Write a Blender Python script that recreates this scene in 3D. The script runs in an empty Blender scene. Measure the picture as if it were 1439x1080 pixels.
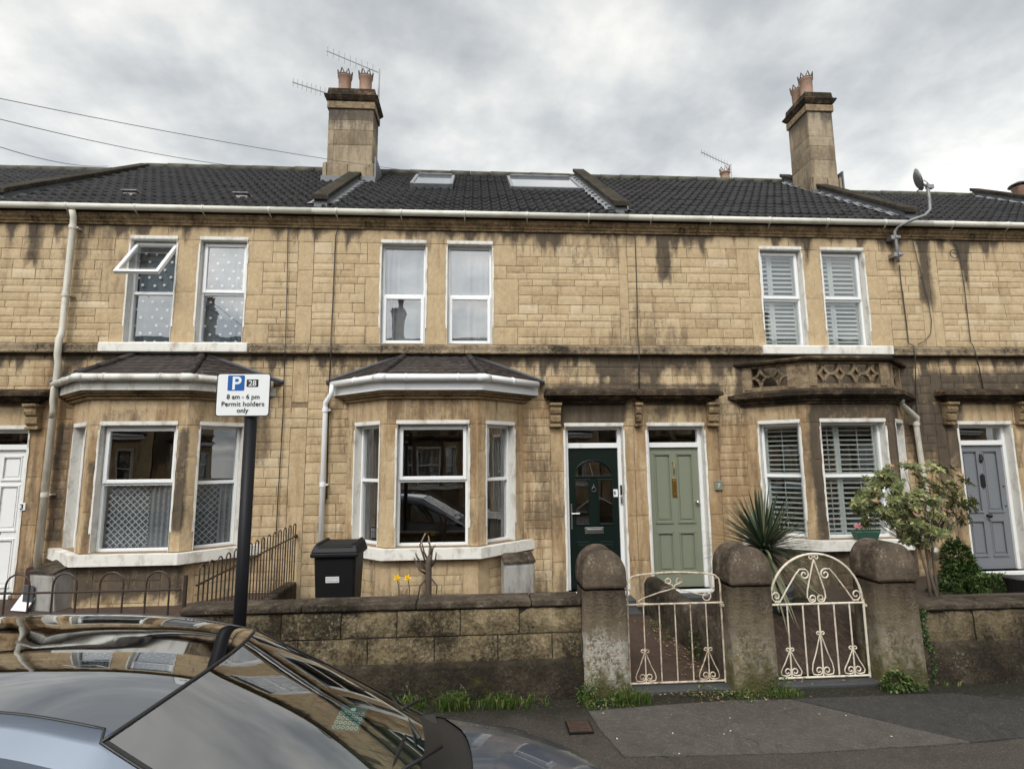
import bpy, math, random
from mathutils import Vector, Matrix, noise
R = math.radians
rnd = random.Random(7)
S = bpy.context.scene
COL = S.collection

# ------------------------------------------------------------------ camera, sky, sun, exposure
FPX, CX, CY = 765.0, 719.5, 539.5
CAM = Vector((0, -8.0, 2.1))
cf = Vector((-50, 103.5, FPX)).normalized()
cu = Vector((-49.5, -5620, FPX)); cu = (cu - cu.dot(cf) * cf).normalized()
cx = cf.cross(cu)
if cx.x < 0: cx = -cx
# rows: world axes in camera (x right, y down, z forward) coordinates
MW = Matrix(((cx.x, -cx.y, -cx.z), (cf.x, -cf.y, -cf.z), (cu.x, -cu.y, -cu.z)))
cam = bpy.data.cameras.new('camera'); co = bpy.data.objects.new('camera', cam); COL.objects.link(co)
cam.sensor_width = 36; cam.lens = FPX / 1439 * 36; cam.clip_end = 500; cam.clip_start = .05
co.matrix_world = Matrix.Translation(CAM) @ MW.to_4x4()
S.camera = co
def ray(px, py):
    d = Vector((px - CX, py - CY, FPX)); return Vector((d.dot(cx), d.dot(cf), d.dot(cu)))
def P(px, py, Y):                     # the world point that a picture point shows at depth Y
    d = ray(px, py); return CAM + d * ((Y + 8.0) / d.y)

SUN_EL, SUN_AZ = R(48), R(200)        # behind the camera, high, soft
W = bpy.data.worlds.new('World'); S.world = W; W.use_nodes = True
nt = W.node_tree; nt.nodes.clear()
def N(t, typ, **kw):
    n = t.nodes.new(typ)
    for k, v in kw.items(): setattr(n, k, v)
    return n
def L(t, a, b): t.links.new(a, b)
out = N(nt, 'ShaderNodeOutputWorld'); bg = N(nt, 'ShaderNodeBackground'); L(nt, bg.outputs[0], out.inputs[0])
sky = N(nt, 'ShaderNodeTexSky', sky_type='NISHITA', sun_disc=False, sun_elevation=SUN_EL, sun_rotation=SUN_AZ)
bg.inputs[1].default_value = 0.1
tc = N(nt, 'ShaderNodeTexCoord'); sep = N(nt, 'ShaderNodeSeparateXYZ'); L(nt, tc.outputs['Generated'], sep.inputs[0])
def M_(t, op, a, b=None, c=None, clamp=False):
    m = N(t, 'ShaderNodeMath', operation=op, use_clamp=clamp)
    for i, v in enumerate((a, b, c)):
        if v is None: continue
        if isinstance(v, (int, float)): m.inputs[i].default_value = v
        else: L(t, v, m.inputs[i])
    return m.outputs[0]
def ramp(t, fac, stops, interp='LINEAR'):
    r = N(t, 'ShaderNodeValToRGB'); r.color_ramp.interpolation = interp
    e = r.color_ramp.elements
    while len(e) < len(stops): e.new(.5)
    for i, (p, c) in enumerate(stops):
        e[i].position = p; e[i].color = (c[0], c[1], c[2], 1) if not isinstance(c, (int, float)) else (c, c, c, 1)
    if not isinstance(fac, (int, float)): L(t, fac, r.inputs[0])
    return r.outputs[0]
zz = M_(nt, 'ADD', M_(nt, 'MAXIMUM', sep.outputs[2], 0.0), .22)
cmb = N(nt, 'ShaderNodeCombineXYZ')
L(nt, M_(nt, 'DIVIDE', sep.outputs[0], zz), cmb.inputs[0]); L(nt, M_(nt, 'DIVIDE', sep.outputs[1], zz), cmb.inputs[1])
def worldnoise(scale, detail, rough, dist, off):
    mp = N(nt, 'ShaderNodeMapping'); mp.inputs['Location'].default_value = off; L(nt, cmb.outputs[0], mp.inputs[0])
    n = N(nt, 'ShaderNodeTexNoise'); n.inputs['Scale'].default_value = scale; n.inputs['Detail'].default_value = detail
    n.inputs['Roughness'].default_value = rough; n.inputs['Distortion'].default_value = dist
    L(nt, mp.outputs[0], n.inputs[0]); return n.outputs[0]
cl = M_(nt, 'ADD', M_(nt, 'MULTIPLY', worldnoise(1.5, 8, .5, .0, (5.3, 2.2, 0)), .6), M_(nt, 'MULTIPLY', worldnoise(4.0, 7, .55, .0, (8, 2, 4)), .4))
clouds = ramp(nt, cl, [(.37, (4.2, 4.5, 4.75)), (.44, (5.4, 5.65, 5.8)), (.50, (6.8, 7.0, 7.0)), (.56, (8.5, 8.5, 8.25)), (.62, (10.2, 10.0, 9.5))])
# the overcast is brighter low down and given added gain behind the camera, round the sun, to brighten the facades
dt = N(nt, 'ShaderNodeVectorMath', operation='DOT_PRODUCT'); L(nt, tc.outputs['Generated'], dt.inputs[0])
dt.inputs[1].default_value = (math.sin(SUN_AZ) * math.cos(SUN_EL), math.cos(SUN_AZ) * math.cos(SUN_EL), math.sin(SUN_EL))
back = M_(nt, 'POWER', M_(nt, 'MAXIMUM', dt.outputs['Value'], 0.0), 6.0)
gain = M_(nt, 'ADD', M_(nt, 'MULTIPLY', back, 4.6), 1.0)
low = M_(nt, 'ADD', M_(nt, 'SUBTRACT', 1.14, M_(nt, 'MULTIPLY', sep.outputs[2], .36)), M_(nt, 'MULTIPLY', sep.outputs[0], .03))
vm = N(nt, 'ShaderNodeVectorMath', operation='SCALE'); L(nt, clouds, vm.inputs[0]); L(nt, M_(nt, 'MULTIPLY', gain, low), vm.inputs['Scale'])
mx = N(nt, 'ShaderNodeMix', data_type='RGBA'); mx.inputs[0].default_value = .93
L(nt, sky.outputs[0], mx.inputs[6]); L(nt, vm.outputs[0], mx.inputs[7]); L(nt, mx.outputs[2], bg.inputs[0])
sl = bpy.data.lights.new('sun', 'SUN'); sl.energy = 1.5; sl.angle = R(14); sl.color = (1, .96, .9)
so = bpy.data.objects.new('sun', sl); COL.objects.link(so)
sd = Vector((math.sin(SUN_AZ) * math.cos(SUN_EL), math.cos(SUN_AZ) * math.cos(SUN_EL), math.sin(SUN_EL)))
so.rotation_euler = sd.to_track_quat('Z', 'Y').to_euler(); so.location = sd * 40
vs = S.view_settings; vs.view_transform = 'Standard'; vs.look = 'None'; vs.exposure = 0.28; vs.gamma = 1
S.cycles.max_bounces = 8; S.cycles.transparent_max_bounces = 16

# ------------------------------------------------------------------ mesh helpers
class MB:
    def __init__(s): s.v = []; s.f = []; s.M = None; s.fa = {}; s.va = {}
    def add(s, vs, fs):
        b = len(s.v)
        for p in vs:
            p = Vector(p); s.v.append(s.M @ p if s.M is not None else p)
        s.f += [tuple(i + b for i in f) for f in fs]; return b
    def quad(s, *p): s.add(p, [tuple(range(len(p)))])
    def box(s, x0, x1, y0, y1, z0, z1):
        s.add([(x0,y0,z0),(x1,y0,z0),(x1,y1,z0),(x0,y1,z0),(x0,y0,z1),(x1,y0,z1),(x1,y1,z1),(x0,y1,z1)],
              [(0,3,2,1),(4,5,6,7),(0,1,5,4),(1,2,6,5),(2,3,7,6),(3,0,4,7)])
    def prism(s, prof, x0, x1):       # profile of (y,z) extruded along x
        n = len(prof)
        s.add([(x0, y, z) for y, z in prof] + [(x1, y, z) for y, z in prof],
              [tuple(range(n)), tuple(range(2*n-1, n-1, -1))] + [(i, i+n, (i+1) % n + n, (i+1) % n) for i in range(n)])
    def poly(s, pts, y0, y1):         # outline of (x,z) extruded along y
        n = len(pts)
        s.add([(x, y0, z) for x, z in pts] + [(x, y1, z) for x, z in pts],
              [tuple(range(n)), tuple(range(2*n-1, n-1, -1))] + [(i, i+n, (i+1) % n + n, (i+1) % n) for i in range(n)])
    def tube(s, pts, r, n=8, closed=False):
        pts = [Vector(p) for p in pts]; m = len(pts)
        rr = r if isinstance(r, (list, tuple)) else [r] * m
        rings = []; up = None
        for i, p in enumerate(pts):
            a = pts[i-1] if i or closed else p; c = pts[(i+1) % m] if i < m-1 or closed else p
            t = (c - a)
            if t.length < 1e-9: t = Vector((0, 0, 1))
            t.normalize()
            if up is None: up = t.orthogonal().normalized()
            up = up - up.dot(t) * t
            if up.length < 1e-6: up = t.orthogonal()
            up.normalize(); w = t.cross(up)
            rings.append([p + (up * math.cos(2*math.pi*k/n) + w * math.sin(2*math.pi*k/n)) * rr[i] for k in range(n)])
        vs = [q for g in rings for q in g]; fs = []
        for i in range(m if closed else m-1):
            j = (i+1) % m
            for k in range(n): fs.append((i*n+k, i*n+(k+1) % n, j*n+(k+1) % n, j*n+k))
        if not closed: fs += [tuple(range(n-1, -1, -1)), tuple((m-1)*n+k for k in range(n))]
        s.add(vs, fs)
    def lathe(s, prof, c, n=20, axis='z'):  # profile of (r,h)
        vs = []
        for r, h in prof:
            for k in range(n):
                a = 2*math.pi*k/n; p = (r*math.cos(a), r*math.sin(a), h)
                if axis == 'y': p = (p[0], p[2], p[1])
                vs.append((c[0]+p[0], c[1]+p[1], c[2]+p[2]))
        m = len(prof); fs = [(i*n+k, i*n+(k+1) % n, (i+1)*n+(k+1) % n, (i+1)*n+k) for i in range(m-1) for k in range(n)]
        fs += [tuple(range(n-1, -1, -1)), tuple((m-1)*n+k for k in range(n))]
        s.add(vs, fs)
    def build(s, name, mat, parent=None, bevel=0, smooth=False, seg=2, recalc=True):
        org = ORG[0]
        me = bpy.data.meshes.new(name); me.from_pydata([tuple(p - org) for p in s.v], [], s.f)
        for k, vals in s.fa.items():
            a = me.attributes.new(k, 'FLOAT', 'FACE'); a.data.foreach_set('value', vals)
        for k, vals in s.va.items():
            a = me.attributes.new(k, 'FLOAT', 'POINT'); a.data.foreach_set('value', vals)
        if recalc:
            import bmesh
            bm = bmesh.new(); bm.from_mesh(me); bmesh.ops.recalc_face_normals(bm, faces=bm.faces); bm.to_mesh(me); bm.free()
        o = bpy.data.objects.new(name, me); COL.objects.link(o); me.materials.append(mat)
        if parent is not None: o.parent = parent
        else: o.location = org
        if smooth:
            me.shade_smooth() if smooth is True else me.shade_auto_smooth(angle=smooth) if hasattr(me, 'shade_auto_smooth') else me.shade_smooth()
        if bevel:
            b = o.modifiers.new('bevel', 'BEVEL'); b.width = bevel; b.segments = seg; b.limit_method = 'ANGLE'; b.angle_limit = R(35)
        return o
ORG = [Vector((0, 0, 0))]
def tag(o, label=None, cat=None, group=None, kind=None):
    if label: o['label'] = label
    if cat: o['category'] = cat
    if group: o['group'] = group
    if kind: o['kind'] = kind
    return o
def thing(name, loc, label, cat, group=None):
    o = bpy.data.objects.new(name, None); COL.objects.link(o); o.empty_display_size = .2
    o.location = loc; ORG[0] = Vector(loc); return tag(o, label, cat, group)
def solo(mb, name, mat, loc, label=None, cat=None, group=None, kind=None, **kw):
    ORG[0] = Vector(loc); o = mb.build(name, mat, None, **kw); tag(o, label, cat, group, kind); ORG[0] = Vector((0, 0, 0)); return o
def frame(ox, oy, ux, uy, oz=0):      # local (u, outward, z) -> world ; returned matrix takes (u, -outward, z)
    l = math.hypot(ux, uy); ux /= l; uy /= l
    return Matrix(((ux, -uy, 0, ox), (uy, ux, 0, oy), (0, 0, 1, oz), (0, 0, 0, 1)))
def fb(x, y, z=0.0, o=4): return noise.fractal(Vector((x, y, z)), .9, 2.1, o)
def sst(a, b, x):
    t = min(1, max(0, (x - a) / (b - a))); return t * t * (3 - 2 * t)

# ------------------------------------------------------------------ materials
def newmat(name):
    m = bpy.data.materials.new(name); m.use_nodes = True; t = m.node_tree; t.nodes.clear()
    o = N(t, 'ShaderNodeOutputMaterial'); p = N(t, 'ShaderNodeBsdfPrincipled'); L(t, p.outputs[0], o.inputs[0]); return m, t, p, o
def tnoise(t, vec, scale, detail=4, rough=.55, stretch=None, dist=0):
    if stretch:
        mp = N(t, 'ShaderNodeMapping'); mp.inputs['Scale'].default_value = stretch; L(t, vec, mp.inputs[0]); vec = mp.outputs[0]
    n = N(t, 'ShaderNodeTexNoise'); n.inputs['Scale'].default_value = scale; n.inputs['Detail'].default_value = detail
    n.inputs['Roughness'].default_value = rough; n.inputs['Distortion'].default_value = dist; L(t, vec, n.inputs[0]); return n.outputs[0]
def mix(t, f, a, b, blend='MIX'):
    m = N(t, 'ShaderNodeMix', data_type='RGBA', blend_type=blend)
    if isinstance(f, (int, float)): m.inputs[0].default_value = f
    else: L(t, f, m.inputs[0])
    for i, v in ((6, a), (7, b)):
        if isinstance(v, (tuple, list)): m.inputs[i].default_value = (*v[:3], 1)
        else: L(t, v, m.inputs[i])
    return m.outputs[2]
def bump(t, p, h, s=.3, d=.01):
    b = N(t, 'ShaderNodeBump'); b.inputs['Strength'].default_value = s; b.inputs['Distance'].default_value = d
    L(t, h, b.inputs['Height']); L(t, b.outputs[0], p.inputs['Normal'])
def geo(t):                           # world position: one unbroken pattern over everything that touches
    return N(t, 'ShaderNodeTexCoord').outputs['Object']
def simple(name, col, rough=.5, metal=0, var=.12, scale=6, bmp=.15, dirt=0, dirtcol=(.08, .06, .04), coat=0, spec=None, dscale=3, stretch=(1, 1, .35)):
    m, t, p, o = newmat(name); g = geo(t)
    n = tnoise(t, g, scale, 5, .6)
    c = mix(t, n, tuple(v * (1 - var) for v in col), tuple(min(1, v * (1 + var)) for v in col))
    if dirt:
        d = ramp(t, tnoise(t, g, dscale, 8, .68, stretch), [(.62 - dirt * .5, 0.0), (.82 - dirt * .35, .85)])
        c = mix(t, d, c, dirtcol)
    L(t, c, p.inputs['Base Color']); p.inputs['Roughness'].default_value = rough; p.inputs['Metallic'].default_value = metal
    if coat: p.inputs['Coat Weight'].default_value = coat; p.inputs['Coat Roughness'].default_value = .03
    if spec is not None: p.inputs['Specular IOR Level'].default_value = spec
    if bmp: bump(t, p, tnoise(t, g, scale * 7, 6, .65), bmp, .006)
    return m
def attr(t, n): return N(t, 'ShaderNodeAttribute', attribute_name=n).outputs['Fac']
def stone_mat(name, cA, cB, cC, rustc=(.27, .165, .082), blackc=(.035, .028, .022)):
    m, t, p, o = newmat(name); g = geo(t)
    blk = attr(t, 'blk'); sm = attr(t, 'sm'); dirt = attr(t, 'dirt'); rust = attr(t, 'rust')
    base = ramp(t, blk, [(0, tuple(v * .82 for v in cA)), (.25, tuple(v * .97 for v in cA)), (.6, cB), (.95, tuple(a*.6+b*.4 for a, b in zip(cB, cC))), (1, cC)])
    base = mix(t, M_(t, 'MULTIPLY', sm, .75), base, tuple(a * .55 + b * .42 for a, b in zip(cA, cB)))
    n1 = tnoise(t, g, 2.3, 8, .68); n2 = tnoise(t, g, 16, 7, .74); n3 = tnoise(t, g, 90, 3, .7)
    base = mix(t, ramp(t, n1, [(.40, .0), (.68, .6)]), base, tuple(v * .70 for v in cA))
    base = mix(t, ramp(t, tnoise(t, g, 6.5, 9, .76, (1, 1, .4)), [(.54, .0), (.66, .5)]), base, (.20, .14, .085))
    base = mix(t, ramp(t, n2, [(.45, 0.0), (.8, .6)]), base, tuple(min(1, v * 1.15) for v in cC))
    base = mix(t, ramp(t, n3, [(.30, .42), (.48, 0.0)]), base, (.16, .095, .045))
    st = tnoise(t, g, 9, 7, .68, (1, 1, .16))
    rr = M_(t, 'ADD', rust, M_(t, 'MULTIPLY', M_(t, 'SUBTRACT', st, .5), 3.0))
    rf = ramp(t, rr, [(.22, 0.0), (.9, .72)])
    base = mix(t, rf, base, mix(t, n2, tuple(v * .62 for v in rustc), tuple(min(1, v * 1.3) for v in rustc)))
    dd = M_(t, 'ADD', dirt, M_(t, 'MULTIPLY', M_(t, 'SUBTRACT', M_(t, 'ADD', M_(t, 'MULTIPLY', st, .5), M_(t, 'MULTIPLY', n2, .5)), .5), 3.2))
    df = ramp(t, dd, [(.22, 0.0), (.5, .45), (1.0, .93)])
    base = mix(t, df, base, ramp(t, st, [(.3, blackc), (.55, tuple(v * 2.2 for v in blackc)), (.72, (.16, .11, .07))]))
    # pinholes and pale lime scars
    sc = ramp(t, tnoise(t, g, 5.5, 9, .75, None, .6), [(.66, 0.0), (.70, .45)])
    base = mix(t, sc, base, (.62, .50, .33))
    L(t, base, p.inputs['Base Color']); p.inputs['Roughness'].default_value = .93; p.inputs['Specular IOR Level'].default_value = .15
    h = M_(t, 'ADD', M_(t, 'MULTIPLY', n2, .6), M_(t, 'MULTIPLY', n3, .5)); bump(t, p, h, .45, .012)
    return m
STONE = stone_mat('bath_stone', (.455, .335, .195), (.525, .402, .248), (.60, .49, .335))
def rough_stone(name, cols, moss=.3, lichen=.3, black=.4, sc=1.0, bmp=.95, weather=None, worn_highlight=0):
    m, t, p, o = newmat(name); g = geo(t)
    n1 = tnoise(t, g, 1.8 * sc, 6, .6); n2 = tnoise(t, g, 9 * sc, 8, .72); n3 = tnoise(t, g, 38 * sc, 6, .72); n4 = tnoise(t, g, 15 * sc, 4, .6, None, .5)
    c = ramp(t, n2, [(.3, cols[0]), (.5, cols[1]), (.7, cols[2])])
    c = mix(t, ramp(t, M_(t, 'ADD', M_(t, 'MULTIPLY', n1, .6), M_(t, 'MULTIPLY', n3, .4)), [(.60 - black * .25, 0.0), (.70 - black * .2, .9)]), c, (.022, .018, .014))
    c = mix(t, ramp(t, M_(t, 'ADD', M_(t, 'MULTIPLY', n4, .5), M_(t, 'MULTIPLY', n1, .5)), [(.64 - moss * .22, 0.0), (.8 - moss * .2, .75)]), c, (.075, .075, .022))
    vo = N(t, 'ShaderNodeTexVoronoi'); vo.inputs['Scale'].default_value = 30 * sc; vo.inputs['Randomness'].default_value = 1
    wv = N(t, 'ShaderNodeVectorMath', operation='ADD'); sv = N(t, 'ShaderNodeVectorMath', operation='SCALE'); sv.inputs['Scale'].default_value = .06
    nn = N(t, 'ShaderNodeTexNoise'); nn.inputs['Scale'].default_value = 22; nn.inputs['Detail'].default_value = 5; L(t, g, nn.inputs[0]); L(t, nn.outputs['Color'], sv.inputs[0]); L(t, g, wv.inputs[0]); L(t, sv.outputs[0], wv.inputs[1]); L(t, wv.outputs[0], vo.inputs[0])
    li = M_(t, 'MULTIPLY', ramp(t, vo.outputs['Distance'], [(.10, 1.0), (.34, 0.0)]), ramp(t, tnoise(t, g, 4.4 * sc, 7, .75), [(.66 - lichen * .20, 0.0), (.74 - lichen * .20, 1.0)]))
    c = mix(t, M_(t, 'MULTIPLY', li, .7), c, (.34, .32, .26))
    a = attr(t, 'blk'); c = mix(t, M_(t, 'MULTIPLY', a, .55), c, (.02, .018, .015))
    pt = N(t, 'ShaderNodeNewGeometry').outputs['Pointiness']
    if worn_highlight: c = mix(t, ramp(t, pt, [(.515, 0.0), (.57, worn_highlight)]), c, tuple(min(1, v*1.35) for v in cols[2])); c = mix(t, ramp(t, pt, [(.43, worn_highlight), (.485, 0.0)]), c, tuple(v*.5 for v in cols[0]))   # rubbed arrises with a crease highlight painted in, hollows darkened
    if weather is not None:           # growth by height: soot on top, algae at the foot, lime bloom between
        sp_ = N(t, 'ShaderNodeSeparateXYZ'); L(t, g, sp_.inputs[0]); st = tnoise(t, g, 7, 7, .7, (1, 1, .18))
        zn = M_(t, 'ADD', sp_.outputs[2], M_(t, 'MULTIPLY', M_(t, 'SUBTRACT', M_(t, 'ADD', M_(t, 'MULTIPLY', n2, .5), M_(t, 'MULTIPLY', st, .5)), .5), 1.5))
        c = mix(t, ramp(t, zn, [(.5, 0.0), (.95, .82)]), c, (.042, .031, .024))
        c = mix(t, ramp(t, zn, [(.05, .75), (.42, 0.0)]), c, (.088, .088, .030))
        bl = M_(t, 'MULTIPLY', ramp(t, zn, [(.1, 0.0), (.28, 1.0), (.45, 1.0), (.62, 0.0)]), ramp(t, M_(t, 'ADD', M_(t, 'MULTIPLY', n3, .6), M_(t, 'MULTIPLY', n4, .4)), [(.50 - weather * .06, 0.0), (.56 - weather * .05, .85)]))
        c = mix(t, M_(t, 'MULTIPLY', bl, weather), c, (.46, .44, .38))
    L(t, c, p.inputs['Base Color']); p.inputs['Roughness'].default_value = .95; p.inputs['Specular IOR Level'].default_value = .12
    bump(t, p, M_(t, 'ADD', M_(t, 'MULTIPLY', n2, .8), M_(t, 'MULTIPLY', n3, .9)), bmp, .03); return m
WALLST = rough_stone('garden_wall_stone', [(.13, .10, .058), (.29, .225, .13), (.46, .37, .24)], .25, .95, .72)
WALLBASE = rough_stone('garden_wall_base', [(.03, .026, .02), (.07, .055, .038), (.13, .11, .08)], .35, .55, .7)
COPING = rough_stone('coping_stone', [(.04, .032, .026), (.095, .075, .055), (.17, .14, .105)], .3, .55, .6)
PIERST = rough_stone('pier_stone', [(.07, .056, .040), (.19, .152, .10), (.34, .28, .19)], .25, .8, .50, weather=.35, worn_highlight=.3)
PIERST1 = rough_stone('bloomed_pier_stone', [(.07, .056, .040), (.20, .16, .11), (.34, .28, .19)], .25, .8, .48, weather=1.0, worn_highlight=.3)
PIERCAP = rough_stone('pier_cap_stone', [(.036, .027, .021), (.088, .067, .049), (.19, .15, .11)], .18, .75, .52, bmp=.5, worn_highlight=.22)
SOOT = rough_stone('sooty_moulding', [(.025, .02, .017), (.07, .05, .034), (.24, .17, .095)], .12, .2, .66)
MOULD = rough_stone('moulding_stone', [(.16, .105, .06), (.27, .185, .10), (.37, .265, .15)], .0, .15, .3)
STRING = rough_stone('string_course_stone', [(.12, .095, .068), (.27, .21, .14), (.42, .33, .22)], .12, .35, .52)
CHIM = stone_mat('chimney_stone', (.22, .17, .115), (.33, .265, .185), (.43, .36, .265), (.16, .12, .08), (.03, .027, .024))
BALU = rough_stone('balustrade_stone', [(.14, .105, .07), (.27, .2, .125), (.38, .30, .2)], .3, .55, .3)
BLKM = simple('blackened_mortar', (.028, .022, .016), .95, var=.6, scale=30)
MORTAR = simple('mortar', (.22, .157, .095), .95, var=.5, scale=30)
PAINT = simple('white_painted_stone', (.68, .66, .61), .75, var=.05, scale=14, bmp=.4, dirt=.24, dirtcol=(.27, .22, .16), dscale=6, stretch=(1, 1, .6))
UPVC = simple('white_upvc', (.76, .77, .77), .3, var=.02, bmp=0, dirt=.06, dirtcol=(.5, .5, .47))
UPVCG = simple('weathered_upvc', (.62, .61, .56), .5, var=.08, bmp=.1, dirt=.27, dirtcol=(.22, .19, .14), dscale=5)
PIPE = simple('cream_painted_pipe', (.56, .53, .45), .5, var=.1, bmp=.2, dirt=.22, dirtcol=(.2, .16, .1), dscale=6)
GUTM = simple('aged_cream_gutter', (.60, .585, .51), .45, var=.08, bmp=.05, dirt=.22, dirtcol=(.22, .19, .14), dscale=4, stretch=(.4, 1, 1))
LEAD = simple('lead_flashing', (.11, .115, .125), .55, .1, var=.35, scale=9, bmp=.3)
RUBBER = simple('black_rubber', (.012, .012, .013), .5, var=.1, bmp=0)
CABLE = simple('cable', (.035, .03, .028), .6, var=.1, bmp=0)
WIREM = simple('grey_wire', (.16, .155, .15), .6, var=.05, bmp=0)
IRON = simple('brown_iron', (.055, .038, .03), .55, .3, var=.4, scale=20)
GATEW = simple('cream_gate_paint', (.68, .62, .50), .5, var=.08, scale=20, bmp=.3, dirt=.24, dirtcol=(.2, .085, .035), dscale=14, stretch=(1, 1, .8))
GATER = simple('rusty_gate_paint', (.60, .53, .41), .6, var=.15, scale=20, bmp=.4, dirt=.42, dirtcol=(.13, .055, .025), dscale=16, stretch=(1, 1, .8))
CHROME = simple('brushed_chrome', (.62, .62, .62), .25, 1, var=.05, bmp=0)
BRASS = simple('polished_brass', (.60, .36, .11), .28, 1, var=.12, bmp=0)
BLACKM = simple('black_ironmongery', (.012, .012, .012), .35, .2, var=.1, bmp=0)
DGREEN = simple('dark_green_door', (.002, .0085, .0065), .32, var=.08, bmp=.05, scale=3)
SAGE = simple('sage_green_paint', (.185, .20, .145), .42, var=.05, bmp=.1, scale=5)
GREYD = simple('grey_blue_paint', (.165, .175, .19), .4, var=.04, bmp=.08, scale=5)
WHITED = simple('white_door_paint', (.72, .72, .71), .45, var=.03, bmp=.05)
TERRA = simple('terracotta', (.30, .185, .13), .8, var=.3, scale=8, bmp=.3, dirt=.22, dirtcol=(.08, .05, .04), dscale=5)
ALU = simple('aluminium', (.30, .30, .30), .45, .8, var=.2, bmp=0)
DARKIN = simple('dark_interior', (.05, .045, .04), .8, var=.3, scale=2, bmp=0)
BINP = simple('black_bin_plastic', (.008, .008, .009), .55, var=.15, scale=30, bmp=.15, spec=.25)
GREYBOX = simple('grey_meter_plastic', (.36, .35, .33), .6, var=.1, bmp=.15, dirt=.32, dirtcol=(.12, .1, .08), dscale=6, stretch=(1, 1, .3))
BROWNBOX = simple('brown_plastic', (.05, .02, .018), .5, var=.15, bmp=0)
PAPER = simple('white_label', (.7, .7, .7), .6, var=.03, bmp=0)
BARK = simple('bark', (.085, .062, .045), .9, var=.4, scale=18, bmp=.7)
BARKL = simple('cut_wood', (.20, .15, .11), .9, var=.3, scale=18, bmp=.5)
YELLOW = simple('daffodil_yellow', (.80, .55, .02), .6, var=.15, bmp=0)
ORANGE = simple('daffodil_trumpet', (.8, .36, .01), .6, var=.1, bmp=0)
POTG = simple('green_planter_plastic', (.03, .085, .062), .45, var=.12, bmp=.1)
PINKF = simple('pink_petals', (.62, .22, .25), .6, var=.3, bmp=0)
POTB = simple('blue_grey_glaze', (.12, .135, .135), .35, var=.2, bmp=.1)
SLATE = simple('slate_step', (.045, .047, .05), .6, var=.3, scale=12, bmp=.4)
SOIL = simple('garden_soil', (.055, .038, .025), .95, var=.5, scale=25, bmp=1)
def tile_mat(name, c, mossy=.2):
    m, t, p, o = newmat(name); g = geo(t)
    n = tnoise(t, g, 5, 6, .65); n2 = tnoise(t, g, 40, 5, .7)
    cc = mix(t, n, tuple(v * .6 for v in c), tuple(v * 1.5 for v in c))
    cc = mix(t, M_(t, 'MULTIPLY', attr(t, 'blk'), .9), cc, tuple(v * 2.6 for v in c))
    cc = mix(t, ramp(t, tnoise(t, g, 1.3, 8, .75), [(.60, 0.0), (.70, .5)]), cc, (.035, .032, .022))
    cc = mix(t, ramp(t, M_(t, 'ADD', M_(t, 'MULTIPLY', n, .5), M_(t, 'MULTIPLY', n2, .5)), [(.62 - mossy * .2, 0.0), (.72 - mossy * .15, .8)]), cc, (.08, .082, .04))
    L(t, cc, p.inputs['Base Color']); p.inputs['Roughness'].default_value = .62; p.inputs['Specular IOR Level'].default_value = .3
    bump(t, p, n2, .3, .006); return m
TILE = tile_mat('black_roof_tile', (.0062, .0056, .0066), .05)
TILEB = tile_mat('brown_bay_tile', (.019, .0145, .013), .2)
RIDGE = tile_mat('mossy_ridge_tile', (.05, .046, .038), .75)
def glass_mat(name, tint=(.8, .82, .82), f0=.1, rough=0.0, wob=.02):
    """thin sheet: the same Schlick reflectance from either side, the rest passes straight through"""
    m, t, p, o = newmat(name); t.nodes.remove(p)
    tr = N(t, 'ShaderNodeBsdfTransparent'); tr.inputs[0].default_value = (*tint, 1)
    gl = N(t, 'ShaderNodeBsdfGlossy'); gl.inputs['Roughness'].default_value = rough; gl.inputs[0].default_value = (1, 1, 1, 1)
    ge = N(t, 'ShaderNodeNewGeometry'); dp = N(t, 'ShaderNodeVectorMath', operation='DOT_PRODUCT'); L(t, ge.outputs['Incoming'], dp.inputs[0]); L(t, ge.outputs['Normal'], dp.inputs[1])
    c = M_(t, 'SUBTRACT', 1.0, M_(t, 'ABSOLUTE', dp.outputs['Value']), clamp=True)
    fr = M_(t, 'ADD', f0, M_(t, 'MULTIPLY', M_(t, 'POWER', c, 5.0), 1 - f0))
    mi = N(t, 'ShaderNodeMixShader'); L(t, fr, mi.inputs[0]); L(t, tr.outputs[0], mi.inputs[1]); L(t, gl.outputs[0], mi.inputs[2]); L(t, mi.outputs[0], o.inputs[0])
    if wob:
        b = N(t, 'ShaderNodeBump'); b.inputs['Strength'].default_value = wob; b.inputs['Distance'].default_value = .05
        L(t, tnoise(t, geo(t), 1.7, 2, .5), b.inputs['Height']); L(t, b.outputs[0], gl.inputs['Normal'])
    return m
GLASS = glass_mat('window_glass', (.84, .86, .87), .20)
CARGLASS = glass_mat('car_glass', (.66, .82, .73), .27, 0, 0)
def cloth(name, col, trans=.35):
    m, t, p, o = newmat(name); g = geo(t)
    c = mix(t, tnoise(t, g, 3, 3, .5), tuple(v * .88 for v in col), col)
    L(t, c, p.inputs['Base Color']); p.inputs['Roughness'].default_value = .9; p.inputs['Specular IOR Level'].default_value = .05
    if trans:
        tr = N(t, 'ShaderNodeBsdfTransparent'); mi = N(t, 'ShaderNodeMixShader'); mi.inputs[0].default_value = trans
        L(t, p.outputs[0], mi.inputs[1]); L(t, tr.outputs[0], mi.inputs[2]); L(t, mi.outputs[0], o.inputs[0])
    return m
CURTAIN = cloth('white_curtain', (.27, .28, .29), 0)
VOILE = cloth('sheer_voile', (.17, .20, .22), .25)
VOILE2 = cloth('lace_net', (.20, .23, .25), .2)
DOTS = cloth('voile_dots', (.60, .62, .63), 0)
SHUT = simple('painted_shutter', (.50, .53, .49), .45, var=.03, bmp=0)
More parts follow.
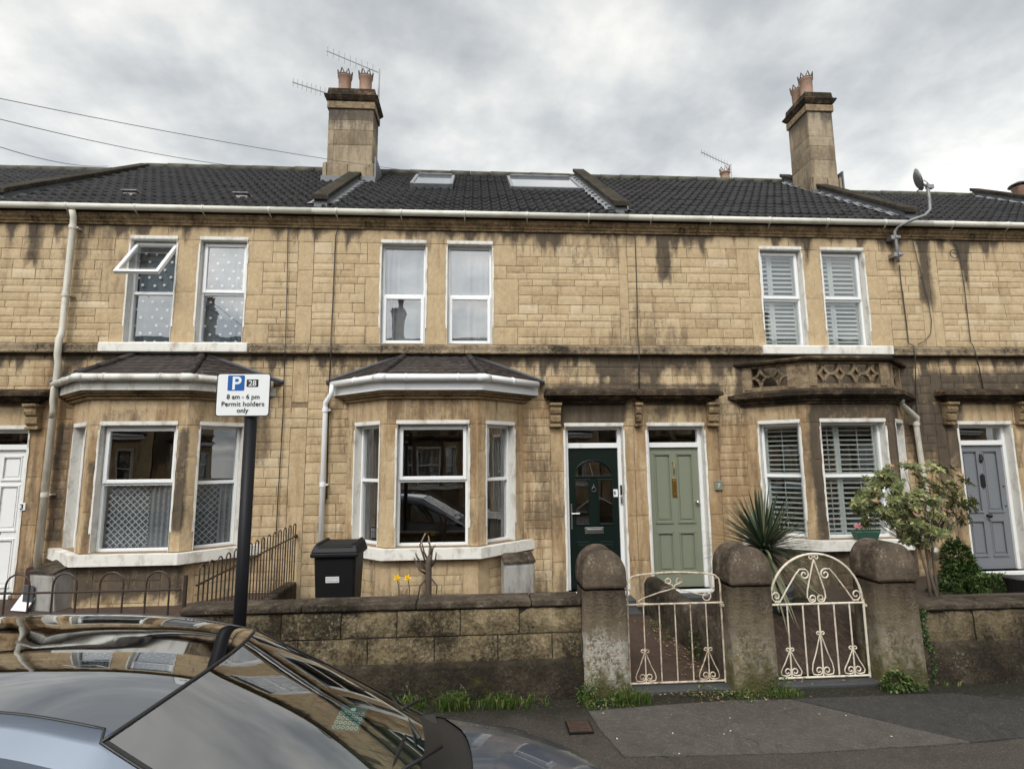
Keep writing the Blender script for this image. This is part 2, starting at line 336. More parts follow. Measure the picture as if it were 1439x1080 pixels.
BLIND = simple('dark_blind', (.055, .06, .068), .7, var=.1, bmp=0)

# ------------------------------------------------------------------ masonry
STAINS_AND_SHADE = []   # (kind, x0, x1, z0, z1, strength, soft) soft rectangles of dirt or painted shade 'd', rust 'r', world x / z
def dirt_shade_at(x, z, key):
    d = r = 0.0
    e = fb(x * 1.1, z * .3, 3) * .5 + .5
    k1 = max(0, fb(x * 1.3, 1, 71, 3)) ; k2 = max(0, fb(x * 7.5, z * .12, 72, 2)); 
    ln = .12 + .6 * k1 + 1.1 * k2 * (.35 + k1)
    if z > 4: d += (.6 + 2.2 * k1 + 1.2 * k2) * sst(5.62 - ln, 5.62, z)
    if z < 3.64:
        k3 = max(0, fb(x * 1.7, 4, 73, 3)); k4 = max(0, fb(x * 8, z * .15, 74, 2)); ln = .10 + .6 * k3 + 1.0 * k4 * (.35 + k3)
        d += (.75 + 2.3 * k3 + 1.2 * k4) * sst(3.62 - ln, 3.62, z)
    d += .75 * max(0, fb(x * .6, z * .7, 75, 5) - .08) + .9 * max(0, fb(x * 5.5, z * .22, 76, 3) - .28) * (1 - .4 * (z > 3.7))
    low = 1 - sst(3.5, 3.75, z)
    r += low * (.20 + .34 * fb(x * .9, z * .7, 9)) + .12 * fb(x * .6, z * .6, 5)
    d += low * .42 * max(-.1, fb(x * 1.4, z * .8, 12))
    d += .25 * (1 - sst(.1, .75, z)) * (.6 + e * .5)
    for k, x0, x1, z0, z1, s, sf, kk in STAINS_AND_SHADE:
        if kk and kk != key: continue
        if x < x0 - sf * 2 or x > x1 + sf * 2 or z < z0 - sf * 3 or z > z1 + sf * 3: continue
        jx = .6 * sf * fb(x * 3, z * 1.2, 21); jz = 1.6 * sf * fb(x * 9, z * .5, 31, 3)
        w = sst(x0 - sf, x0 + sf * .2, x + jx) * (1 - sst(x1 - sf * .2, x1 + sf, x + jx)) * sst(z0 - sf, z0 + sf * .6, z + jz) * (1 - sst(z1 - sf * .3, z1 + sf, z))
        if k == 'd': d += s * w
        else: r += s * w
    return d, r
def block_faces(mb, u0, u1, z0, z1, blk, sm, key, g=.0034, dep=.010, fine=.06):
    u0 += g; u1 -= g; z0 += g; z1 -= g
    if u1 - u0 < .015 or z1 - z0 < .015: return
    nu = max(1, math.ceil((u1 - u0) / fine)); nz = max(1, math.ceil((z1 - z0) / fine))
    off = rnd.uniform(-.003, .003) * (1 - sm * .5)
    vs = []; base = len(mb.v)
    for j in range(nz + 1):
        for i in range(nu + 1):
            u = u0 + (u1 - u0) * i / nu; z = z0 + (z1 - z0) * j / nz
            if i in (0, nu): u += rnd.uniform(-.0018, .0018)
            if j in (0, nz): z += rnd.uniform(-.0018, .0018)
            w = off
            if i in (0, nu) or j in (0, nz): w += .0035
            vs.append((u, w, z))
    fs = [(j*(nu+1)+i, j*(nu+1)+i+1, (j+1)*(nu+1)+i+1, (j+1)*(nu+1)+i) for j in range(nz) for i in range(nu)]
    nf = len(fs); k = len(vs)
    rim = [(u0, z0, 0), (u1, z0, nu), (u1, z1, nz*(nu+1)+nu), (u0, z1, nz*(nu+1))]
    vs += [(a, dep, b) for a, b, c in rim]
    vs2 = list(vs)
    for q in range(4):
        fs.append((rim[q][2], k + q, k + (q+1) % 4, rim[(q+1) % 4][2]))
    mb.add(vs, fs)
    for key2 in ('blk', 'sm'): mb.fa.setdefault(key2, [])
    for key2 in ('dirt', 'rust'): mb.va.setdefault(key2, [])
    mb.fa['blk'] += [blk] * len(fs); mb.fa['sm'] += [sm] * len(fs)
    for i in range(base, len(mb.v)):
        p = mb.v[i]; d, r = dirt_shade_at(p.x, p.z, key); mb.va['dirt'].append(d); mb.va['rust'].append(r)
def rows_between(z0, z1, hs=(.10, .15), r=rnd):
    zs = [z0]
    while zs[-1] < z1 - .001:
        h = r.choice((hs[0], hs[0], hs[1], hs[1], (hs[0] + hs[1]) / 2)) * r.uniform(.95, 1.05)
        if z1 - zs[-1] - h < hs[0] * .6: h = z1 - zs[-1]
        zs.append(zs[-1] + h)
    return zs
def course_fill(mb, u0, u1, zs, holes, key, wr=(.2, .48), sm=0):
    for a, b in zip(zs[:-1], zs[1:]):
        free = [(u0, u1)]
        for h in holes:
            if h[3] <= a + .02 or h[2] >= b - .02: continue
            nf = []
            for p, q in free:
                if h[1] <= p or h[0] >= q: nf.append((p, q)); continue
                if h[0] > p: nf.append((p, h[0]))
                if h[1] < q: nf.append((h[1], q))
            free = nf
        for p, q in free:
            x = p
            while x < q - .001:
                w = rnd.uniform(*wr) * (1.25 if b - a < .12 else 1)
                if q - x - w < wr[0] * .55: w = q - x
                v = min(1, max(0, rnd.gauss(.5, .24)))
                block_faces(mb, x, x + w, a, b, v, sm, key); x += w
def slab(mb, u0, u1, z0, z1, w0, w1, holes):   # flat wall with rectangular holes; w0 front, w1 back
    us = sorted({u0, u1, *[h[0] for h in holes], *[h[1] for h in holes]}); us = [u for u in us if u0 <= u <= u1]
    zs = sorted({z0, z1, *[h[2] for h in holes], *[h[3] for h in holes]}); zs = [z for z in zs if z0 <= z <= z1]
    def solid(i, j):
        if i < 0 or j < 0 or i >= len(us)-1 or j >= len(zs)-1: return False
        a = (us[i]+us[i+1])/2; b = (zs[j]+zs[j+1])/2
        return not any(h[0] < a < h[1] and h[2] < b < h[3] for h in holes)
    for i in range(len(us)-1):
        for j in range(len(zs)-1):
            if not solid(i, j): continue
            a, b, c, d = us[i], us[i+1], zs[j], zs[j+1]
            mb.quad((a,w0,c),(b,w0,c),(b,w0,d),(a,w0,d)); mb.quad((a,w1,c),(a,w1,d),(b,w1,d),(b,w1,c))
            if not solid(i-1, j): mb.quad((a,w0,c),(a,w0,d),(a,w1,d),(a,w1,c))
            if not solid(i+1, j): mb.quad((b,w0,c),(b,w1,c),(b,w1,d),(b,w0,d))
            if not solid(i, j-1): mb.quad((a,w0,c),(a,w1,c),(b,w1,c),(b,w0,c))
            if not solid(i, j+1): mb.quad((a,w0,d),(b,w0,d),(b,w1,d),(a,w1,d))

# ------------------------------------------------------------------ windows and doors (local u along wall, -w outward)
def rect_frame(mb, u0, u1, z0, z1, t, w0, w1):
    mb.box(u0, u0+t, w0, w1, z0, z1); mb.box(u1-t, u1, w0, w1, z0, z1)
    mb.box(u0+t, u1-t, w0, w1, z0, z0+t); mb.box(u0+t, u1-t, w0, w1, z1-t, z1)
def paint_reveal(mb, u0, u1, z0, z1, back, bottom=False, strip=.022, foot=.24):
    e = .004
    mb.box(u0 - .001, u0 + e, -.006, back, z0, z1); mb.box(u1 - e, u1 + .001, -.006, back, z0, z1)
    mb.box(u0 + e, u1 - e, -.006, back, z1 - e, z1 + .002)
    mb.box(u0 - .01, u1 + .012, -.010, .004, z1 + .004, z1 + .05)
    for s in (-1, 1):                 # the ragged brushed edge of the paint on the stone
        n = 16; pts = []
        x = u0 if s < 0 else u1
        zt, zb = z1 - .06, z0 + foot
        for i in range(n + 1): pts.append((x + s * (strip + rnd.uniform(-.006, .006)), zb + (zt - zb) * i / n))
        pts += [(x - s * .002, zt), (x - s * .002, zb)]
        mb.poly(pts if s > 0 else pts[::-1], -.0085, -.003)
def window(parent, M, u0, u1, z0, z1, style, cas='top', split=.5, back=.105, open_=False, frame_m=None, label=None, vent=False):
    fm = frame_m or UPVC
    f = MB(); f.M = M; t = .036
    rect_frame(f, u0+.006, u1-.006, z0, z1-.006, t, back, back+.07)
    zt = z0 + (z1 - z0) * split
    f.box(u0+.006+t, u1-.006-t, back+.002, back+.068, zt-.022, zt+.022)
    wo = f.build('window', fm, parent, bevel=.004)
    if label: wo['label'] = label
    pr = MB(); pr.M = M; paint_reveal(pr, u0, u1, z0, z1, back + .02); pr.build('painted_reveal', PAINT, wo)
    a, b = u0+.006+t, u1-.006-t
    for part in ('top', 'bottom'):
        c, d = (zt+.022, z1-.006-t) if part == 'top' else (z0+t, zt-.022)
        if cas == part:
            m = MB(); ct = .048
            if open_:                 # top-hung sash standing open
                hinge = Matrix.Translation((0, back - .012, d)) @ Matrix.Rotation(R(-open_), 4, 'X') @ Matrix.Translation((0, -back + .012, -d))
                m.M = M @ hinge
            else: m.M = M
            rect_frame(m, a-.016, b+.016, c-.014, d+.014, ct, back-.024, back+.03)
            co_ = m.build('casement', fm, wo, bevel=.006)
            g = MB(); g.M = m.M; g.quad((a-.016+ct, back, c-.014+ct), (b+.016-ct, back, c-.014+ct), (b+.016-ct, back, d+.014-ct), (a-.016+ct, back, d+.014-ct)); g.build('pane', GLASS, co_, recalc=False)
            if open_:
                st_ = MB(); st_.M = M
                st_.tube([(b, back, c + .1), (b + .0, back - .25, c + .17)], .005, 6); st_.build('stay', ALU, co_)
        else:
            g = MB(); g.M = M; g.quad((a, back+.03, c), (b, back+.03, c), (b, back+.03, d), (a, back+.03, d)); g.build('pane', GLASS, wo, recalc=False)
    if vent:
        v = MB(); v.M = M; v.box((u0+u1)/2-.14, (u0+u1)/2+.16, back-.034, back-.022, z1-.055, z1-.035); v.build('trickle_vent', UPVC, wo)
    ci = back + (.09 if style in ('voile', 'lattice', 'curtain') else .09)
    if style in ('curtain', 'voile'):
        c = MB(); c.M = M; n = 90; nz = 8; ph = rnd.uniform(0, 6)
        vs = []
        for j in range(nz + 1):
            for i in range(n + 1):
                u = u0 + (u1-u0)*i/n; q = (u - u0) / (u1 - u0)
                amp = .042 * (.6 + .5 * math.sin(q * 7 + ph)) * (1 if style == 'curtain' else .45)
                w = ci + amp * math.sin(u*46 + 3*math.sin(u*11+ph)) + .01 * math.sin(j * .7 + u * 20)
                vs.append((u, w, z0 + (z1-z0)*j/nz))
        c.add(vs, [(j*(n+1)+i, j*(n+1)+i+1, (j+1)*(n+1)+i+1, (j+1)*(n+1)+i) for j in range(nz) for i in range(n)])
        cu_ = c.build('curtain' if style == 'curtain' else 'net_curtain', CURTAIN if style == 'curtain' else VOILE, wo, smooth=True, recalc=False)
        if style == 'voile':
            k = MB(); k.M = M
            ci2 = ci - .025
            for r_ in range(13):
                for q in range(5):
                    u = u0 + .05 + (q + .5 * (r_ % 2)) * .15 + rnd.uniform(-.015, .015); z = z0 + .05 + r_ * .122 + rnd.uniform(-.01, .01)
                    if u < u1 - .03 and z < z1 - .05: k.lathe([(0, 0), (.021, .001), (.021, .003), (0, .004)], (u, ci2, z), 8, 'y')
            k.build('spot_pattern', DOTS, cu_)
    elif style == 'lattice':          # lace panel in the lower half with a diagonal lattice, drapes to the right
        c = MB(); c.M = M; a1, b1 = u0 + .06, u1 - .06; c0, c1 = z0 + .04, zt
        st = .085; k = a1 - (c1 - c0)
        while k < b1:
            for s in (1, -1):
                pts = []
                for q in (0, 1):
                    u = k + (c1 - c0) * q; z = c0 + (c1 - c0) * q if s > 0 else c1 - (c1 - c0) * q; pts.append([u, z])
                (ua, za), (ub, zb) = pts
                for end in (0, 1):
                    if ua < a1: za += (zb - za) * (a1 - ua) / (ub - ua); ua = a1
                    if ub > b1: zb -= (zb - za) * (ub - b1) / (ub - ua); ub = b1
                if ub - ua > .01: c.tube([(ua, ci, za), (ub, ci, zb)], .0055, 4)
            k += st
        lat = c.build('lace_panel', DOTS, wo)
        c = MB(); c.M = M; c.box(a1, b1, ci + .02, ci + .022, c0, c1); c.build('net_curtain', VOILE2, wo)
        c = MB(); c.M = M; n = 40; vs = []; ua = u0 + (u1 - u0) * .62
        for j in range(2):
            for i in range(n + 1):
                u = ua + (u1 - ua) * i / n; vs.append((u, ci - .02 + .018 * math.sin(u * 95), z0 + (zt - z0) * j))
        c.add(vs, [(i, i+1, n+1+i+1, n+1+i) for i in range(n)]); c.build('curtain', CURTAIN, wo, smooth=True, recalc=False)
    elif style == 'vblind':
        c = MB(); c.M = M; n = int((u1-u0)/.045)
        for i in range(n):
            u = u0 + .03 + i * .045; c.box(u, u + .012, ci, ci + .035, z0 + .02, z1 - .04)
        c.build('vertical_blind', BLIND, wo)
    elif style in ('shutter', 'shutter_open'):
        for part in ('top', 'bottom'):
            c0, c1 = (zt + .01, z1 - .03) if part == 'top' else (z0 + .03, zt - .02)
            q = .36 if u1 - u0 > .6 else .5
            leaves = [(u0+.03, u0 + (u1-u0)*q), (u0 + (u1-u0)*q, u1-.03)] if (u1 - u0 > .6) else [(u0 + .03, u1 - .03)]
            for a_, b_ in leaves:
                m = MB(); m.M = M; rect_frame(m, a_+.002, b_-.002, c0, c1, .038, ci-.012, ci+.012)
                so_ = m.build('shutter', SHUT, wo)
                m = MB(); n = max(3, int((c1-c0-.08)/.068)); tilt = R(48 if style == 'shutter' else 14)
                for i in range(n):
                    z = c0 + .045 + (c1-c0-.09)*(i+.5)/n
                    m.M = M @ Matrix.Translation((0, ci, z)) @ Matrix.Rotation(tilt, 4, 'X'); m.box(a_+.04, b_-.04, -.033, .033, -.004, .004)
                m.M = M
                if style != 'shutter': m.box((a_+b_)/2 - .004, (a_+b_)/2 + .004, ci-.04, ci-.032, c0+.05, c1-.05)
                m.build('louvre', SHUT, so_)
    return wo
def moulding(mb, u0, u1, z0, z1, w, t=.016, h=.010):
    rect_frame(mb, u0, u1, z0, z1, t, w - h, w + .003)
    mb.box(u0-.008, u1+.008, w-h-.007, w, z0-.016, z0-.001); mb.box(u0-.008, u1+.008, w-h-.003, w, z1+.001, z1+.012)
def door(parent, M, u0, u1, z0, z1, zf, kind):
    """opening u0..u1, z0..z1 ; zf = underside of the transom over the leaf"""
    B = .13
    f = MB(); f.M = M
    f.box(u0+.005, u0+.06, B-.02, B+.06, z0, z1-.005); f.box(u1-.06, u1-.005, B-.02, B+.06, z0, z1-.005)
    f.box(u0+.06, u1-.06, B-.02, B+.06, z1-.05, z1-.005); f.box(u0+.06, u1-.06, B-.028, B+.06, zf, zf+.075)
    f.box(u0+.0, u1-.0, -.05, B+.06, z0-.05, z0)
    fr = f.build('door_frame', UPVC if kind == 'green' else WHITED, parent, bevel=.005)
    pr = MB(); pr.M = M; paint_reveal(pr, u0, u1, z0, z1, B, foot=.02, strip=.026); pr.build('painted_reveal', PAINT, fr)
    g = MB(); g.M = M; g.quad((u0+.06, B+.02, zf+.075), (u1-.06, B+.02, zf+.075), (u1-.06, B+.02, z1-.05), (u0+.06, B+.02, z1-.05)); g.build('fanlight', GLASS, fr, recalc=False)
    a, b, c, d = u0+.062, u1-.062, z0+.004, zf-.002; w = B + .012; W_ = b - a; H_ = d - c
    mt = {'green': DGREEN, 'sage': SAGE, 'grey': GREYD, 'white': WHITED}[kind]
    m = MB(); m.M = M
    if kind == 'green':
        pl, pr_ = (a+.14*W_, a+.405*W_), (a+.60*W_, a+.865*W_)
        gz0, gz1 = c+.455*H_, c+.765*H_; az = c+.80*H_; ar = .36*W_; uc = (a+b)/2
        holes = [(pl[0], pl[1], gz0, gz1), (pr_[0], pr_[1], gz0, gz1), (uc-ar, uc+ar, az, az+ar*.8)]
        slab(m, a, b, c, d, w, w+.045, holes)
        # fill the spandrels of the arched light
        n = 14; sp = [(uc + ar*math.cos(math.pi*i/n), az + ar*.78*math.sin(math.pi*i/n)) for i in range(n+1)]
        for s in (0, 1):
            q = sp[:n//2+1] if s == 0 else sp[n//2:]
            xc = uc + ar if s == 0 else uc - ar
            m.poly([(xc, az + ar*.8)] + (q if s == 0 else q), w, w+.045)
        leaf = m.build('door', mt, parent)
        k = MB(); k.M = M
        for p in (pl, pr_): rect_frame(k, p[0]-.022, p[1]+.022, gz0-.022, gz1+.022, .022, w-.014, w)
        k.tube([(uc + (ar+.012)*math.cos(math.pi*i/20), w-.003, az + (ar*.8+.012)*math.sin(math.pi*i/20)) for i in range(21)], .014, 6)
        k.box(uc-ar-.03, uc+ar+.03, w-.015, w, az-.028, az)
        for p in (pl, pr_):
            k.box(p[0], p[1], w-.008, w, c+.10*H_, c+.33*H_); k.box(p[0]+.02, p[1]-.02, w-.014, w-.008, c+.12*H_, c+.31*H_)
        k.build('door_moulding', mt, leaf, bevel=.003)
        k = MB(); k.M = M
        for h in holes: k.quad((h[0], w+.02, h[2]), (h[1], w+.02, h[2]), (h[1], w+.02, h[3]), (h[0], w+.02, h[3]))
        k.build('glazing', GLASS, leaf, recalc=False)
        k = MB(); k.M = M
        k.tube([(uc, w+.016, az), (uc-.05, w+.016, az+ar*.7)], .003, 4); k.tube([(pr_[0], w+.016, gz0+.62*(gz1-gz0)), (pr_[1], w+.016, gz0+.45*(gz1-gz0))], .004, 4)
        k.tube([(pl[0], w+.016, gz0+.2), (pl[1], w+.016, gz0+.34)], .003, 4); k.build('lead_line', ALU, leaf)
        k = MB(); k.M = M; k.box(a+.02, a+.045, w-.012, w, c+.42*H_, c+.60*H_); k.tube([(a+.032, w-.03, c+.53*H_), (a+.15, w-.035, c+.53*H_)], .010, 8); k.tube([(a+.032, w, c+.53*H_), (a+.032, w-.035, c+.53*H_)], .009, 8); k.build('handle', CHROME, leaf)
        k = MB(); k.M = M; k.box(uc-.15, uc+.13, w-.014, w, c+.385*H_, c+.43*H_); k.box(uc-.12, uc+.10, w-.019, w-.014, c+.397*H_, c+.418*H_); k.build('letter_plate', CHROME, leaf, bevel=.003)
        k = MB(); k.M = M; kz = c+.70*H_
        k.tube([(uc + .032*math.sin(2*math.pi*i/20), w-.02, kz + .032*math.cos(2*math.pi*i/20)) for i in range(20)], .008, 6, True); k.lathe([(.014, -.03), (.016, 0)], (uc, w, kz+.045), 10, 'y'); k.tube([(uc, w-.012, kz+.06), (uc, w-.012, kz+.085)], .006, 6); k.build('knocker', CHROME, leaf)
        k = MB(); k.M = M; k.box(b-.085, b-.01, w-.004, w-.001, c+.645*H_, c+.70*H_); k.build('notice', PAPER, leaf)
        k = MB(); k.M = M; k.box(b-.07, b-.04, w-.0055, w-.0042, c+.66*H_, c+.685*H_); k.build('notice_print', GREYD, leaf)
        k = MB(); k.M = M; k.box(u1-.045, u1-.018, B-.045, B-.02, c+.66*H_, c+.73*H_); k.build('doorbell', BLACKM, leaf, bevel=.004)
        k = MB(); k.M = M; k.box(u1-.048, u1-.012, B-.05, B-.02, c+.60*H_, c+.65*H_); k.build('key_safe', CHROME, leaf, bevel=.004)
        return leaf
    if kind == 'white': rects = [(.13, .45, .04, .36), (.55, .87, .04, .36), (.13, .45, .43, .74), (.55, .87, .43, .74), (.13, .45, .79, .95), (.55, .87, .79, .95)]
    else: rects = [(.12, .42, .11, .38), (.56, .86, .11, .38), (.10, .42, .46, .95), (.56, .88, .46, .95)]
    holes = [(a+x0*W_, a+x1*W_, c+y0*H_, c+y1*H_) for x0, x1, y0, y1 in rects]
    slab(m, a, b, c, d, w, w+.045, holes)
    for h in holes:
        m.box(h[0], h[1], w+.018, w+.03, h[2], h[3]); m.box(h[0]+.035, h[1]-.035, w+.008, w+.019, h[2]+.035, h[3]-.035)
    leaf = m.build('door', mt, parent, bevel=.003)
    k = MB(); k.M = M
    for h in holes: moulding(k, h[0]-.006, h[1]+.006, h[2]-.006, h[3]+.006, w)
    k.build('door_moulding', mt, leaf, bevel=.003)
    uc = (a+b)/2 - (.0 if kind != 'sage' else .01)
    if kind == 'sage':
        k = MB(); k.M = M; k.lathe([(.012, 0), (.015, -.02), (.008, -.03)], (uc, w, c+.89*H_), 10, 'y'); k.tube([(uc, w-.03, c+.895*H_), (uc, w-.042, c+.85*H_), (uc, w-.03, c+.815*H_)], [.008, .009, .014], 8); k.build('knocker', BRASS, leaf)
        k = MB(); k.M = M; k.box(uc-.03, uc+.04, w-.008, w, c+.635*H_, c+.775*H_); rect_frame(k, uc-.018, uc+.028, c+.655*H_, c+.76*H_, .009, w-.016, w-.008); k.build('letter_plate', BRASS, leaf, bevel=.003)
        k = MB(); k.M = M; k.lathe([(.02, 0), (.012, -.02), (.026, -.04), (.024, -.055), (0.001, -.062)], (b-.045, w, c+.60*H_), 14, 'y'); k.build('handle', CHROME, leaf, smooth=True)
    elif kind == 'grey':
        k = MB(); k.M = M; kz = c+.90*H_; k.tube([(uc, w-.01, kz+.05), (uc, w-.02, kz+.02)], [.012, .022], 8); k.tube([(uc-.018, w-.02, kz+.02), (uc-.026, w-.03, kz-.03), (uc, w-.035, kz-.055), (uc+.026, w-.03, kz-.03), (uc+.018, w-.02, kz+.02)], .009, 6); k.lathe([(.02, 0), (.02, -.02), (.01, -.03)], (uc, w, kz-.06), 10, 'y'); k.build('knocker', BLACKM, leaf)
        k = MB(); k.M = M; z_ = c+.70*H_
        k.poly([(uc-.04, z_-.07), (uc, z_-.11), (uc+.04, z_-.07), (uc+.04, z_+.09), (uc, z_+.13), (uc-.04, z_+.09)], w-.01, w); k.build('letter_plate', BLACKM, leaf, bevel=.003)
        k = MB(); k.M = M; k.lathe([(.022, 0), (.014, -.02), (.032, -.045), (.028, -.065), (0.001, -.07)], (uc+.01, w, c+.425*H_), 14, 'y'); k.build('handle', BLACKM, leaf, smooth=True)
        for zz_ in (.66, .50):
            k = MB(); k.M = M; k.lathe([(.012, 0), (.012, -.008)], (b-.04, w, c+zz_*H_), 10, 'y'); k.build('keyhole', BLACKM, leaf)
    else:
        k = MB(); k.M = M; k.box(uc-.1, uc+.1, w-.01, w, c+.40*H_, c+.43*H_); k.build('letter_plate', BLACKM, leaf)
        k = MB(); k.M = M; k.box(b-.03, b-.012, w-.02, w, c+.62*H_, c+.66*H_); k.build('handle', BLACKM, leaf)
        for zz_ in (.33,):
            k = MB(); k.M = M; k.box(b-.012, b+.008, w-.012, w, c+zz_*H_, c+(zz_+.04)*H_); k.build('hinge', BLACKM, leaf)
    return leaf

# ------------------------------------------------------------------ the terrace
EAVE_Z, PITCH = 5.76, .727
BD, BHW, BSIDE = .60, .61, .66
def bay_pts(c, o, back=0.0):
    """plan of a canted bay grown outwards by o: left wall end, front left, front right, right wall end"""
    l = math.hypot(BSIDE, BD); nx, ny = BD / l, BSIDE / l     # outward normal of the right cheek is (nx,-ny)
    yf = -(BD + o)
    # right cheek line passes (c+BHW,-BD)+(nx,-ny)*o with direction (BSIDE,BD)
    def at_y(y): px, py = c + BHW + nx * o, -BD - ny * o; t = (y - py) / BD; return px + BSIDE * t
    xf, xw = at_y(yf), at_y(back)
    return [Vector((2*c - xw, back, 0)), Vector((2*c - xf, yf, 0)), Vector((xf, yf, 0)), Vector((xw, back, 0))]
def bay_band(mb, c, o0, o1, z0, z1, o1t=None):
    a = bay_pts(c, o0); b = bay_pts(c, o1); bt = bay_pts(c, o1 if o1t is None else o1t)
    for i in range(3):
        A, B, C, D, E_, F_ = a[i], a[i+1], b[i], b[i+1], bt[i], bt[i+1]
        u = lambda p, z: (p.x, p.y, z)
        mb.quad(u(C, z0), u(D, z0), u(F_, z1), u(E_, z1)); mb.quad(u(A, z1), u(E_, z1), u(F_, z1), u(B, z1)); mb.quad(u(A, z0), u(B, z0), u(D, z0), u(C, z0))
    for i in (0, 3): mb.quad((a[i].x, a[i].y, z0), (b[i].x, b[i].y, z0), (bt[i].x, bt[i].y, z1), (a[i].x, a[i].y, z1))
def bay_faces(c, o=0.0):
    p = bay_pts(c, o); out = []
    for i in range(3):
        d = p[i+1] - p[i]; out.append((frame(p[i].x, p[i].y, d.x, d.y), d.length))
    return out
SILLZ, WTOP = .955, 2.565
def build_bay(h, c, kind, styles, key, cas):
    fs = bay_faces(c)
    wall = MB(); mort = MB()
    ztop = 2.93 if kind != 'balustrade' else 2.86
    for i, (M, l) in enumerate(fs):
        wall.M = mort.M = M
        if i == 1: op = (l/2 - .478, l/2 + .478, SILLZ, WTOP)
        else:
            a, b = l - .70, l - .155
            if i == 2: a, b = .155, .70
            op = (a, b, SILLZ, WTOP)
        slab(mort, .0, l, -.05, ztop, .014, .20, [op])
        # lintel, mullion piers
        block_faces(wall, 0, l, WTOP + .0, ztop, .5, 1, key, g=.003)
        zs = [SILLZ]
        while zs[-1] < WTOP - .01: zs.append(min(WTOP, zs[-1] + rnd.uniform(.45, .75)) if zs[-1] + .9 < WTOP else WTOP)
        for a, b in zip(zs[:-1], zs[1:]):
            block_faces(wall, 0, op[0], a, b, rnd.uniform(.3, .7), 1, key, g=.002); block_faces(wall, op[1], l, a, b, rnd.uniform(.3, .7), 1, key, g=.002)
        block_faces(wall, 0, .2 if i else .1, -.05, SILLZ - .14, .45, 1, key, g=.002); block_faces(wall, l-.2 if i != 2 else l-.1, l, -.05, SILLZ - .14, .5, 1, key, g=.002)
        course_fill(wall, .2 if i else .1, l-.2 if i != 2 else l-.1, rows_between(-.05, SILLZ - .14, (.12, .15)), [], key, (.22, .5))
        window(h, M, op[0], op[1], op[2], op[3], styles[i], cas=cas if i == 1 or cas == 'all' else 'none', split=.53, frame_m=UPVC, vent=(i == 1 and key == 'h2'))
    mb_ = mort.build('bay_core', MORTAR, h)
    bw = wall.build('bay_wall', STONE, mb_, recalc=False)
    s = MB(); bay_band(s, c, -.14, .10, SILLZ - .145, SILLZ - .012, .095); s.build('window_sill', PAINT, h, bevel=.008)
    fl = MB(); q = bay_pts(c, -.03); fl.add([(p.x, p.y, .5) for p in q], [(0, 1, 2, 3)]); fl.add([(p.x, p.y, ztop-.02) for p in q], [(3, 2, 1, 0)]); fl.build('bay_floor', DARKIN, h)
    if kind == 'tiled':
        m = MB(); bay_band(m, c, -.05, .045, 2.905, 2.945); bay_band(m, c, -.05, .085, 2.948, 2.975); bay_band(m, c, -.05, .12, 2.978, 3.005); m.build('bay_moulding', MOULD, h, bevel=.006)
        m = MB(); bay_band(m, c, -.05, .155, 3.008, 3.128); m.build('fascia', UPVCG if key == 'h1' else UPVC, h, bevel=.002)
        g = MB(); gp = bay_pts(c, .215, -.10); z = 3.165
        g.tube([(p.x, p.y, z) for p in gp], .047, 12)
        for i in range(3):
            for t in ((.25, .75) if i == 1 else (.5,)):
                p = gp[i].lerp(gp[i+1], t); d = (gp[i+1] - gp[i]).normalized(); g.tube([(p.x-d.x*.012, p.y-d.y*.012, z), (p.x+d.x*.012, p.y+d.y*.012, z)], .054, 12)
        for i in (1, 2):
            p = gp[i]; d = (gp[i] - gp[i-1]).normalized(); d2 = (gp[i+1] - gp[i]).normalized(); g.tube([(p.x-d.x*.09, p.y-d.y*.09, z), (p.x, p.y, z), (p.x+d2.x*.09, p.y+d2.y*.09, z)], .053, 12)
        g.build('gutter', UPVCG if key == 'h1' else UPVC, h, smooth=R(40))
        # roof: a sloping front between two hips
        e = bay_pts(c, .22, -.0); ez = 3.19; tz = 3.60; top = [Vector((c-.46, -.02, 0)), Vector((c+.46, -.02, 0))]
        r = MB(); r.fa['blk'] = []; rows = 7
        quads = [(e[0], e[1], top[0], top[0]), (e[1], e[2], top[0], top[1]), (e[2], e[3], top[1], top[1])]
        for qi, (a, b, ta, tb) in enumerate(quads):
            for k in range(rows):
                t0, t1 = k/rows, (k+1)/rows
                n = 26 if qi == 1 else 16
                for i in range(n):
                    f0, f1 = i/n, (i+1)/n
                    def pt(t, f, lift):
                        lo = a.lerp(b, f); hi = ta.lerp(tb, f); p = lo.lerp(hi, t); return (p.x, p.y, ez + (tz-ez)*t + lift + .006*math.sin(f*n*1.6 + k))
                    r.quad(pt(t0, f0, .016), pt(t0, f1, .016), pt(t1, f1, .004), pt(t1, f0, .004)); r.quad(pt(t0, f0, -.01), pt(t0, f1, -.01), pt(t0, f1, .016), pt(t0, f0, .016))
                    v = rnd.random(); r.fa['blk'] += [v, v]
        ro = r.build('bay_roof', TILEB, h, recalc=False)
        for s in (1, 2):
            hp = MB()
            a = e[s]; b = top[s-1]; A = Vector((a.x, a.y, ez+.0)); B = Vector((b.x, b.y, tz-.0)); n = 3
            for k in range(n):
                p = A.lerp(B, k/n + .02); q = A.lerp(B, (k+1)/n + .03); hp.tube([p, q], [.062, .052], 10)
            hp.build('hip_tile', TILEB, ro, smooth=R(50))
        fl_ = MB()
        for s, (a, b) in enumerate(((e[0], top[0]), (e[3], top[1]))):
            d = -1 if s == 0 else 1
            fl_.tube([(a.x, -.012, ez+.03), (b.x, -.012, tz+.03)], .022, 6)
        fl_.tube([(top[0].x, -.012, tz+.02), (top[1].x, -.012, tz+.02)], .02, 6)
        fl_.build('flashing', LEAD, ro)
    else:
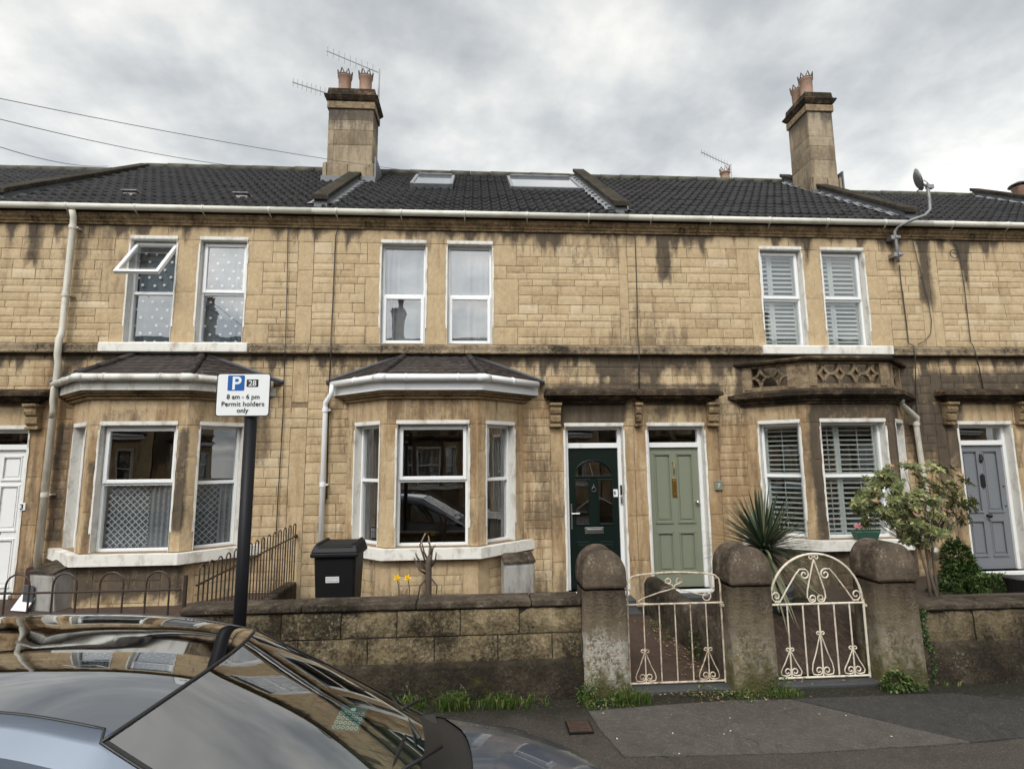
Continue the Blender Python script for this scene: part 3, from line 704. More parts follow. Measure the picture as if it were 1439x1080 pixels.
        m = MB(); bay_band(m, c, -.05, .04, 2.83, 2.865); bay_band(m, c, -.05, .07, 2.868, 2.905); bay_band(m, c, -.05, .11, 2.908, 2.94, .15); bay_band(m, c, -.05, .165, 2.942, 3.0); bay_band(m, c, -.1, .13, 3.002, 3.05, .04)
        m.build('bay_cornice', SOOT, h, bevel=.008)
        fs2 = bay_faces(c, -.0); b = MB(); bz0, bz1 = 3.05, 3.44; hz0, hz1 = 3.115, 3.405
        for i, (M, l) in enumerate(fs2):
            b.M = M; w0, w1 = -.0, .085
            half = .475 if i == 1 else .245
            cc = l/2 + (.0 if i == 1 else (-.06 if i == 0 else .06))
            slab(b, 0, l, bz0, bz1, w0, w1, [(cc-half, cc+half, hz0, hz1)])
            b.box(cc-half-.11, cc-half-.0, -.014, .0, bz0+.03, bz1-.02); b.box(cc+half, cc+half+.11, -.014, .0, bz0+.03, bz1-.02)
            nn = 4 if i == 1 else 2; sp = 2*half/nn; rad = min(sp/2, (hz1-hz0)/2) * .98; H2 = (hz1-hz0)/2
            for k in range(nn + 1):
                uc = cc - half + sp*k
                for zc, s in ((hz0, 1), (hz1, -1)):
                    a0, a1 = 0, math.pi
                    if k == 0: a1 = math.pi/2
                    if k == nn: a0 = math.pi/2
                    n = 18; pts = []
                    for q in range(n+1):
                        an = a0 + (a1-a0)*q/n; pts.append((uc + rad*math.cos(an), zc + s*(H2*1.03)*math.sin(an)))
                    for q in range(n):
                        (x0, y0), (x1, y1) = pts[q], pts[q+1]; dx, dy = x1-x0, y1-y0; L_ = math.hypot(dx, dy); nx, ny = -dy/L_*.017, dx/L_*.017
                        lim = lambda v: max(cc-half-.003, min(cc+half+.003, v)); lz = lambda v: max(hz0-.003, min(hz1+.003, v))
                        b.poly([(lim(x0-nx), lz(y0-ny)), (lim(x1-nx), lz(y1-ny)), (lim(x1+nx), lz(y1+ny)), (lim(x0+nx), lz(y0+ny))], w0+.006+.001*(q % 2)+.002*(s > 0), w1-.01)
        bo = b.build('balustrade', BALU, h)
        m = MB(); bay_band(m, c, -.14, .075, 3.445, 3.475, .09); bay_band(m, c, -.14, .09, 3.475, 3.505, .06); m.build('balustrade_coping', SOOT, bo, bevel=.01)
        f = MB(); q = bay_pts(c, .02); f.add([(p.x, p.y, 3.035) for p in q], [(0, 1, 2, 3)]); f.build('bay_roof', LEAD, h)

def console(mb, u0, u1, zt, zb):
    """scrolled stone bracket: side profile in (y,z)"""
    H_ = zt - zb
    pr = [(0, zt), (-.15, zt), (-.155, zt-.10*H_), (-.13, zt-.16*H_), (-.14, zt-.30*H_), (-.12, zt-.44*H_), (-.085, zt-.5*H_), (-.105, zt-.55*H_), (-.095, zt-.78*H_), (-.06, zt-.86*H_), (-.07, zt-.92*H_), (-.07, zb), (0, zb)]
    mb.prism(pr, u0, u1)
    mb.box(u0-.012, u1+.012, -.165, 0, zt-.04, zt-.001); mb.box(u0-.008, u1+.008, -.085, 0, zb-.001, zb+.035)
def tiled_slope(h, x0, x1, ridge_z, top_y, mat=TILE):
    r = MB(); r.fa['blk'] = []; per = .152; gauge = .305
    k_ = (ridge_z - EAVE_Z) / (top_y + .1); L_ = math.hypot(top_y + .1, ridge_z - EAVE_Z); rows = int(math.ceil(L_ / gauge))
    ty, tz = (top_y+.1)/L_, (ridge_z-EAVE_Z)/L_; ny, nz = -tz, ty
    seg = 8; n = int((x1 - x0) / per * seg)
    prof = [(-.5 + .5*math.cos(2*math.pi*i/seg)) for i in range(seg)]
    for row in range(rows):
        s0, s1 = row*gauge - .03, min(L_, (row+1)*gauge + .02)
        vs = []; jit = rnd.uniform(-.004, .004)
        for ci, (s, lift) in enumerate(((s0, -.018), (s0, .034), (s1, -.006))):
            for i in range(n+1):
                x = x0 + (x1-x0)*i/n; cidx = int(i / (2*seg)); rr = random.Random(row*991 + cidx*7 + int(x0*10)).uniform(-.006, .006)
                q = i % (2*seg); w = math.cos(2*math.pi*(q / seg)); hgt = .030*(w if w > -.2 else -.2 - .25*(w+.2))
                l = lift + (hgt if ci != 0 else hgt - .0) + rr + .010*fb(x*.5, row*.3, 2, 2)
                ss = s + rr * 1.5 + jit if ci < 2 else s
                vs.append((x, -.1 + ty*ss + ny*l, EAVE_Z + tz*ss + nz*l))
        fs = [(c*(n+1)+i, c*(n+1)+i+1, (c+1)*(n+1)+i+1, (c+1)*(n+1)+i) for c in range(2) for i in range(n)]
        r.add(vs, fs)
        for c in range(2):
            for i in range(n): r.fa['blk'].append(random.Random(row*57 + int(i/(2*seg))*13 + int(x0*10)).random() ** 2)
    ro = r.build('roof', mat, h, smooth=R(50), recalc=False)
    g = MB(); x = x0
    while x < x1 - .05:
        l = min(.45, x1 - x); z = ridge_z + .005 + rnd.uniform(-.006, .006)
        g.tube([(x, top_y, z), (x + l - .005, top_y, z)], [.105, .1], 12); x += l
    g.build('ridge_tile', RIDGE, ro, smooth=R(50))
    b = MB(); b.quad((x0, top_y, ridge_z), (x1, top_y, ridge_z), (x1, 2*top_y+.1, EAVE_Z), (x0, 2*top_y+.1, EAVE_Z)); b.build('rear_slope', mat, ro)
    return k_, ro
def parapet(h, x, ridge_z, top_y, side=None):
    """coped party wall that rides over the roof down to the gutter"""
    k_ = (ridge_z - EAVE_Z) / (top_y + .1)
    rz = lambda y: EAVE_Z + k_*(y+.1)
    w = .13; up = .2; y0 = .22
    m = MB(); m.M = None
    prof = [(y0, rz(y0)-.15), (y0, rz(y0)+up-.05), (top_y, rz(top_y)+up-.05), (top_y, rz(top_y)-.3)]
    m.prism(prof, x-w+.03, x+w-.03)
    po = m.build('party_parapet', LEAD, h)
    m = MB(); n = 7; l0 = y0 - .05
    for i in range(n):
        a = l0 + (top_y+.04-l0)*i/n; b = l0 + (top_y+.04-l0)*(i+1)/n - .006
        m.prism([(a, rz(a)+up-.05), (a, rz(a)+up+.035), (b, rz(b)+up+.035), (b, rz(b)+up-.05)], x-w, x+w)
    m.build('parapet_coping', COPING_P, po, bevel=.012)
    n = 13
    for s in (-1, 1):
        f = MB()
        for i in range(n):
            y = y0 + .1 + (top_y - y0 - .2)*i/n
            f.add([(x+s*(w-.03), y, rz(y)+.055), (x+s*(w+.10+rnd.uniform(-.02, .03)), y+.01, rz(y)+.05), (x+s*(w+.08), y+.19, rz(y+.19)+.055), (x+s*(w-.03), y+.2, rz(y+.2)+.09)], [(0, 1, 2, 3)])
        f.build('stepped_flashing', LEADB, po)
COPING_P = rough_stone('roof_coping_stone', [(.022, .020, .016), (.05, .043, .033), (.10, .085, .062)], .4, .4, .5)
LEADB = simple('pale_lead', (.20, .205, .215), .5, .1, var=.5, scale=12, bmp=.2)
def chimney(h, xa, xb, ya, yb, zbase, ztop, pots, key, cap_black=True):
    c = MB()
    xs = ((frame(xa, ya, 1, 0), xb-xa), (frame(xb, ya, 0, 1), yb-ya), (frame(xa, yb, 0, -1), yb-ya), (frame(xb, yb, -1, 0), xb-xa))
    core = MB(); core.box(xa+.015, xb-.015, ya+.015, yb-.015, zbase-.6, ztop); co_ = core.build('chimney', MORTAR, h)
    zs = [zbase - .6, zbase - .2, zbase + .35, zbase + .78, zbase+1.1, zbase+1.32, ztop-.42, ztop-.24]; zs = [z for z in zs if z < ztop-.2]
    for M, l in xs:
        c.M = M
        for a, b in zip(zs[:-1], zs[1:]):
            m_ = rnd.uniform(.38, .62) * l
            if l < .6: block_faces(c, 0, l, a, b, rnd.random(), .2, key)
            elif rnd.random() < .7: block_faces(c, 0, m_, a, b, rnd.random(), .2, key); block_faces(c, m_, l, a, b, rnd.random(), .2, key)
            else: block_faces(c, 0, .12, a, b, rnd.random(), .2, key); block_faces(c, .12, l, a, b, rnd.random(), .2, key)
    c.build('chimney_stone', CHIM, co_, recalc=False)
    p = MB()
    for a, b, o in ((zbase-.5, zbase+.33, .035), (ztop-.40, ztop-.30, .02)):
        p.M = None
    p.box(xa-.03, xb+.03, ya-.03, yb+.03, ztop-.42, ztop-.27)
    p.build('chimney_neck', BALU, co_, bevel=.01)
    b = MB()
    for M, l in xs:
        b.M = M
        block_faces(b, -.035, l*.5, zbase-.55, zbase+.36, .4, .2, key, dep=.05); block_faces(b, l*.5, l+.035, zbase-.55, zbase+.36, .6, .2, key, dep=.05)
        for pp in b.v[-1:]: pass
    for i, v in enumerate(b.v):
        cx_, cy_ = (xa+xb)/2, (ya+yb)/2; v.x += .035*(1 if v.x > cx_ else -1); v.y += .035*(1 if v.y > cy_ else -1)
    b.build('chimney_plinth', CHIM, co_, recalc=False)
    p = MB()
    def ring(o0, o1, z0, z1):
        p.add([(xa-o0, ya-o0, z0), (xb+o0, ya-o0, z0), (xb+o0, yb+o0, z0), (xa-o0, yb+o0, z0), (xa-o1, ya-o1, z1), (xb+o1, ya-o1, z1), (xb+o1, yb+o1, z1), (xa-o1, yb+o1, z1)],
              [(0,3,2,1),(4,5,6,7),(0,1,5,4),(1,2,6,5),(2,3,7,6),(3,0,4,7)])
    ring(.03, .085, ztop-.25, ztop-.17); ring(.09, .09, ztop-.168, ztop-.14); ring(.04, .02, ztop-.138, ztop+.03)
    p.build('chimney_cap', SOOT, co_, bevel=.012)
    f = MB(); f.box(xa-.08, xb+.08, ya-.09, ya-.05, zbase-.22, zbase+.06); f.box(xb+.06, xb+.09, ya-.06, ya+.55, zbase-.1, zbase+.5); f.build('flashing', LEAD, co_)
    for px, py, s in pots:
        t = MB(); z = ztop+.02
        t.lathe([(.14, 0), (.13, .05), (.125, .1), (.130, .40), (.145, .415), (.145, .44), (.125, .445), (.11, .44), (.10, .05)], (px, py, z), 20)
        po = t.build('chimney_pot', TERRA, co_, smooth=R(40))
        t = MB()
        for i in range(7):
            a = 2*math.pi*i/7; b_ = a + .42
            P1 = lambda an, r_, zz_: (px + r_*math.cos(an), py + r_*math.sin(an), z + zz_)
            t.tube([P1(a - .38, .132, .44), P1(a, .150, .56), P1(a + .38, .132, .44)], .016, 5)
        t.lathe([(.138, .435), (.15, .44), (.15, .455), (.13, .46)], (px, py, z), 20)
        t.build('pot_crown', SOOTP, po)
SOOTP = simple('sooty_terracotta', (.10, .075, .065), .85, var=.4, scale=12)

def ogee(mb, x0, x1, z):              # eaves moulding under the gutter
    mb.prism([(0, z-.15), (-.028, z-.15), (-.028, z-.118), (-.045, z-.112), (-.050, z-.085), (-.085, z-.055), (-.09, z-.03), (-.10, z-.028), (-.10, z), (0, z)], x0, x1)
def skylight(h, x0, x1, y0, y1, k_):
    rz = lambda y: EAVE_Z + k_*(y+.1)
    def q(x, y, l): return (x, y - l*.588, rz(y) + l*.809)
    m = MB(); t = .06
    def bar(xa, xb, ya, yb, l0, l1):
        m.add([q(xa,ya,l0), q(xb,ya,l0), q(xb,yb,l0), q(xa,yb,l0), q(xa,ya,l1), q(xb,ya,l1), q(xb,yb,l1), q(xa,yb,l1)], [(0,3,2,1),(4,5,6,7),(0,1,5,4),(1,2,6,5),(2,3,7,6),(3,0,4,7)])
    bar(x0, x0+t, y0, y1, .0, .10); bar(x1-t, x1, y0, y1, .0, .10); bar(x0+t, x1-t, y0, y0+t, .0, .095); bar(x0+t, x1-t, y1-t, y1, .0, .125)
    o = m.build('skylight', LEADB, h, bevel=.004)
    m = MB(); bar(x0+t, x1-t, y0+t, y1-t, .07, .08); m.build('pane', SKYG, o)
SKYG = simple('skylight_glass', (.16, .18, .2), .04, var=.02, bmp=0, coat=1, spec=1.0)

def house(name_label, x0, x1, ridge_z, uw, bayc, baykind, baystyles, baycas, dr, zdoor, upst, key, chim=None, par=True, upcas='bottom', pil=None, white_sill=None, sky=(), vents=(), pipe=None, opened=None):
    xc = (x0+x1)/2; top_y = 3.62
    h = thing('terraced_house', (xc, 0, 0), name_label, 'house', 'stone terraced houses of the row')
    M0 = frame(0, 0, 1, 0)
    bl, br = bayc-BHW-BSIDE+.06, bayc+BHW+BSIDE-.06
    bayhole = (bl+.12, br-.12, .5, 2.85)
    holes = [(a, b, 3.785, 5.345) for a, b in uw] + [(dr[0], dr[1], zdoor, 2.555), bayhole]
    w = MB(); slab(w, x0, x1, -.1, EAVE_Z-.02, .014, .32, holes)
    w.box(x0, x0+.1, .32, 7.3, -.1, EAVE_Z); w.box(x1-.1, x1, .32, 7.3, -.1, EAVE_Z); w.box(x0, x1, 7.3, 7.4, -.1, EAVE_Z)
    w.box(x0+.1, x1-.1, .32, 7.3, 3.3, 3.4); w.box(x0+.1, x1-.1, .32, 7.3, 5.5, 5.55); w.box(x0+.1, x1-.1, 3.4, 3.5, 0, 3.3); w.box(x0+.1, x1-.1, 3.4, 3.5, 3.4, 5.5)
    w.box((bl if dr[0] > bayc else br)-.02, (bl if dr[0] > bayc else br)+.08, .32, 3.4, 0, 3.3) if False else None
    core = w.build('inner_wall', MORTAR, h)
    f = MB(); f.M = M0
    # upper storey: pilaster strip on the party line, window jambs of large blocks, coursed rubble between
    pl, prr = pil if pil else (x1-.14, x1)
    sp = [(pl, prr, 3.78, 5.6)]
    if x0 + .13 < uw[0][0] - .4: pass
    zt = 5.345
    for z0_, z1_ in ((3.78, 4.35), (4.35, 4.9), (4.9, zt)):
        block_faces(f, pl, prr, z0_, z1_, rnd.uniform(.4, .9), 1, key)
    block_faces(f, pl-.02, prr, zt, 5.6, rnd.uniform(.6, .95), 1, key)
    rows = rows_between(3.78, zt); i = 0; k = 0
    jl, jr = uw[0][0], uw[-1][1]
    while i < len(rows)-1:
        j = min(len(rows)-1, i + rnd.choice((2, 3, 3, 4)));
        if len(rows)-1-j == 1: j = len(rows)-1
        el = .22 + .17*(k % 2) + rnd.uniform(-.03, .03); er = .22 + .17*((k+1) % 2) + rnd.uniform(-.03, .03)
        a_, b_ = rows[i], rows[j]
        block_faces(f, max(x0+.0, jl-el), jl, a_, b_, rnd.uniform(.3, .6), 1, key, g=.0035); block_faces(f, jr, min(jr+er, pl if pl > jr else x1), a_, b_, rnd.uniform(.3, .6), 1, key, g=.0035)
        sp.append((jl-el, jr+er, a_, b_)); i = j; k += 1
    block_faces(f, uw[0][1], uw[1][0], 3.78, 4.55, .45, 1, key, g=.002); block_faces(f, uw[0][1], uw[1][0], 4.55, zt, .5, 1, key, g=.002)
    course_fill(f, x0, x1, rows, sp, key, (.17, .42))
    x = x0                                 # the tall frieze course
    while x < x1 - .001:
        l = rnd.uniform(.42, .85)
        if x1 - x - l < .3: l = x1 - x
        if not (x + l > pl and x < prr): block_faces(f, x, x+l, zt, 5.6, rnd.uniform(.2, .8), .6, key)
        else:
            if x < pl - .05: block_faces(f, x, pl-.02, zt, 5.6, rnd.random(), .6, key)
            if x + l > prr + .05: block_faces(f, prr, x+l, zt, 5.6, rnd.random(), .6, key)
        x += l
    # lower storey
    dl, dR = dr; jw = .22
    sp = [(bl, br, -.1, 3.12), (dl, dR, zdoor, 2.555), (dl-.06, dR+.06, 2.555, 2.9)]
    block_faces(f, dl-.06, dR+.06, 2.555, 2.92, .45, 1, key, g=.003)
    for s, e in ((-1, dl), (1, dR)):
        for a_, b_ in ((-.05, .62), (.62, 1.25), (1.25, 1.9), (1.9, 2.555)):
            p, q = (e-jw, e) if s < 0 else (e, e+jw)
            if p < x0: p = x0
            if q > x1: q = x1
            if q - p > .04: block_faces(f, p, q, a_, b_, rnd.uniform(.25, .7), 1, key, g=.0035)
        sp.append((e-jw if s < 0 else e, e if s < 0 else e+jw, -.05, 2.555))
    if pl - jr > .1 or pil:
        lo = [(-.05, .7), (.7, 1.45), (1.45, 2.2), (2.2, 2.55), (2.92, 3.62)]
        for a_, b_ in lo:
            if not (prr > dl-jw and pl < dR+jw): block_faces(f, pl, prr, a_, b_, rnd.uniform(.35, .8), 1, key)
        if not (prr > dl-jw and pl < dR+jw): sp.append((pl, prr, -.05, 2.55)); sp.append((pl, prr, 2.92, 3.62))
    rws = rows_between(-.05, 2.56, (.115, .155)) + rows_between(2.56, 3.62, (.12, .16))[1:]
    course_fill(f, x0, x1, rws, sp, key, (.16, .40))
    f.build('facade', STONE, core, recalc=False)
    # string course; the sill under the upper windows is part of it
    ws = white_sill
    for a, b in ([(x0, x1)] if not ws else [(x0, ws[0]), (ws[1], x1)]):
        s = MB(); x = a
        while x < b - .01:
            l = min(rnd.uniform(.8, 1.4), b - x)
            if b - x - l < .3: l = b - x
            s.prism([(0, 3.775), (-.055, 3.765), (-.085, 3.735), (-.085, 3.665), (-.10, 3.655), (-.10, 3.625), (0, 3.622)], x+.002, x+l-.002); x += l
        s.build('string_course', STRING, h, bevel=.006)
    if ws:
        s = MB(); s.prism([(.1, 3.785), (0, 3.785), (-.10, 3.772), (-.112, 3.76), (-.112, 3.64), (-.10, 3.63), (0, 3.63)], ws[0]+.003, ws[1]-.003); s.build('window_sill', PAINT, h, bevel=.008)
    e = MB(); x = x0
    while x < x1 - .01:
        l = min(rnd.uniform(1.0, 1.7), x1 - x)
        if x1 - x - l < .5: l = x1 - x
        ogee(e, x+.002, x+l-.002, 5.70); x += l
    e.build('eaves_moulding', EAVST, h, bevel=.006)
    e = MB(); e.box(x0, x1, -.108, .3, 5.702, 5.752); e.build('fascia', BLACKM, h)
    g = MB(); g.tube([(x0, -.16, 5.757), (x1, -.16, 5.757)], .046, 14)
    x = x0 + .35
    while x < x1: g.tube([(x-.018, -.16, 5.757), (x+.018, -.16, 5.757)], .051, 14); g.tube([(x, -.16, 5.70), (x+.01, -.06, 5.66)], .006, 5); x += .95
    gm = GUTM
    g.build('gutter', gm, h, smooth=R(40))
    for i, (a, b) in enumerate(uw):
        window(h, M0, a, b, 3.785, 5.345, upst, cas=upcas, split=.49, open_=(opened if opened and i == 0 else 0), frame_m=UPVC)
    build_bay(h, bayc, baykind, baystyles, key, baycas)
    k_, ro = tiled_slope(h, x0+.05, x1-.05, ridge_z, top_y)
    if par: parapet(h, x1, ridge_z, top_y)
    if chim: chimney(h, *chim, key)
    for s_ in sky: skylight(h, *s_, k_)
    for vx in vents:
        m = MB(); y = .75; z = EAVE_Z + k_*(y+.1); m.prism([(y-.06, z-.02), (y-.06, z+.03), (y+.14, z+.13), (y+.14, z+.08)], vx-.10, vx+.10); m.box(vx-.125, vx+.125, y-.09, y+.10, z+.055, z+.075); m.build('roof_vent', GREYBOX, h, bevel=.01)
    return h
EAVST = rough_stone('eaves_moulding_stone', [(.10, .072, .045), (.24, .165, .09), (.38, .28, .16)], .0, .12, .42, .6)
def hood(h, x0, x1, br_, mat=SOOT):
    m = MB()
    for z0, z1, o in ((2.895, 2.925, .09), (2.927, 2.952, .13), (2.954, 2.985, .17), (2.987, 3.045, .22)): m.box(x0+.22-o, x1-.22+o, -o, 0, z0, z1)
    m.add([(x0, -.215, 3.047), (x1, -.215, 3.047), (x1, 0, 3.047), (x0, 0, 3.047), (x0+.06, -.15, 3.075), (x1-.06, -.15, 3.075), (x1-.03, 0, 3.115), (x0+.03, 0, 3.115)], [(0,3,2,1),(4,5,6,7),(0,1,5,4),(1,2,6,5),(2,3,7,6),(3,0,4,7)])
    o = m.build('door_hood', mat, h, bevel=.012)
    for a, b in br_:
        m = MB(); console(m, a, b, 2.893, 2.545); m.build('bracket', BRKT, o, bevel=.008)
BRKT = rough_stone('bracket_stone', [(.16, .11, .065), (.30, .215, .125), (.42, .31, .185)], .0, .2, .28)

# stains seen on the stone: dirt 'd' (one with balustrade shade painted in), rust-brown 'r'
STAINS_AND_SHADE += [
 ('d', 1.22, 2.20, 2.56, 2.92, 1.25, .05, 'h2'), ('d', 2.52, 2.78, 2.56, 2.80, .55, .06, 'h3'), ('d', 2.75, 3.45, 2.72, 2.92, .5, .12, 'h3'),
 ('d', 2.86, 2.97, 5.1, 5.62, 1.6, .09, None), ('d', 2.90, 2.98, 4.8, 5.2, 1.5, .10, None), ('d', 7.16, 7.28, 4.5, 5.65, 1.0, .10, None), ('d', -6.46, -6.38, 4.95, 5.6, 1.0, .09, None),
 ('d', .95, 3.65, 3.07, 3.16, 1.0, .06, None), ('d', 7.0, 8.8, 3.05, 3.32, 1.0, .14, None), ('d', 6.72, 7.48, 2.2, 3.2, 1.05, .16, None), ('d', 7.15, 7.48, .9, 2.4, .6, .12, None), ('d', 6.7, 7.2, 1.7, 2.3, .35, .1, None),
 ('r', 6.7, 7.5, .2, 2.6, .5, .2, None), ('r', 3.60, 4.1, .2, 2.6, .55, .15, None), ('r', .75, 1.3, .7, 2.9, .45, .15, None), ('d', .75, 1.05, 1.9, 2.7, .35, .12, None), ('d', .72, 1.25, .8, 2.0, .18, .12, None),
 ('r', -6.2, -5.55, .2, 3.4, .75, .15, None), ('d', -5.8, -5.6, 1.0, 2.6, .7, .07, None), ('d', -6.0, -5.7, 3.2, 3.6, .5, .15, None), ('d', -3.3, -3.0, 2.0, 2.9, .4, .12, None),
 ('d', 2.15, 2.6, 3.1, 3.62, .65, .12, None), ('d', .6, 2.2, 3.42, 3.62, .35, .12, None), ('r', 3.15, 3.5, 2.2, 2.9, .4, .1, None), ('d', -.7, 1.2, 5.35, 5.62, .55, .2, None), ('d', 1.25, 2.25, 5.0, 5.62, .35, .25, None),
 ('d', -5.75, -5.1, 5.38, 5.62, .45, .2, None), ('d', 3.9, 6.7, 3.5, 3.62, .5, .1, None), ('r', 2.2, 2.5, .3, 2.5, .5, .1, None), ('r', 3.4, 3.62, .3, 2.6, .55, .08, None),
 # bays
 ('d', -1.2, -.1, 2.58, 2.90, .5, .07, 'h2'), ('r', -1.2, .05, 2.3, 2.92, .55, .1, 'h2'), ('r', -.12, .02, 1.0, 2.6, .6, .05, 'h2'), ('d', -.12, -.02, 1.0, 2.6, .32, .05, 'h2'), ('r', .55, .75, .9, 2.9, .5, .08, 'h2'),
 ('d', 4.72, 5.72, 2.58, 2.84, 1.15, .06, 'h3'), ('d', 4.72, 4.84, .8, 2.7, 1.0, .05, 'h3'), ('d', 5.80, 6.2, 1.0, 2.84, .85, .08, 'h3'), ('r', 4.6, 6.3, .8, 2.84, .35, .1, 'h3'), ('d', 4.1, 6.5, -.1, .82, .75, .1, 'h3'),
 ('d', -3.86, -3.77, 1.2, 2.5, 1.0, .04, 'h1'), ('r', -4.95, -4.84, .9, 2.4, .95, .06, 'h1'), ('d', -4.95, -4.86, .95, 2.1, .5, .05, 'h1'), ('d', -5.0, -3.75, .42, .82, 1.1, .08, 'h1'), ('d', -4.95, -4.1, 2.6, 2.75, .25, .05, 'h1'), ('r', -5.4, -3.2, 2.5, 2.9, .2, .1, 'h1'),
 # black stain behind the balustrade with its shade painted in, then chimney tops
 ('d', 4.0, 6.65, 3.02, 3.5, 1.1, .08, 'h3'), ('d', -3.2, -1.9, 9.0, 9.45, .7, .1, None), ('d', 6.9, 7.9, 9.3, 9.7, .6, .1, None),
]
_d0 = dirt_shade_at
def dirt_shade_at(x, z, key):
    if z > 6:
        d = .22 + .6*fb(x*2, z, 4); r = .34
        for k, x0, x1, z0, z1, s, sf, kk in STAINS_AND_SHADE:
            if z0 > 6 and k == 'd': d += s * sst(x0-sf, x0, x) * (1-sst(x1, x1+sf, x)) * sst(z0-.2, z0+.1, z)
        return d, r
    return _d0(x, z, key)

POTS1 = [(-2.78, 2.72, 1), (-2.34, 2.72, 1), (-2.56, 2.98, 1)]
h1 = house('stone house with spotted net curtains and an open top sash, behind the parking sign', -7.2, -2.43, 8.43, [(-5.07, -4.415), (-4.08, -3.405)], -4.385, 'tiled', ['voile', 'lattice', 'lattice'], 'top', (-7.08, -6.2), .35, 'voile', 'h1',
  chim=(-3.0, -2.1, 2.45, 3.0, 7.62, 9.60, [(-2.76, 2.7, 1), (-2.33, 2.7, 1)]), pil=(-2.66, -2.43), upcas='top', white_sill=(-5.33, -3.28), vents=(-5.6, -3.85), opened=38, par=True)
hood(h1, -7.4, -5.93, [(-6.2, -6.04)])
door(h1, frame(0, 0, 1, 0), -7.08, -6.2, .35, 2.555, 2.27, 'white')
h2 = house('stone house with dark green front door and two skylights, behind the black wheelie bin', -2.43, 2.34, 8.43, [(-1.43, -.765), (-.44, .24)], -.585, 'tiled', ['vblind', 'none', 'vblind'], 'top', (1.305, 2.175), .2, 'curtain', 'h2',
  pil=(2.2, 2.34), upcas='bottom', sky=((-1.28, -.46, 2.0, 3.05), (.66, 2.08, 1.9, 3.15)), white_sill=None)
hood(h2, .995, 2.34, [(1.08, 1.235)])
door(h2, frame(0, 0, 1, 0), 1.305, 2.175, .2, 2.555, 2.235, 'green')
h3 = house('stone house with sage green front door and pierced balustrade over its shuttered bay', 2.34, 7.27, 8.43, [(4.475, 5.155), (5.485, 6.19)], 5.325, 'balustrade', ['shutter_open', 'shutter_open', 'shutter_open'], 'all', (2.54, 3.41), .2, 'shutter', 'h3',
  chim=(7.10, 7.66, 2.4, 3.1, 7.55, 9.86, [(7.27, 2.6, 1), (7.32, 2.98, 1)]), pil=(7.1, 7.27), upcas='top', white_sill=(4.365, 6.46))
hood(h3, 2.345, 3.655, [(2.355, 2.44), (3.46, 3.62)])
door(h3, frame(0, 0, 1, 0), 2.54, 3.41, .2, 2.555, 2.235, 'sage')
h4 = house('stone house with grey blue front door and black knocker, rightmost in view', 7.27, 12.0, 8.2, [(9.4, 10.08), (10.4, 11.08)], 10.25, 'tiled', ['curtain', 'curtain', 'curtain'], 'top', (7.465, 8.33), .35, 'curtain', 'h4', pil=(7.27, 7.43))
hood(h4, 7.12, 8.75, [(7.22, 7.38), (8.42, 8.58)])
door(h4, frame(0, 0, 1, 0), 7.465, 8.33, .35, 2.555, 2.235, 'grey')
h0 = house('leftmost stone house, only its dark roof showing beyond the coped parapet', -12.0, -7.2, 8.3, [(-11.1, -10.4), (-10.1, -9.4)], -10.2, 'tiled', ['curtain', 'curtain', 'curtain'], 'top', (-8.2, -7.33), .35, 'curtain', 'h0', pil=(-7.34, -7.2))
door(h0, frame(0, 0, 1, 0), -8.2, -7.33, .35, 2.555, 2.235, 'white')
# front steps belong to their houses
for h, a, b, z in ((h3, 2.48, 3.46, .165), (h2, 1.25, 2.2, .15)):
    ORG[0] = Vector(h.location); m = MB(); m.box(a, b, -.30, -.02, -.04, z); m.box(a-.0, b+.0, -.56, -.302, -.04, z-.1); m.build('front_step', SLATE, h, bevel=.01)
ORG[0] = Vector((0, 0, 0))
# the row across the street, seen in the windows and in the car's paint
def dup_tree(o, parent=None):
    c = o.copy(); COL.objects.link(c); c.parent = parent
    for ch in o.children: dup_tree(ch, c)
    return c
opp = []
for i, (src, x) in enumerate(((h3, -21.0), (h2, -16.1), (h3, -11.2), (h2, -6.4), (h3, -1.5), (h2, 3.4), (h3, 8.3), (h2, 13.2), (h3, 18.1), (h2, 22.9))):
    c = dup_tree(src); c.location = (x, -17.2, 0); c.rotation_euler = (0, 0, math.pi); c['group'] = 'stone houses across the street'
    c['label'] = 'stone terraced house across the street, mirrored in panes and car paint'

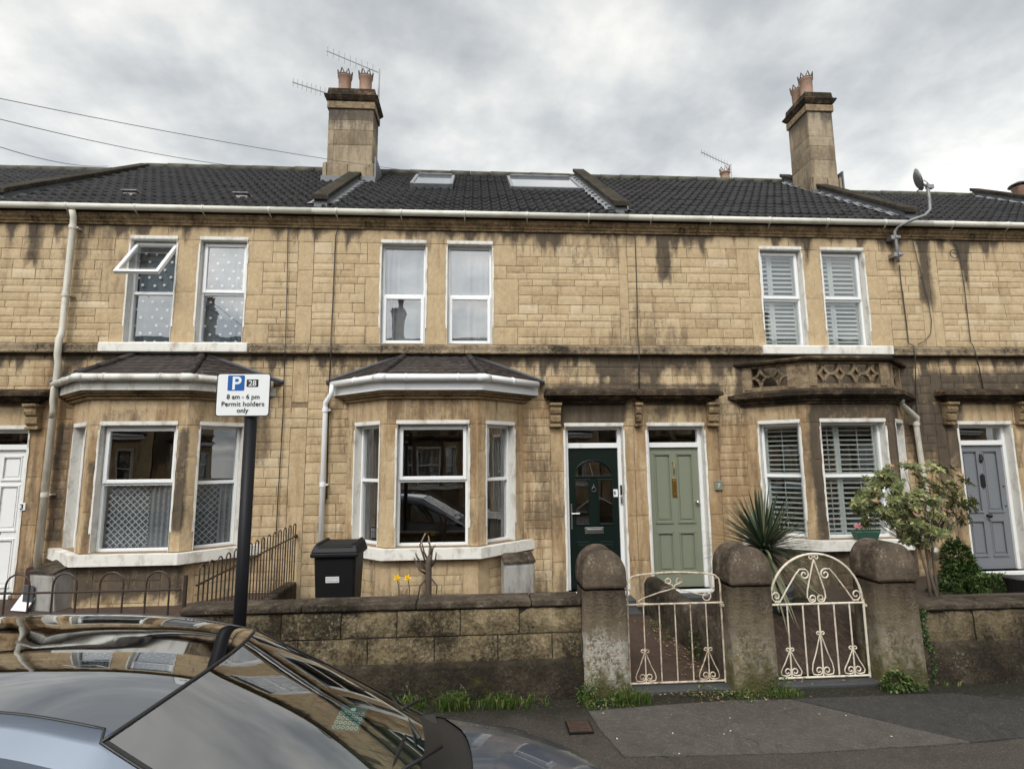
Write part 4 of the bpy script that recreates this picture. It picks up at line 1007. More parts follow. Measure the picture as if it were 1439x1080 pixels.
# ------------------------------------------------------------------ ground
def ground_mat(name, c0, c1, c2, sc=1.0, wet=.2, moss=False):
    m, t, p, o = newmat(name); g = geo(t)
    n1 = tnoise(t, g, .9*sc, 6, .6); n2 = tnoise(t, g, 70*sc, 4, .8); n3 = tnoise(t, g, 7*sc, 6, .7); vo = N(t, 'ShaderNodeTexVoronoi'); vo.inputs['Scale'].default_value = 120*sc; L(t, g, vo.inputs[0])
    c = mix(t, ramp(t, n1, [(.35, 0.0), (.62, 1.0)]), c0, c1); c = mix(t, ramp(t, n2, [(.42, 0.0), (.7, .75)]), c, c2); c = mix(t, ramp(t, n3, [(.35, .35), (.55, 0.0)]), c, tuple(v*.6 for v in c0))
    c = mix(t, ramp(t, vo.outputs['Distance'], [(.1, .5), (.3, 0.0)]), c, tuple(min(1, v*1.8) for v in c2))
    L(t, c, p.inputs['Base Color']); p.inputs['Roughness'].default_value = .8; p.inputs['Specular IOR Level'].default_value = .25
    L(t, ramp(t, n1, [(.4, .55), (.6, .9)]), p.inputs['Roughness'])
    vc = N(t, 'ShaderNodeTexVoronoi', feature='DISTANCE_TO_EDGE'); vc.inputs['Scale'].default_value = .9
    wv = N(t, 'ShaderNodeVectorMath', operation='ADD'); sv = N(t, 'ShaderNodeVectorMath', operation='SCALE'); sv.inputs['Scale'].default_value = .5
    nn = N(t, 'ShaderNodeTexNoise'); nn.inputs['Scale'].default_value = 3; nn.inputs['Detail'].default_value = 6; L(t, g, nn.inputs[0]); L(t, nn.outputs['Color'], sv.inputs[0]); L(t, g, wv.inputs[0]); L(t, sv.outputs[0], wv.inputs[1]); L(t, wv.outputs[0], vc.inputs[0])
    ck = M_(t, 'MULTIPLY', ramp(t, vc.outputs['Distance'], [(.0, 1.0), (.012, 0.0)]), ramp(t, n1, [(.60, 0.0), (.66, .8)]))
    if moss:                          # damp, mossy margin where the paving meets the wall
        sp_ = N(t, 'ShaderNodeSeparateXYZ'); L(t, g, sp_.inputs[0]); yn = M_(t, 'ADD', sp_.outputs[1], M_(t, 'MULTIPLY', M_(t, 'SUBTRACT', tnoise(t, g, 4, 7, .7), .5), .55))
        c = mix(t, ramp(t, M_(t, 'ADD', yn, 4.0), [(.70, 0.0), (.86, .9)]), c, (.022, .022, .011))
        c = mix(t, ramp(t, M_(t, 'ADD', yn, 4.0), [(.30, 0.0), (.75, .5)]), c, tuple(v*.5 for v in c0))
    c2_ = mix(t, ck, c, (.012, .011, .01)); L(t, mix(t, ramp(t, tnoise(t, g, 34*sc, 3, .8), [(.56, 0.0), (.72, .55)]), c2_, tuple(min(1, v*1.5) for v in c2)), p.inputs['Base Color'])
    bump(t, p, M_(t, 'ADD', n2, vo.outputs['Distance']), .9, .010); return m
TARM = ground_mat('pavement_tarmac', (.042, .035, .029), (.066, .056, .047), (.13, .113, .095), moss=True)
TARM2 = ground_mat('patch_tarmac', (.062, .055, .048), (.088, .079, .069), (.155, .14, .122))
TARM3 = ground_mat('dark_patch_tarmac', (.032, .030, .029), (.046, .043, .040), (.095, .087, .079))
ROAD = ground_mat('road_asphalt', (.045, .043, .041), (.065, .062, .06), (.13, .125, .12))
PATHM = ground_mat('path_tarmac', (.05, .031, .022), (.075, .048, .035), (.12, .085, .065))
KERB = rough_stone('kerb_stone', [(.13, .125, .12), (.2, .19, .18), (.28, .27, .25)], .05, .1, .3)
g = MB(); g.box(-60, 60, -60, 60, -.60, -.12); solo(g, 'road', ROAD, (0, 0, 0), kind='structure')
def sheet(mb, x0, x1, y0, y1, z, step=.25):
    nx = max(1, int((x1-x0)/step)); ny = max(1, int((y1-y0)/step))
    vs = [(x0+(x1-x0)*i/nx, y0+(y1-y0)*j/ny, z + .006*fb((x0+(x1-x0)*i/nx)*.8, (y0+(y1-y0)*j/ny)*.8, 40)) for j in range(ny+1) for i in range(nx+1)]
    mb.add(vs, [(j*(nx+1)+i, j*(nx+1)+i+1, (j+1)*(nx+1)+i+1, (j+1)*(nx+1)+i) for j in range(ny) for i in range(nx)])
g = MB(); sheet(g, -20, 20, -4.42, -2.3, 0, .12); g.box(-30, 30, -4.42, 0, -.12, -.02); solo(g, 'pavement', TARM, (0, 0, 0), kind='structure')
g = MB(); g.box(-30, 30, -17.2, -12.8, -.119, .0); solo(g, 'far_pavement', TARM, (0, 0, 0), kind='structure')
x = -20; g = MB()
while x < 20: g.box(x+.004, x+.9, -4.56, -4.425, -.3, .004); x += .91
solo(g, 'kerb', KERB, (0, 0, 0), kind='structure', bevel=.015)
g = MB()
def patch(pts, z):
    n = len(pts); g.add([(x, y, z) for x, y in pts] + [(x, y, z - .02) for x, y in pts], [tuple(range(n))] + [(i, (i+1) % n, (i+1) % n + n, i+n) for i in range(n)])
patch([(1.04, -3.91), (2.3, -3.96), (3.42, -3.93), (3.62, -3.92), (2.72, -3.13), (2.3, -3.10), (1.6, -3.14), (.93, -3.20), (.96, -3.5)], .0095); solo(g, 'pavement_patch', TARM2, (2, -3.5, 0), kind='structure')
g = MB(); patch([(3.625, -3.92), (4.5, -3.86), (5.9, -3.9), (4.2, -3.13), (2.74, -3.12)], .0098); solo(g, 'pavement_patch', TARM3, (4, -3.5, 0), kind='structure')
g = MB(); sheet(g, 1.38, 2.30, -2.88, -.55, .016); solo(g, 'garden_path', PATHM, (0, 0, 0), kind='structure')
m, t, p, o = newmat('block_paving'); gg = geo(t); br = N(t, 'ShaderNodeTexBrick'); mp = N(t, 'ShaderNodeMapping'); mp.inputs['Rotation'].default_value = (0, 0, R(45)); L(t, gg, mp.inputs[0]); L(t, mp.outputs[0], br.inputs[0])
br.inputs['Scale'].default_value = 4.5; br.inputs['Color1'].default_value = (.085, .052, .036, 1); br.inputs['Color2'].default_value = (.055, .036, .028, 1); br.inputs['Mortar'].default_value = (.022, .02, .016, 1); br.inputs['Mortar Size'].default_value = .03
c = mix(t, ramp(t, tnoise(t, gg, 5, 6, .7), [(.4, 0.0), (.7, .6)]), br.outputs[0], (.12, .095, .07)); L(t, c, p.inputs['Base Color']); p.inputs['Roughness'].default_value = .85; bump(t, p, tnoise(t, gg, 40, 5, .7), .5, .01); PAVERS = m
g = MB(); sheet(g, 2.47, 4.12, -2.88, -.3, .018); solo(g, 'garden_paving', PATHM, (0, 0, 0), kind='structure')
m, t, p, o = newmat('bark_chippings'); gg = geo(t); bn = tnoise(t, gg, 16, 8, .75, None, .8); bn2 = tnoise(t, gg, 9, 6, .7, (4.5, 1, 1))
c = ramp(t, M_(t, 'ADD', M_(t, 'MULTIPLY', bn, .5), M_(t, 'MULTIPLY', bn2, .5)), [(.36, (.014, .010, .008)), (.5, (.050, .032, .022)), (.62, (.095, .066, .046)), (.72, (.19, .15, .11))]); L(t, c, p.inputs['Base Color']); p.inputs['Roughness'].default_value = .95; bump(t, p, bn2, .9, .03); BARKCH = m
g = MB(); nx, ny = 40, 34; vs = []
for j_ in range(ny+1):
    y = -2.74 + 2.4*j_/ny; zb = .02 + .42*sst(-2.95, -1.75, y)
    for i_ in range(nx+1):
        x = 2.72 + 1.40*i_/nx; edge = sst(2.72, 3.0, x) if y > -2.2 else 1.0; vs.append((x, y, (zb + .02*fb(x*7, y*7, 6))*max(.0, edge)*(.15 if y > -1.0 and x < 3.5 else 1)))
g.add(vs, [(j_*(nx+1)+i_, j_*(nx+1)+i_+1, (j_+1)*(nx+1)+i_+1, (j_+1)*(nx+1)+i_) for j_ in range(ny) for i_ in range(nx)])
solo(g, 'sloping_bed', BARKCH, (0, 0, 0), kind='structure', smooth=True)
g = MB(); sheet(g, -2.42, 1.36, -2.7, -.0, .2, .1); g.box(-2.42, 1.36, -2.7, 0, -.1, .17); solo(g, 'garden_bed', SOIL, (0, 0, 0), kind='structure')
g = MB(); sheet(g, -7.2, -2.6, -2.5, -.0, .3, .2); g.box(-7.2, -2.6, -2.5, 0, -.1, .27); solo(g, 'garden_terrace', PATHM, (0, 0, 0), kind='structure')
g = MB(); sheet(g, 4.14, 11.9, -2.64, -2.2, .60, .12); g.box(4.14, 11.9, -2.64, -2.2, -.1, .575); g.box(4.14, 11.9, -2.199, 0, -.1, .30)
solo(g, 'raised_garden_bed', SOIL, (0, 0, 0), kind='structure')

# ------------------------------------------------------------------ garden walls, piers, gates
def sized(mb): mb.fa.setdefault('blk', []); mb.fa['blk'] += [0.0] * (len(mb.f) - len(mb.fa['blk']))
def block_wall(name, x0, x1, y0, y1, zb, rows, cop, label, mats=(WALLST, WALLBASE, COPING), group=None):
    t = thing(name, ((x0+x1)/2, (y0+y1)/2, 0), label, 'wall', group)
    c = MB(); c.box(x0, x1, y0+.022, y1-.022, 0, cop[0]); core = c.build('wall_core', BLKM, t)
    b = MB(); b.fa['blk'] = []
    for ri, (a, z) in enumerate(rows):
        x = x0; off = .28 if ri % 2 else 0
        while x < x1 - .01:
            l = rnd.uniform(.46, .60) - off; off = 0
            if x1 - x - l < .2: l = x1 - x
            j = rnd.uniform(-.004, .008); v = rnd.random() ** 3
            n = len(b.f)
            nx, nz = max(1, int(l/.07)), 4
            for yy, s in ((y0, 1), (y1, -1)):
                vs = []
                for k in range(nz+1):
                    for i in range(nx+1):
                        X = x+.005+(l-.010)*i/nx+.003*fb(k*.7, x*3, 5); Z = a+.005+(z-a-.010)*k/nz+.004*fb(i*.5, a*9, x); edge = i in (0, nx) or k in (0, nz)
                        Y = yy + s*(j + (.012 if edge else 0) + .014*fb(X*7, Z*7, yy)); vs.append((X, Y, Z))
                b.add(vs, [(k*(nx+1)+i, k*(nx+1)+i+1, (k+1)*(nx+1)+i+1, (k+1)*(nx+1)+i) for k in range(nz) for i in range(nx)])
            b.fa['blk'] += [v] * (len(b.f) - n); x += l
    b.build('wall_blocks', mats[0], core, smooth=R(40), recalc=False)
    b = MB(); x = x0
    nx = int((x1-x0)/.08); prof = [(-.035, 0), (-.035, zb-.03), (-.02, zb+.005), (.03, zb+.02)]
    vs = [(x0+(x1-x0)*i/nx, y0+py+.006*fb(i*.3, pz*5, 8), pz + (.012*fb(i*.25, 2, 2) if k > 0 else 0)) for i in range(nx+1) for k, (py, pz) in enumerate(prof)]
    b.add(vs, [(i*4+k, (i+1)*4+k, (i+1)*4+k+1, i*4+k+1) for i in range(nx) for k in range(3)]); b.build('wall_plinth', mats[1], t, smooth=R(40), recalc=False)
    b = MB(); x = x0
    while x < x1-.01:
        l = rnd.uniform(.8, 1.1)
        if x1-x-l < .35: l = x1-x
        b.box(x+.003, x+l-.003, y0-.016, y1+.02, cop[0]+.008, cop[1] + rnd.uniform(-.004, .004)); x += l
    b.build('wall_coping', mats[2], t, bevel=.014); return t
block_wall('garden_wall', -2.56, .95, -2.9, -2.66, .31, [(.31, .54), (.54, .765)], (.767, .835), 'lichened stone block garden wall running from the railings to the first gate pier')
block_wall('garden_wall', 4.14, 9.5, -2.9, -2.66, .345, [(.345, .635)], (.637, .70), 'low stone garden wall with pale upper course, right of the third gate pier')
block_wall('garden_wall', -7.2, -2.6, -2.74, -2.52, .15, [(.15, .36)], (.362, .42), 'low stone wall under the hooped railings, hidden behind the parked car')
# sloping dividing wall between the two front paths
t = thing('dividing_wall', (2.37, -1.6, 0), 'dark mossy low wall between the two front paths, behind the first gate', 'wall')
m = MB(); n = 26; pr = []
for i in range(n+1):
    y = -.42 - (2.35)*i/n; zt = .50 - .02*i/n + .012*fb(y*6, 0, 3); dx = .006*fb(y*5, 3, 1)
    if i == 0: zt -= .05
    pr.append([(2.285+dx, y, -.02), (2.28+dx, y, zt-.06), (2.30, y, zt-.015), (2.34, y, zt), (2.42, y, zt), (2.465, y, zt-.03), (2.47, y, -.02)])
m.add([p for r_ in pr for p in r_], [(i*7+k, (i+1)*7+k, (i+1)*7+k+1, i*7+k+1) for i in range(n) for k in range(6)] + [tuple(range(7)), tuple(n*7+k for k in range(6, -1, -1))])
m.build('dividing_wall_body', COPING, t, smooth=R(40))
def pier(x0, x1, label, top=1.265, w=.35):
    y0 = -2.95; t = thing('gate_pier', ((x0+x1)/2, y0+w/2, 0), label, 'gate pier', 'rounded stone gate piers')
    m = MB(); nz = 14; nx = 5; ny = 5; vs = []
    ringn = None
    for k in range(nz+1):
        z = -.03 + .94*k/nz; tp = .012*(1-k/nz) ; sh = .010*fb(z*4, x0, 2)
        ring = []
        for i in range(nx): ring.append((x0 - tp + (x1-x0+2*tp)*i/nx, y0 - tp))
        for i in range(ny): ring.append((x1 + tp, y0 - tp + (w+2*tp)*i/ny))
        for i in range(nx): ring.append((x1 + tp - (x1-x0+2*tp)*i/nx, y0+w+tp))
        for i in range(ny): ring.append((x0 - tp, y0+w+tp - (w+2*tp)*i/ny))
        ringn = len(ring)
        for i, (a, b) in enumerate(ring):
            e = .005 if i % 5 == 0 else 0; cxm, cym = (x0+x1)/2, y0+w/2
            q = .010*fb(a*5, b*5+z*4, z*3)
            vs.append((a + (-e if a > cxm else e) + q, b + (-e if b > cym else e) + q, z))
    m.add(vs, [(k*ringn+i, k*ringn+(i+1) % ringn, (k+1)*ringn+(i+1) % ringn, (k+1)*ringn+i) for k in range(nz) for i in range(ringn)])
    m.build('pier_shaft', PIERST1 if x0 < 1 else PIERST, t, smooth=R(30))
    m = MB(); n = 20; a, b = x0-.005, x1+.005; r_ = (b-a)/2; z0 = .925; hz = top - z0 - .12; cxm = (a+b)/2
    sec = [(a+.01, z0), (a-.002, z0+.03), (a, z0+.12)] + [(cxm - r_*math.cos(math.pi*i/n), z0+.12 + hz*math.sin(math.pi*i/n)) for i in range(1, n)] + [(b, z0+.12), (b+.002, z0+.03), (b-.01, z0)]
    ys = [y0-.016, y0-.008, y0+.06, y0+.16, y0+.28, y0+w+.004, y0+w+.012]; sc_ = [.98, 1, 1, 1, 1, 1, .985]; vs = []
    for y, s in zip(ys, sc_):
        for (px, pz) in sec:
            q = .004*fb(px*7, y*7, pz*7); vs.append((cxm + (px-cxm)*s + q, y + q*.5, z0 + (pz-z0)*(s*.5+.5) + q))
    k = len(sec); m.add(vs, [(j*k+i, j*k+i+1, (j+1)*k+i+1, (j+1)*k+i) for j in range(len(ys)-1) for i in range(k-1)] + [tuple(range(k-1, -1, -1)), tuple((len(ys)-1)*k+i for i in range(k)), ] + [(j*k, (j+1)*k, (j+1)*k+k-1, j*k+k-1) for j in range(len(ys)-1)])
    m.build('pier_cap', PIERCAP, t, smooth=R(30)); return t
pier(.96, 1.35, 'round topped stone gate pier in front of the dark green door, leftmost pier')
pier(2.32, 2.71, 'round topped stone gate pier standing between the two cream iron gates')
pier(3.73, 4.12, 'round topped stone gate pier with ivy at its foot, right of the arched gate', top=1.275)
def spiral(cx_, cz, r0, turns, start, dirn, n=26, r1=.012):
    return [(cx_ + (r0 + (r1-r0)*i/n)*math.cos(start + dirn*2*math.pi*turns*i/n), cz + (r0 + (r1-r0)*i/n)*math.sin(start + dirn*2*math.pi*turns*i/n)) for i in range(n+1)]
GY = -2.78
def flat(pts, r=.0055): return [(x, GY, z) for x, z in pts]
def lyre(mb, u, z0, hgt, hw, rs=.034):
    """paired C-scrolls rising to a small double curl round a bar"""
    for s in (-1, 1):
        pts = spiral(u + s*rs*1.05, z0 + rs + .012, rs, 1.2, -math.pi/2 if s > 0 else -math.pi/2, 1 if s < 0 else -1)
        lead = [(u + s*hw, z0 + rs*1.3), (u + s*hw*.92, z0 + rs*.5), (u + s*hw*.6, z0+.012)]
        mb.tube(flat([(u + s*.005, z0 + hgt)] + [(u + s*hw*.55, z0 + hgt*.55), (u + s*hw*.9, z0 + hgt*.3)] + lead + pts[1:]), .0055, 6)
        c = spiral(u + s*.024, z0 + hgt + .010, .020, .95, math.pi if s > 0 else 0, -1 if s > 0 else 1, 12, .006)
        mb.tube(flat(c), .0055, 6)
# first gate: flat bowed top
t = thing('iron_gate', (1.84, GY, 0), 'rusty cream wrought iron gate with flat bowed top in front of the sage green door', 'gate', 'cream iron garden gates')
a, b = 1.405, 2.30; m = MB()
m.tube(flat([(a, .03), (a, .90)]), .009, 8); m.tube(flat([(b, .03), (b, .90)]), .009, 8); m.tube(flat([(a, .045), (b, .045)]), .009, 8); m.tube(flat([(a-.015, .735), (b+.02, .735)]), .009, 8)
n = 12; m.tube(flat([(a, .90), (a+.01, .95), (a+.05, .985), (a+.12, 1.0)] + [(a+.12+(b-a-.24)*i/n, 1.0+.018*math.sin(math.pi*i/n)) for i in range(1, n)] + [(b-.12, 1.0), (b-.05, .985), (b-.01, .95), (b, .90)]), .009, 8)
m.build('gate_frame', GATER, t)
for i in range(1, 6):
    m = MB(); x = a + (b-a)*i/6; m.tube(flat([(x, .045), (x, .735)]), .0065, 8); m.build('gate_bar', GATER, t)
for u_ in (a+(b-a)/6, b-(b-a)/6):
    m = MB(); lyre(m, u_, .05, .26, .095); m.build('gate_scroll', GATER, t)
m = MB(); u = (a+b)/2
for s in (-1, 1):
    m.tube(flat([(u, .955-.08)] + [(u+s*.05, .86+.0), (u+s*.14, .84), (u+s*.30, .79)] + [(u+s*.345, .765), (u+s*.33, .745), (u+s*.26, .742)]) if s < 0 else flat([(u, .955-.08), (u+.05, .86), (u+.14, .84), (u+.30, .80)] + spiral(u+.305, .795, .05, 1.1, math.pi*.2, -1)), .006, 6)
    m.tube(flat([(u, .88), (u+s*.015, .905)] + spiral(u+s*.05, .935, .032, 1.1, math.pi*(.9 if s > 0 else .1)+math.pi, s)), .006, 6)
m.build('gate_scroll', GATER, t)
m = MB(); m.box(b-.01, b+.035, GY-.02, GY+.02, .70, .725); m.tube([(b+.03, GY, .80), (b+.075, GY, .80)], .008, 6); m.build('latch', GATER, t)
m = MB(); m.tube([(a-.05, GY+.01, .78), (a, GY, .78)], .009, 6); m.build('hinge', GATEW, t)
# second gate: semicircular arch
t = thing('iron_gate', (3.24, GY, 0), 'cream wrought iron gate with semicircular arched top between second and third stone piers', 'gate', 'cream iron garden gates')
a, b = 2.775, 3.70; u = (a+b)/2; m = MB(); zr = .70; ra = (b-a)/2-.012; rz_ = .44
m.tube(flat([(a+.01, .03), (a+.01, zr)]), .010, 8); m.tube(flat([(b, .03), (b, zr+.03)]), .011, 8); m.tube(flat([(a, .045), (b, .045)]), .010, 8); m.tube(flat([(a, zr), (b, zr)]), .010, 8)
m.tube(flat([(u + (ra+.004)*math.cos(math.pi*i/28), zr + .02 + rz_*math.sin(math.pi*i/28)) for i in range(29)]), .011, 8)
m.build('gate_frame', GATEW, t)
for i in range(1, 6):
    m = MB(); x = a + (b-a)*(i+.0)/6+.01; m.tube(flat([(x, .045), (x, zr)]), .0075, 8); m.build('gate_bar', GATEW, t)
for u_, hh_, ww_, rr_ in ((a+(b-a)/6+.01, .23, .10, .036), (u+.01, .37, .105, .038), (b-(b-a)/6+.01, .23, .10, .036)):
    m = MB(); lyre(m, u_, .052, hh_, ww_, rr_); m.build('gate_scroll', GATEW, t)
m = MB()
for s in (-1, 1):
    # tall lyre in the arch and the side scrolls
    m.tube(flat([(u, zr+.41), (u+s*.045, zr+.26), (u+s*.085, zr+.12), (u+s*.09, zr+.06), (u+s*.07, zr+.022), (u+s*.045, zr+.014)] + spiral(u+s*.042, zr+.05, .036, 1.2, -math.pi/2, -s)), .007, 6)
    m.tube(flat(spiral(u+s*.028, zr+.428, .022, 1, math.pi if s > 0 else 0, -s, 14)), .006, 6)
    hk = spiral(u+s*.105, zr+.27, .050, 1.25, math.pi*(.45 if s > 0 else .55), s, 24)
    m.tube(flat([(u+s*.415, zr+.02), (u+s*.36, zr+.03), (u+s*.30, zr+.12), (u+s*.20, zr+.26), (u+s*.15, zr+.318)] + hk), .007, 6)
    m.tube(flat([(u+s*.36, zr+.022)] + spiral(u+s*.395, zr+.075, .05, 1.2, -math.pi/2, s, 24)), .007, 6)
m.build('gate_scroll', GATEW, t)
m = MB(); m.box(b, b+.06, GY-.018, GY+.01, zr-.035, zr-.012); m.tube([(b+.055, GY, zr-.03), (b+.085, GY, zr-.045)], .011, 6); m.build('latch', GATEW, t)
for x0_, x1_, lb in ((1.36, 2.315, 'dark stone threshold under the flat topped gate'), (2.72, 3.725, 'dark stone threshold under the arched gate')):
    m = MB(); m.box(x0_, x1_, -2.90, -2.70, -.02, .024); solo(m, 'threshold', SLATE, ((x0_+x1_)/2, -2.8, 0), lb, 'threshold', 'gate thresholds', bevel=.01)
# hooped railings
def hoops(t, A, B, n, z0f, railf, topf, w, r=.0085):
    A = Vector(A); B = Vector(B); d = (B-A).normalized(); L_ = (B-A).length
    for i in range(n):
        c = (i+.5)/n; p0 = A + d*(c*L_ - w/2); p1 = A + d*(c*L_ + w/2); zt = topf(c); rr = w/2
        pts = [(p0.x, p0.y, z0f(c))] + [(p0.x, p0.y, zt-rr)] + [((p0+p1)/2 + d*(-rr*math.cos(math.pi*k/8)) + Vector((0, 0, zt-rr+rr*math.sin(math.pi*k/8)))) for k in range(1, 8)] + [(p1.x, p1.y, zt-rr), (p1.x, p1.y, z0f(c))]
        m = MB(); m.tube(pts, r, 7); m.build('hoop', IRON, t)
    m = MB(); m.tube([(A.x, A.y, railf(0)), (B.x, B.y, railf(1))], .010, 7)
    m.build('rail', IRON, t)
t = thing('hooped_railings', (-4.9, -2.63, 0), 'brown hooped iron railings along the front of the left garden, behind the car roof', 'railings')
m = MB(); m.tube([(-2.66, -2.63, .38), (-2.66, -2.63, 1.06)], .019, 8); m.build('post', IRON, t)
hoops(t, (-7.15, -2.63, 0), (-2.70, -2.63, 0), 11, lambda c: .40, lambda c: .935, lambda c: 1.10, .205)
t = thing('raked_railings', (-2.56, -1.3, 0), 'brown hooped iron railings raking back to the house beside the black bin', 'railings')
hoops(t, (-2.60, -2.55, 0), (-2.50, -.03, 0), 15, lambda c: .46, lambda c: .95+.1*c, lambda c: 1.12+.11*c, .085, .0075)
m = MB(); m.lathe([(.02, 0), (.03, -.02), (.012, -.05)], (-2.5, -.03, 1.05), 10, 'y'); m.build('fixing', IRON, t)
m = MB(); m.box(-2.62, -2.47, -2.5, -.02, 0, .44); solo(m, 'dividing_wall', COPING, (-2.55, -1.3, 0), 'low dark kerb wall under the raked railings', 'wall', bevel=.02)

# ------------------------------------------------------------------ parking sign
def text_mesh(body, size, name, mat, parent, mtx, bold=.0, extr=.0006, align='CENTER', space=1.0):
    cu_ = bpy.data.curves.new(name, 'FONT'); cu_.body = body; cu_.size = size; cu_.extrude = extr; cu_.offset = bold; cu_.align_x = align; cu_.space_character = space
    o = bpy.data.objects.new(name, cu_); COL.objects.link(o)
    dg = bpy.context.evaluated_depsgraph_get(); me = bpy.data.meshes.new_from_object(o.evaluated_get(dg)); bpy.data.objects.remove(o)
    me.transform(mtx); me.materials.clear(); me.materials.append(mat)
    n = bpy.data.objects.new(name, me); COL.objects.link(n); n.parent = parent; return n
BLUE = simple('sign_blue', (.008, .09, .34), .4, var=.05, bmp=0)
BLKS = simple('sign_black', (.008, .008, .009), .45, var=.05, bmp=0)
WHS = simple('sign_white', (.74, .75, .75), .4, var=.03, bmp=0, dirt=.08, dirtcol=(.55, .54, .5))
POLEM = simple('black_post_paint', (.006, .006, .008), .5, var=.2, bmp=.1, spec=.2)
sx, sy = -1.447, -4.40
t = thing('parking_sign', (sx, sy, 0), 'black post with a white permit holders parking plate at the kerb', 'sign')
m = MB(); m.tube([(sx, sy, -.05), (sx, sy, 2.45)], .0375, 20); m.lathe([(.039, 0), (.039, .01), (.02, .02)], (sx, sy, 2.45), 20); m.build('post', POLEM, t, smooth=R(40))
X0, X1, Z0, Z1 = -1.652, -1.318, 2.375, 2.652; yf = sy - .045
def rrect(x0, x1, z0, z1, r, n=6):
    pts = []
    for cx_, cz_, a0 in ((x1-r, z1-r, 0), (x0+r, z1-r, 90), (x0+r, z0+r, 180), (x1-r, z0+r, 270)):
        for i in range(n+1): a = R(a0 + 90*i/n); pts.append((cx_ + r*math.cos(a), cz_ + r*math.sin(a)))
    return pts
m = MB(); m.poly(rrect(X0, X1, Z0, Z1, .02), yf, yf+.004); pl = m.build('sign_plate', BLKS, t)
m = MB(); m.poly(rrect(X0+.006, X1-.006, Z0+.006, Z1-.006, .016), yf-.0012, yf-.0002); m.build('plate_face', WHS, pl)
m = MB(); m.poly(rrect(X0+.068, X0+.172, Z1-.112, Z1-.014, .006), yf-.0026, yf-.0014); m.build('blue_panel', BLUE, pl)
m = MB(); m.poly(rrect(X0+.185, X0+.258, Z1-.088, Z1-.040, .004), yf-.0026, yf-.0014); m.build('zone_panel', BLKS, pl)
def onplate(x, z): return Matrix.Translation((x - sx, yf - .0034 - sy, z)) @ Matrix.Rotation(R(90), 4, 'X')
text_mesh('P', .118, 'letter_p', WHS, pl, onplate(X0+.122, Z1-.104), .002)
text_mesh('28', .050, 'zone_number', WHS, pl, onplate(X0+.2215, Z1-.081), .0003)
xm = (X0+X1)/2 + .002
text_mesh('8 am - 6 pm', .042, 'hours_text', BLKS, pl, onplate(xm, Z0+.112), .0004)
text_mesh('Permit holders', .042, 'permit_text', BLKS, pl, onplate(xm, Z0+.066), .0004, space=1.05)
text_mesh('only', .042, 'permit_text', BLKS, pl, onplate(xm, Z0+.025), .0004)
m = MB(); m.tube([(sx, sy, 2.43), (sx, sy, 2.46)], .042, 16); m.tube([(sx, sy, 2.58), (sx, sy, 2.61)], .042, 16) ; m.build('clip', ALU, pl)

# ------------------------------------------------------------------ wheelie bin
t = thing('wheelie_bin', (-1.45, -1.93, .2), 'black plastic wheelie bin with closed lid and white label standing under the middle bay', 'bin')
m = MB(); xa, xb, ya, yb = -1.66, -1.235, -2.14, -1.70; z0, z1 = .22, 1.13
def taper(mb, b, tp):
    (a0, a1, a2, a3, az), (c0, c1, c2, c3, cz) = b, tp
    mb.add([(a0,a2,az),(a1,a2,az),(a1,a3,az),(a0,a3,az),(c0,c2,cz),(c1,c2,cz),(c1,c3,cz),(c0,c3,cz)], [(0,3,2,1),(4,5,6,7),(0,1,5,4),(1,2,6,5),(2,3,7,6),(3,0,4,7)])
taper(m, (xa+.03, xb-.03, ya+.08, yb-.03, z0), (xa, xb, ya, yb, z1)); m.build('bin_body', BINP, t, bevel=.03, seg=3)
m = MB(); m.box(xa-.03, xb+.03, ya-.03, yb+.02, z1-.02, z1+.025); m.build('bin_rim', BINP, t, bevel=.012)
m = MB(); taper(m, (xa-.025, xb+.025, ya-.03, yb+.02, z1+.027), (xa+.0, xb-.0, ya+.02, yb, z1+.10)); m.box(xa+.03, xb-.03, ya+.0, ya+.06, z1+.06, z1+.092)
for s in (xa+.01, xb-.05): m.box(s, s+.04, ya+.02, yb, z1+.08, z1+.118)
m.build('lid', BINP, t, bevel=.014, seg=3)
m = MB(); m.tube([(xa+.02, yb+.05, z1+.05), (xb-.02, yb+.05, z1+.05)], .014, 8); m.build('handle', BINP, t)
for s in (xa-.0, xb-.05):
    m = MB(); m.M = Matrix.Translation((s, yb, z0+.09)) @ Matrix.Rotation(R(90), 4, 'Y'); m.lathe([(.02, 0), (.1, .0), (.1, .05), (.02, .05)], (0, 0, 0), 20); m.build('wheel', RUBBER, t)
m = MB(); m.box(-1.535, -1.40, ya-.0, ya+.012, .855, .915); m.v = [Vector((v.x, v.y + .018 + (z1-v.z)*.0 , v.z)) for v in m.v]
lab = None
yl = lambda z: ya + .08*(z1-z)/(z1-z0) - .004
m = MB(); m.quad((-1.535, yl(.855), .855), (-1.40, yl(.855), .855), (-1.40, yl(.915), .915), (-1.535, yl(.915), .915)); lab = m.build('label', PAPER, t)
mt_ = lambda z: Matrix.Translation((-1.4675+1.45, yl(z)-.0015+1.93, z-.2)) @ Matrix.Rotation(R(85), 4, 'X')
text_mesh('Bath & North East', .0165, 'label_text', BLKS, lab, mt_(.892), 0, .0002); text_mesh('Somerset Council', .0165, 'label_text', BLKS, lab, mt_(.868), 0, .0002)

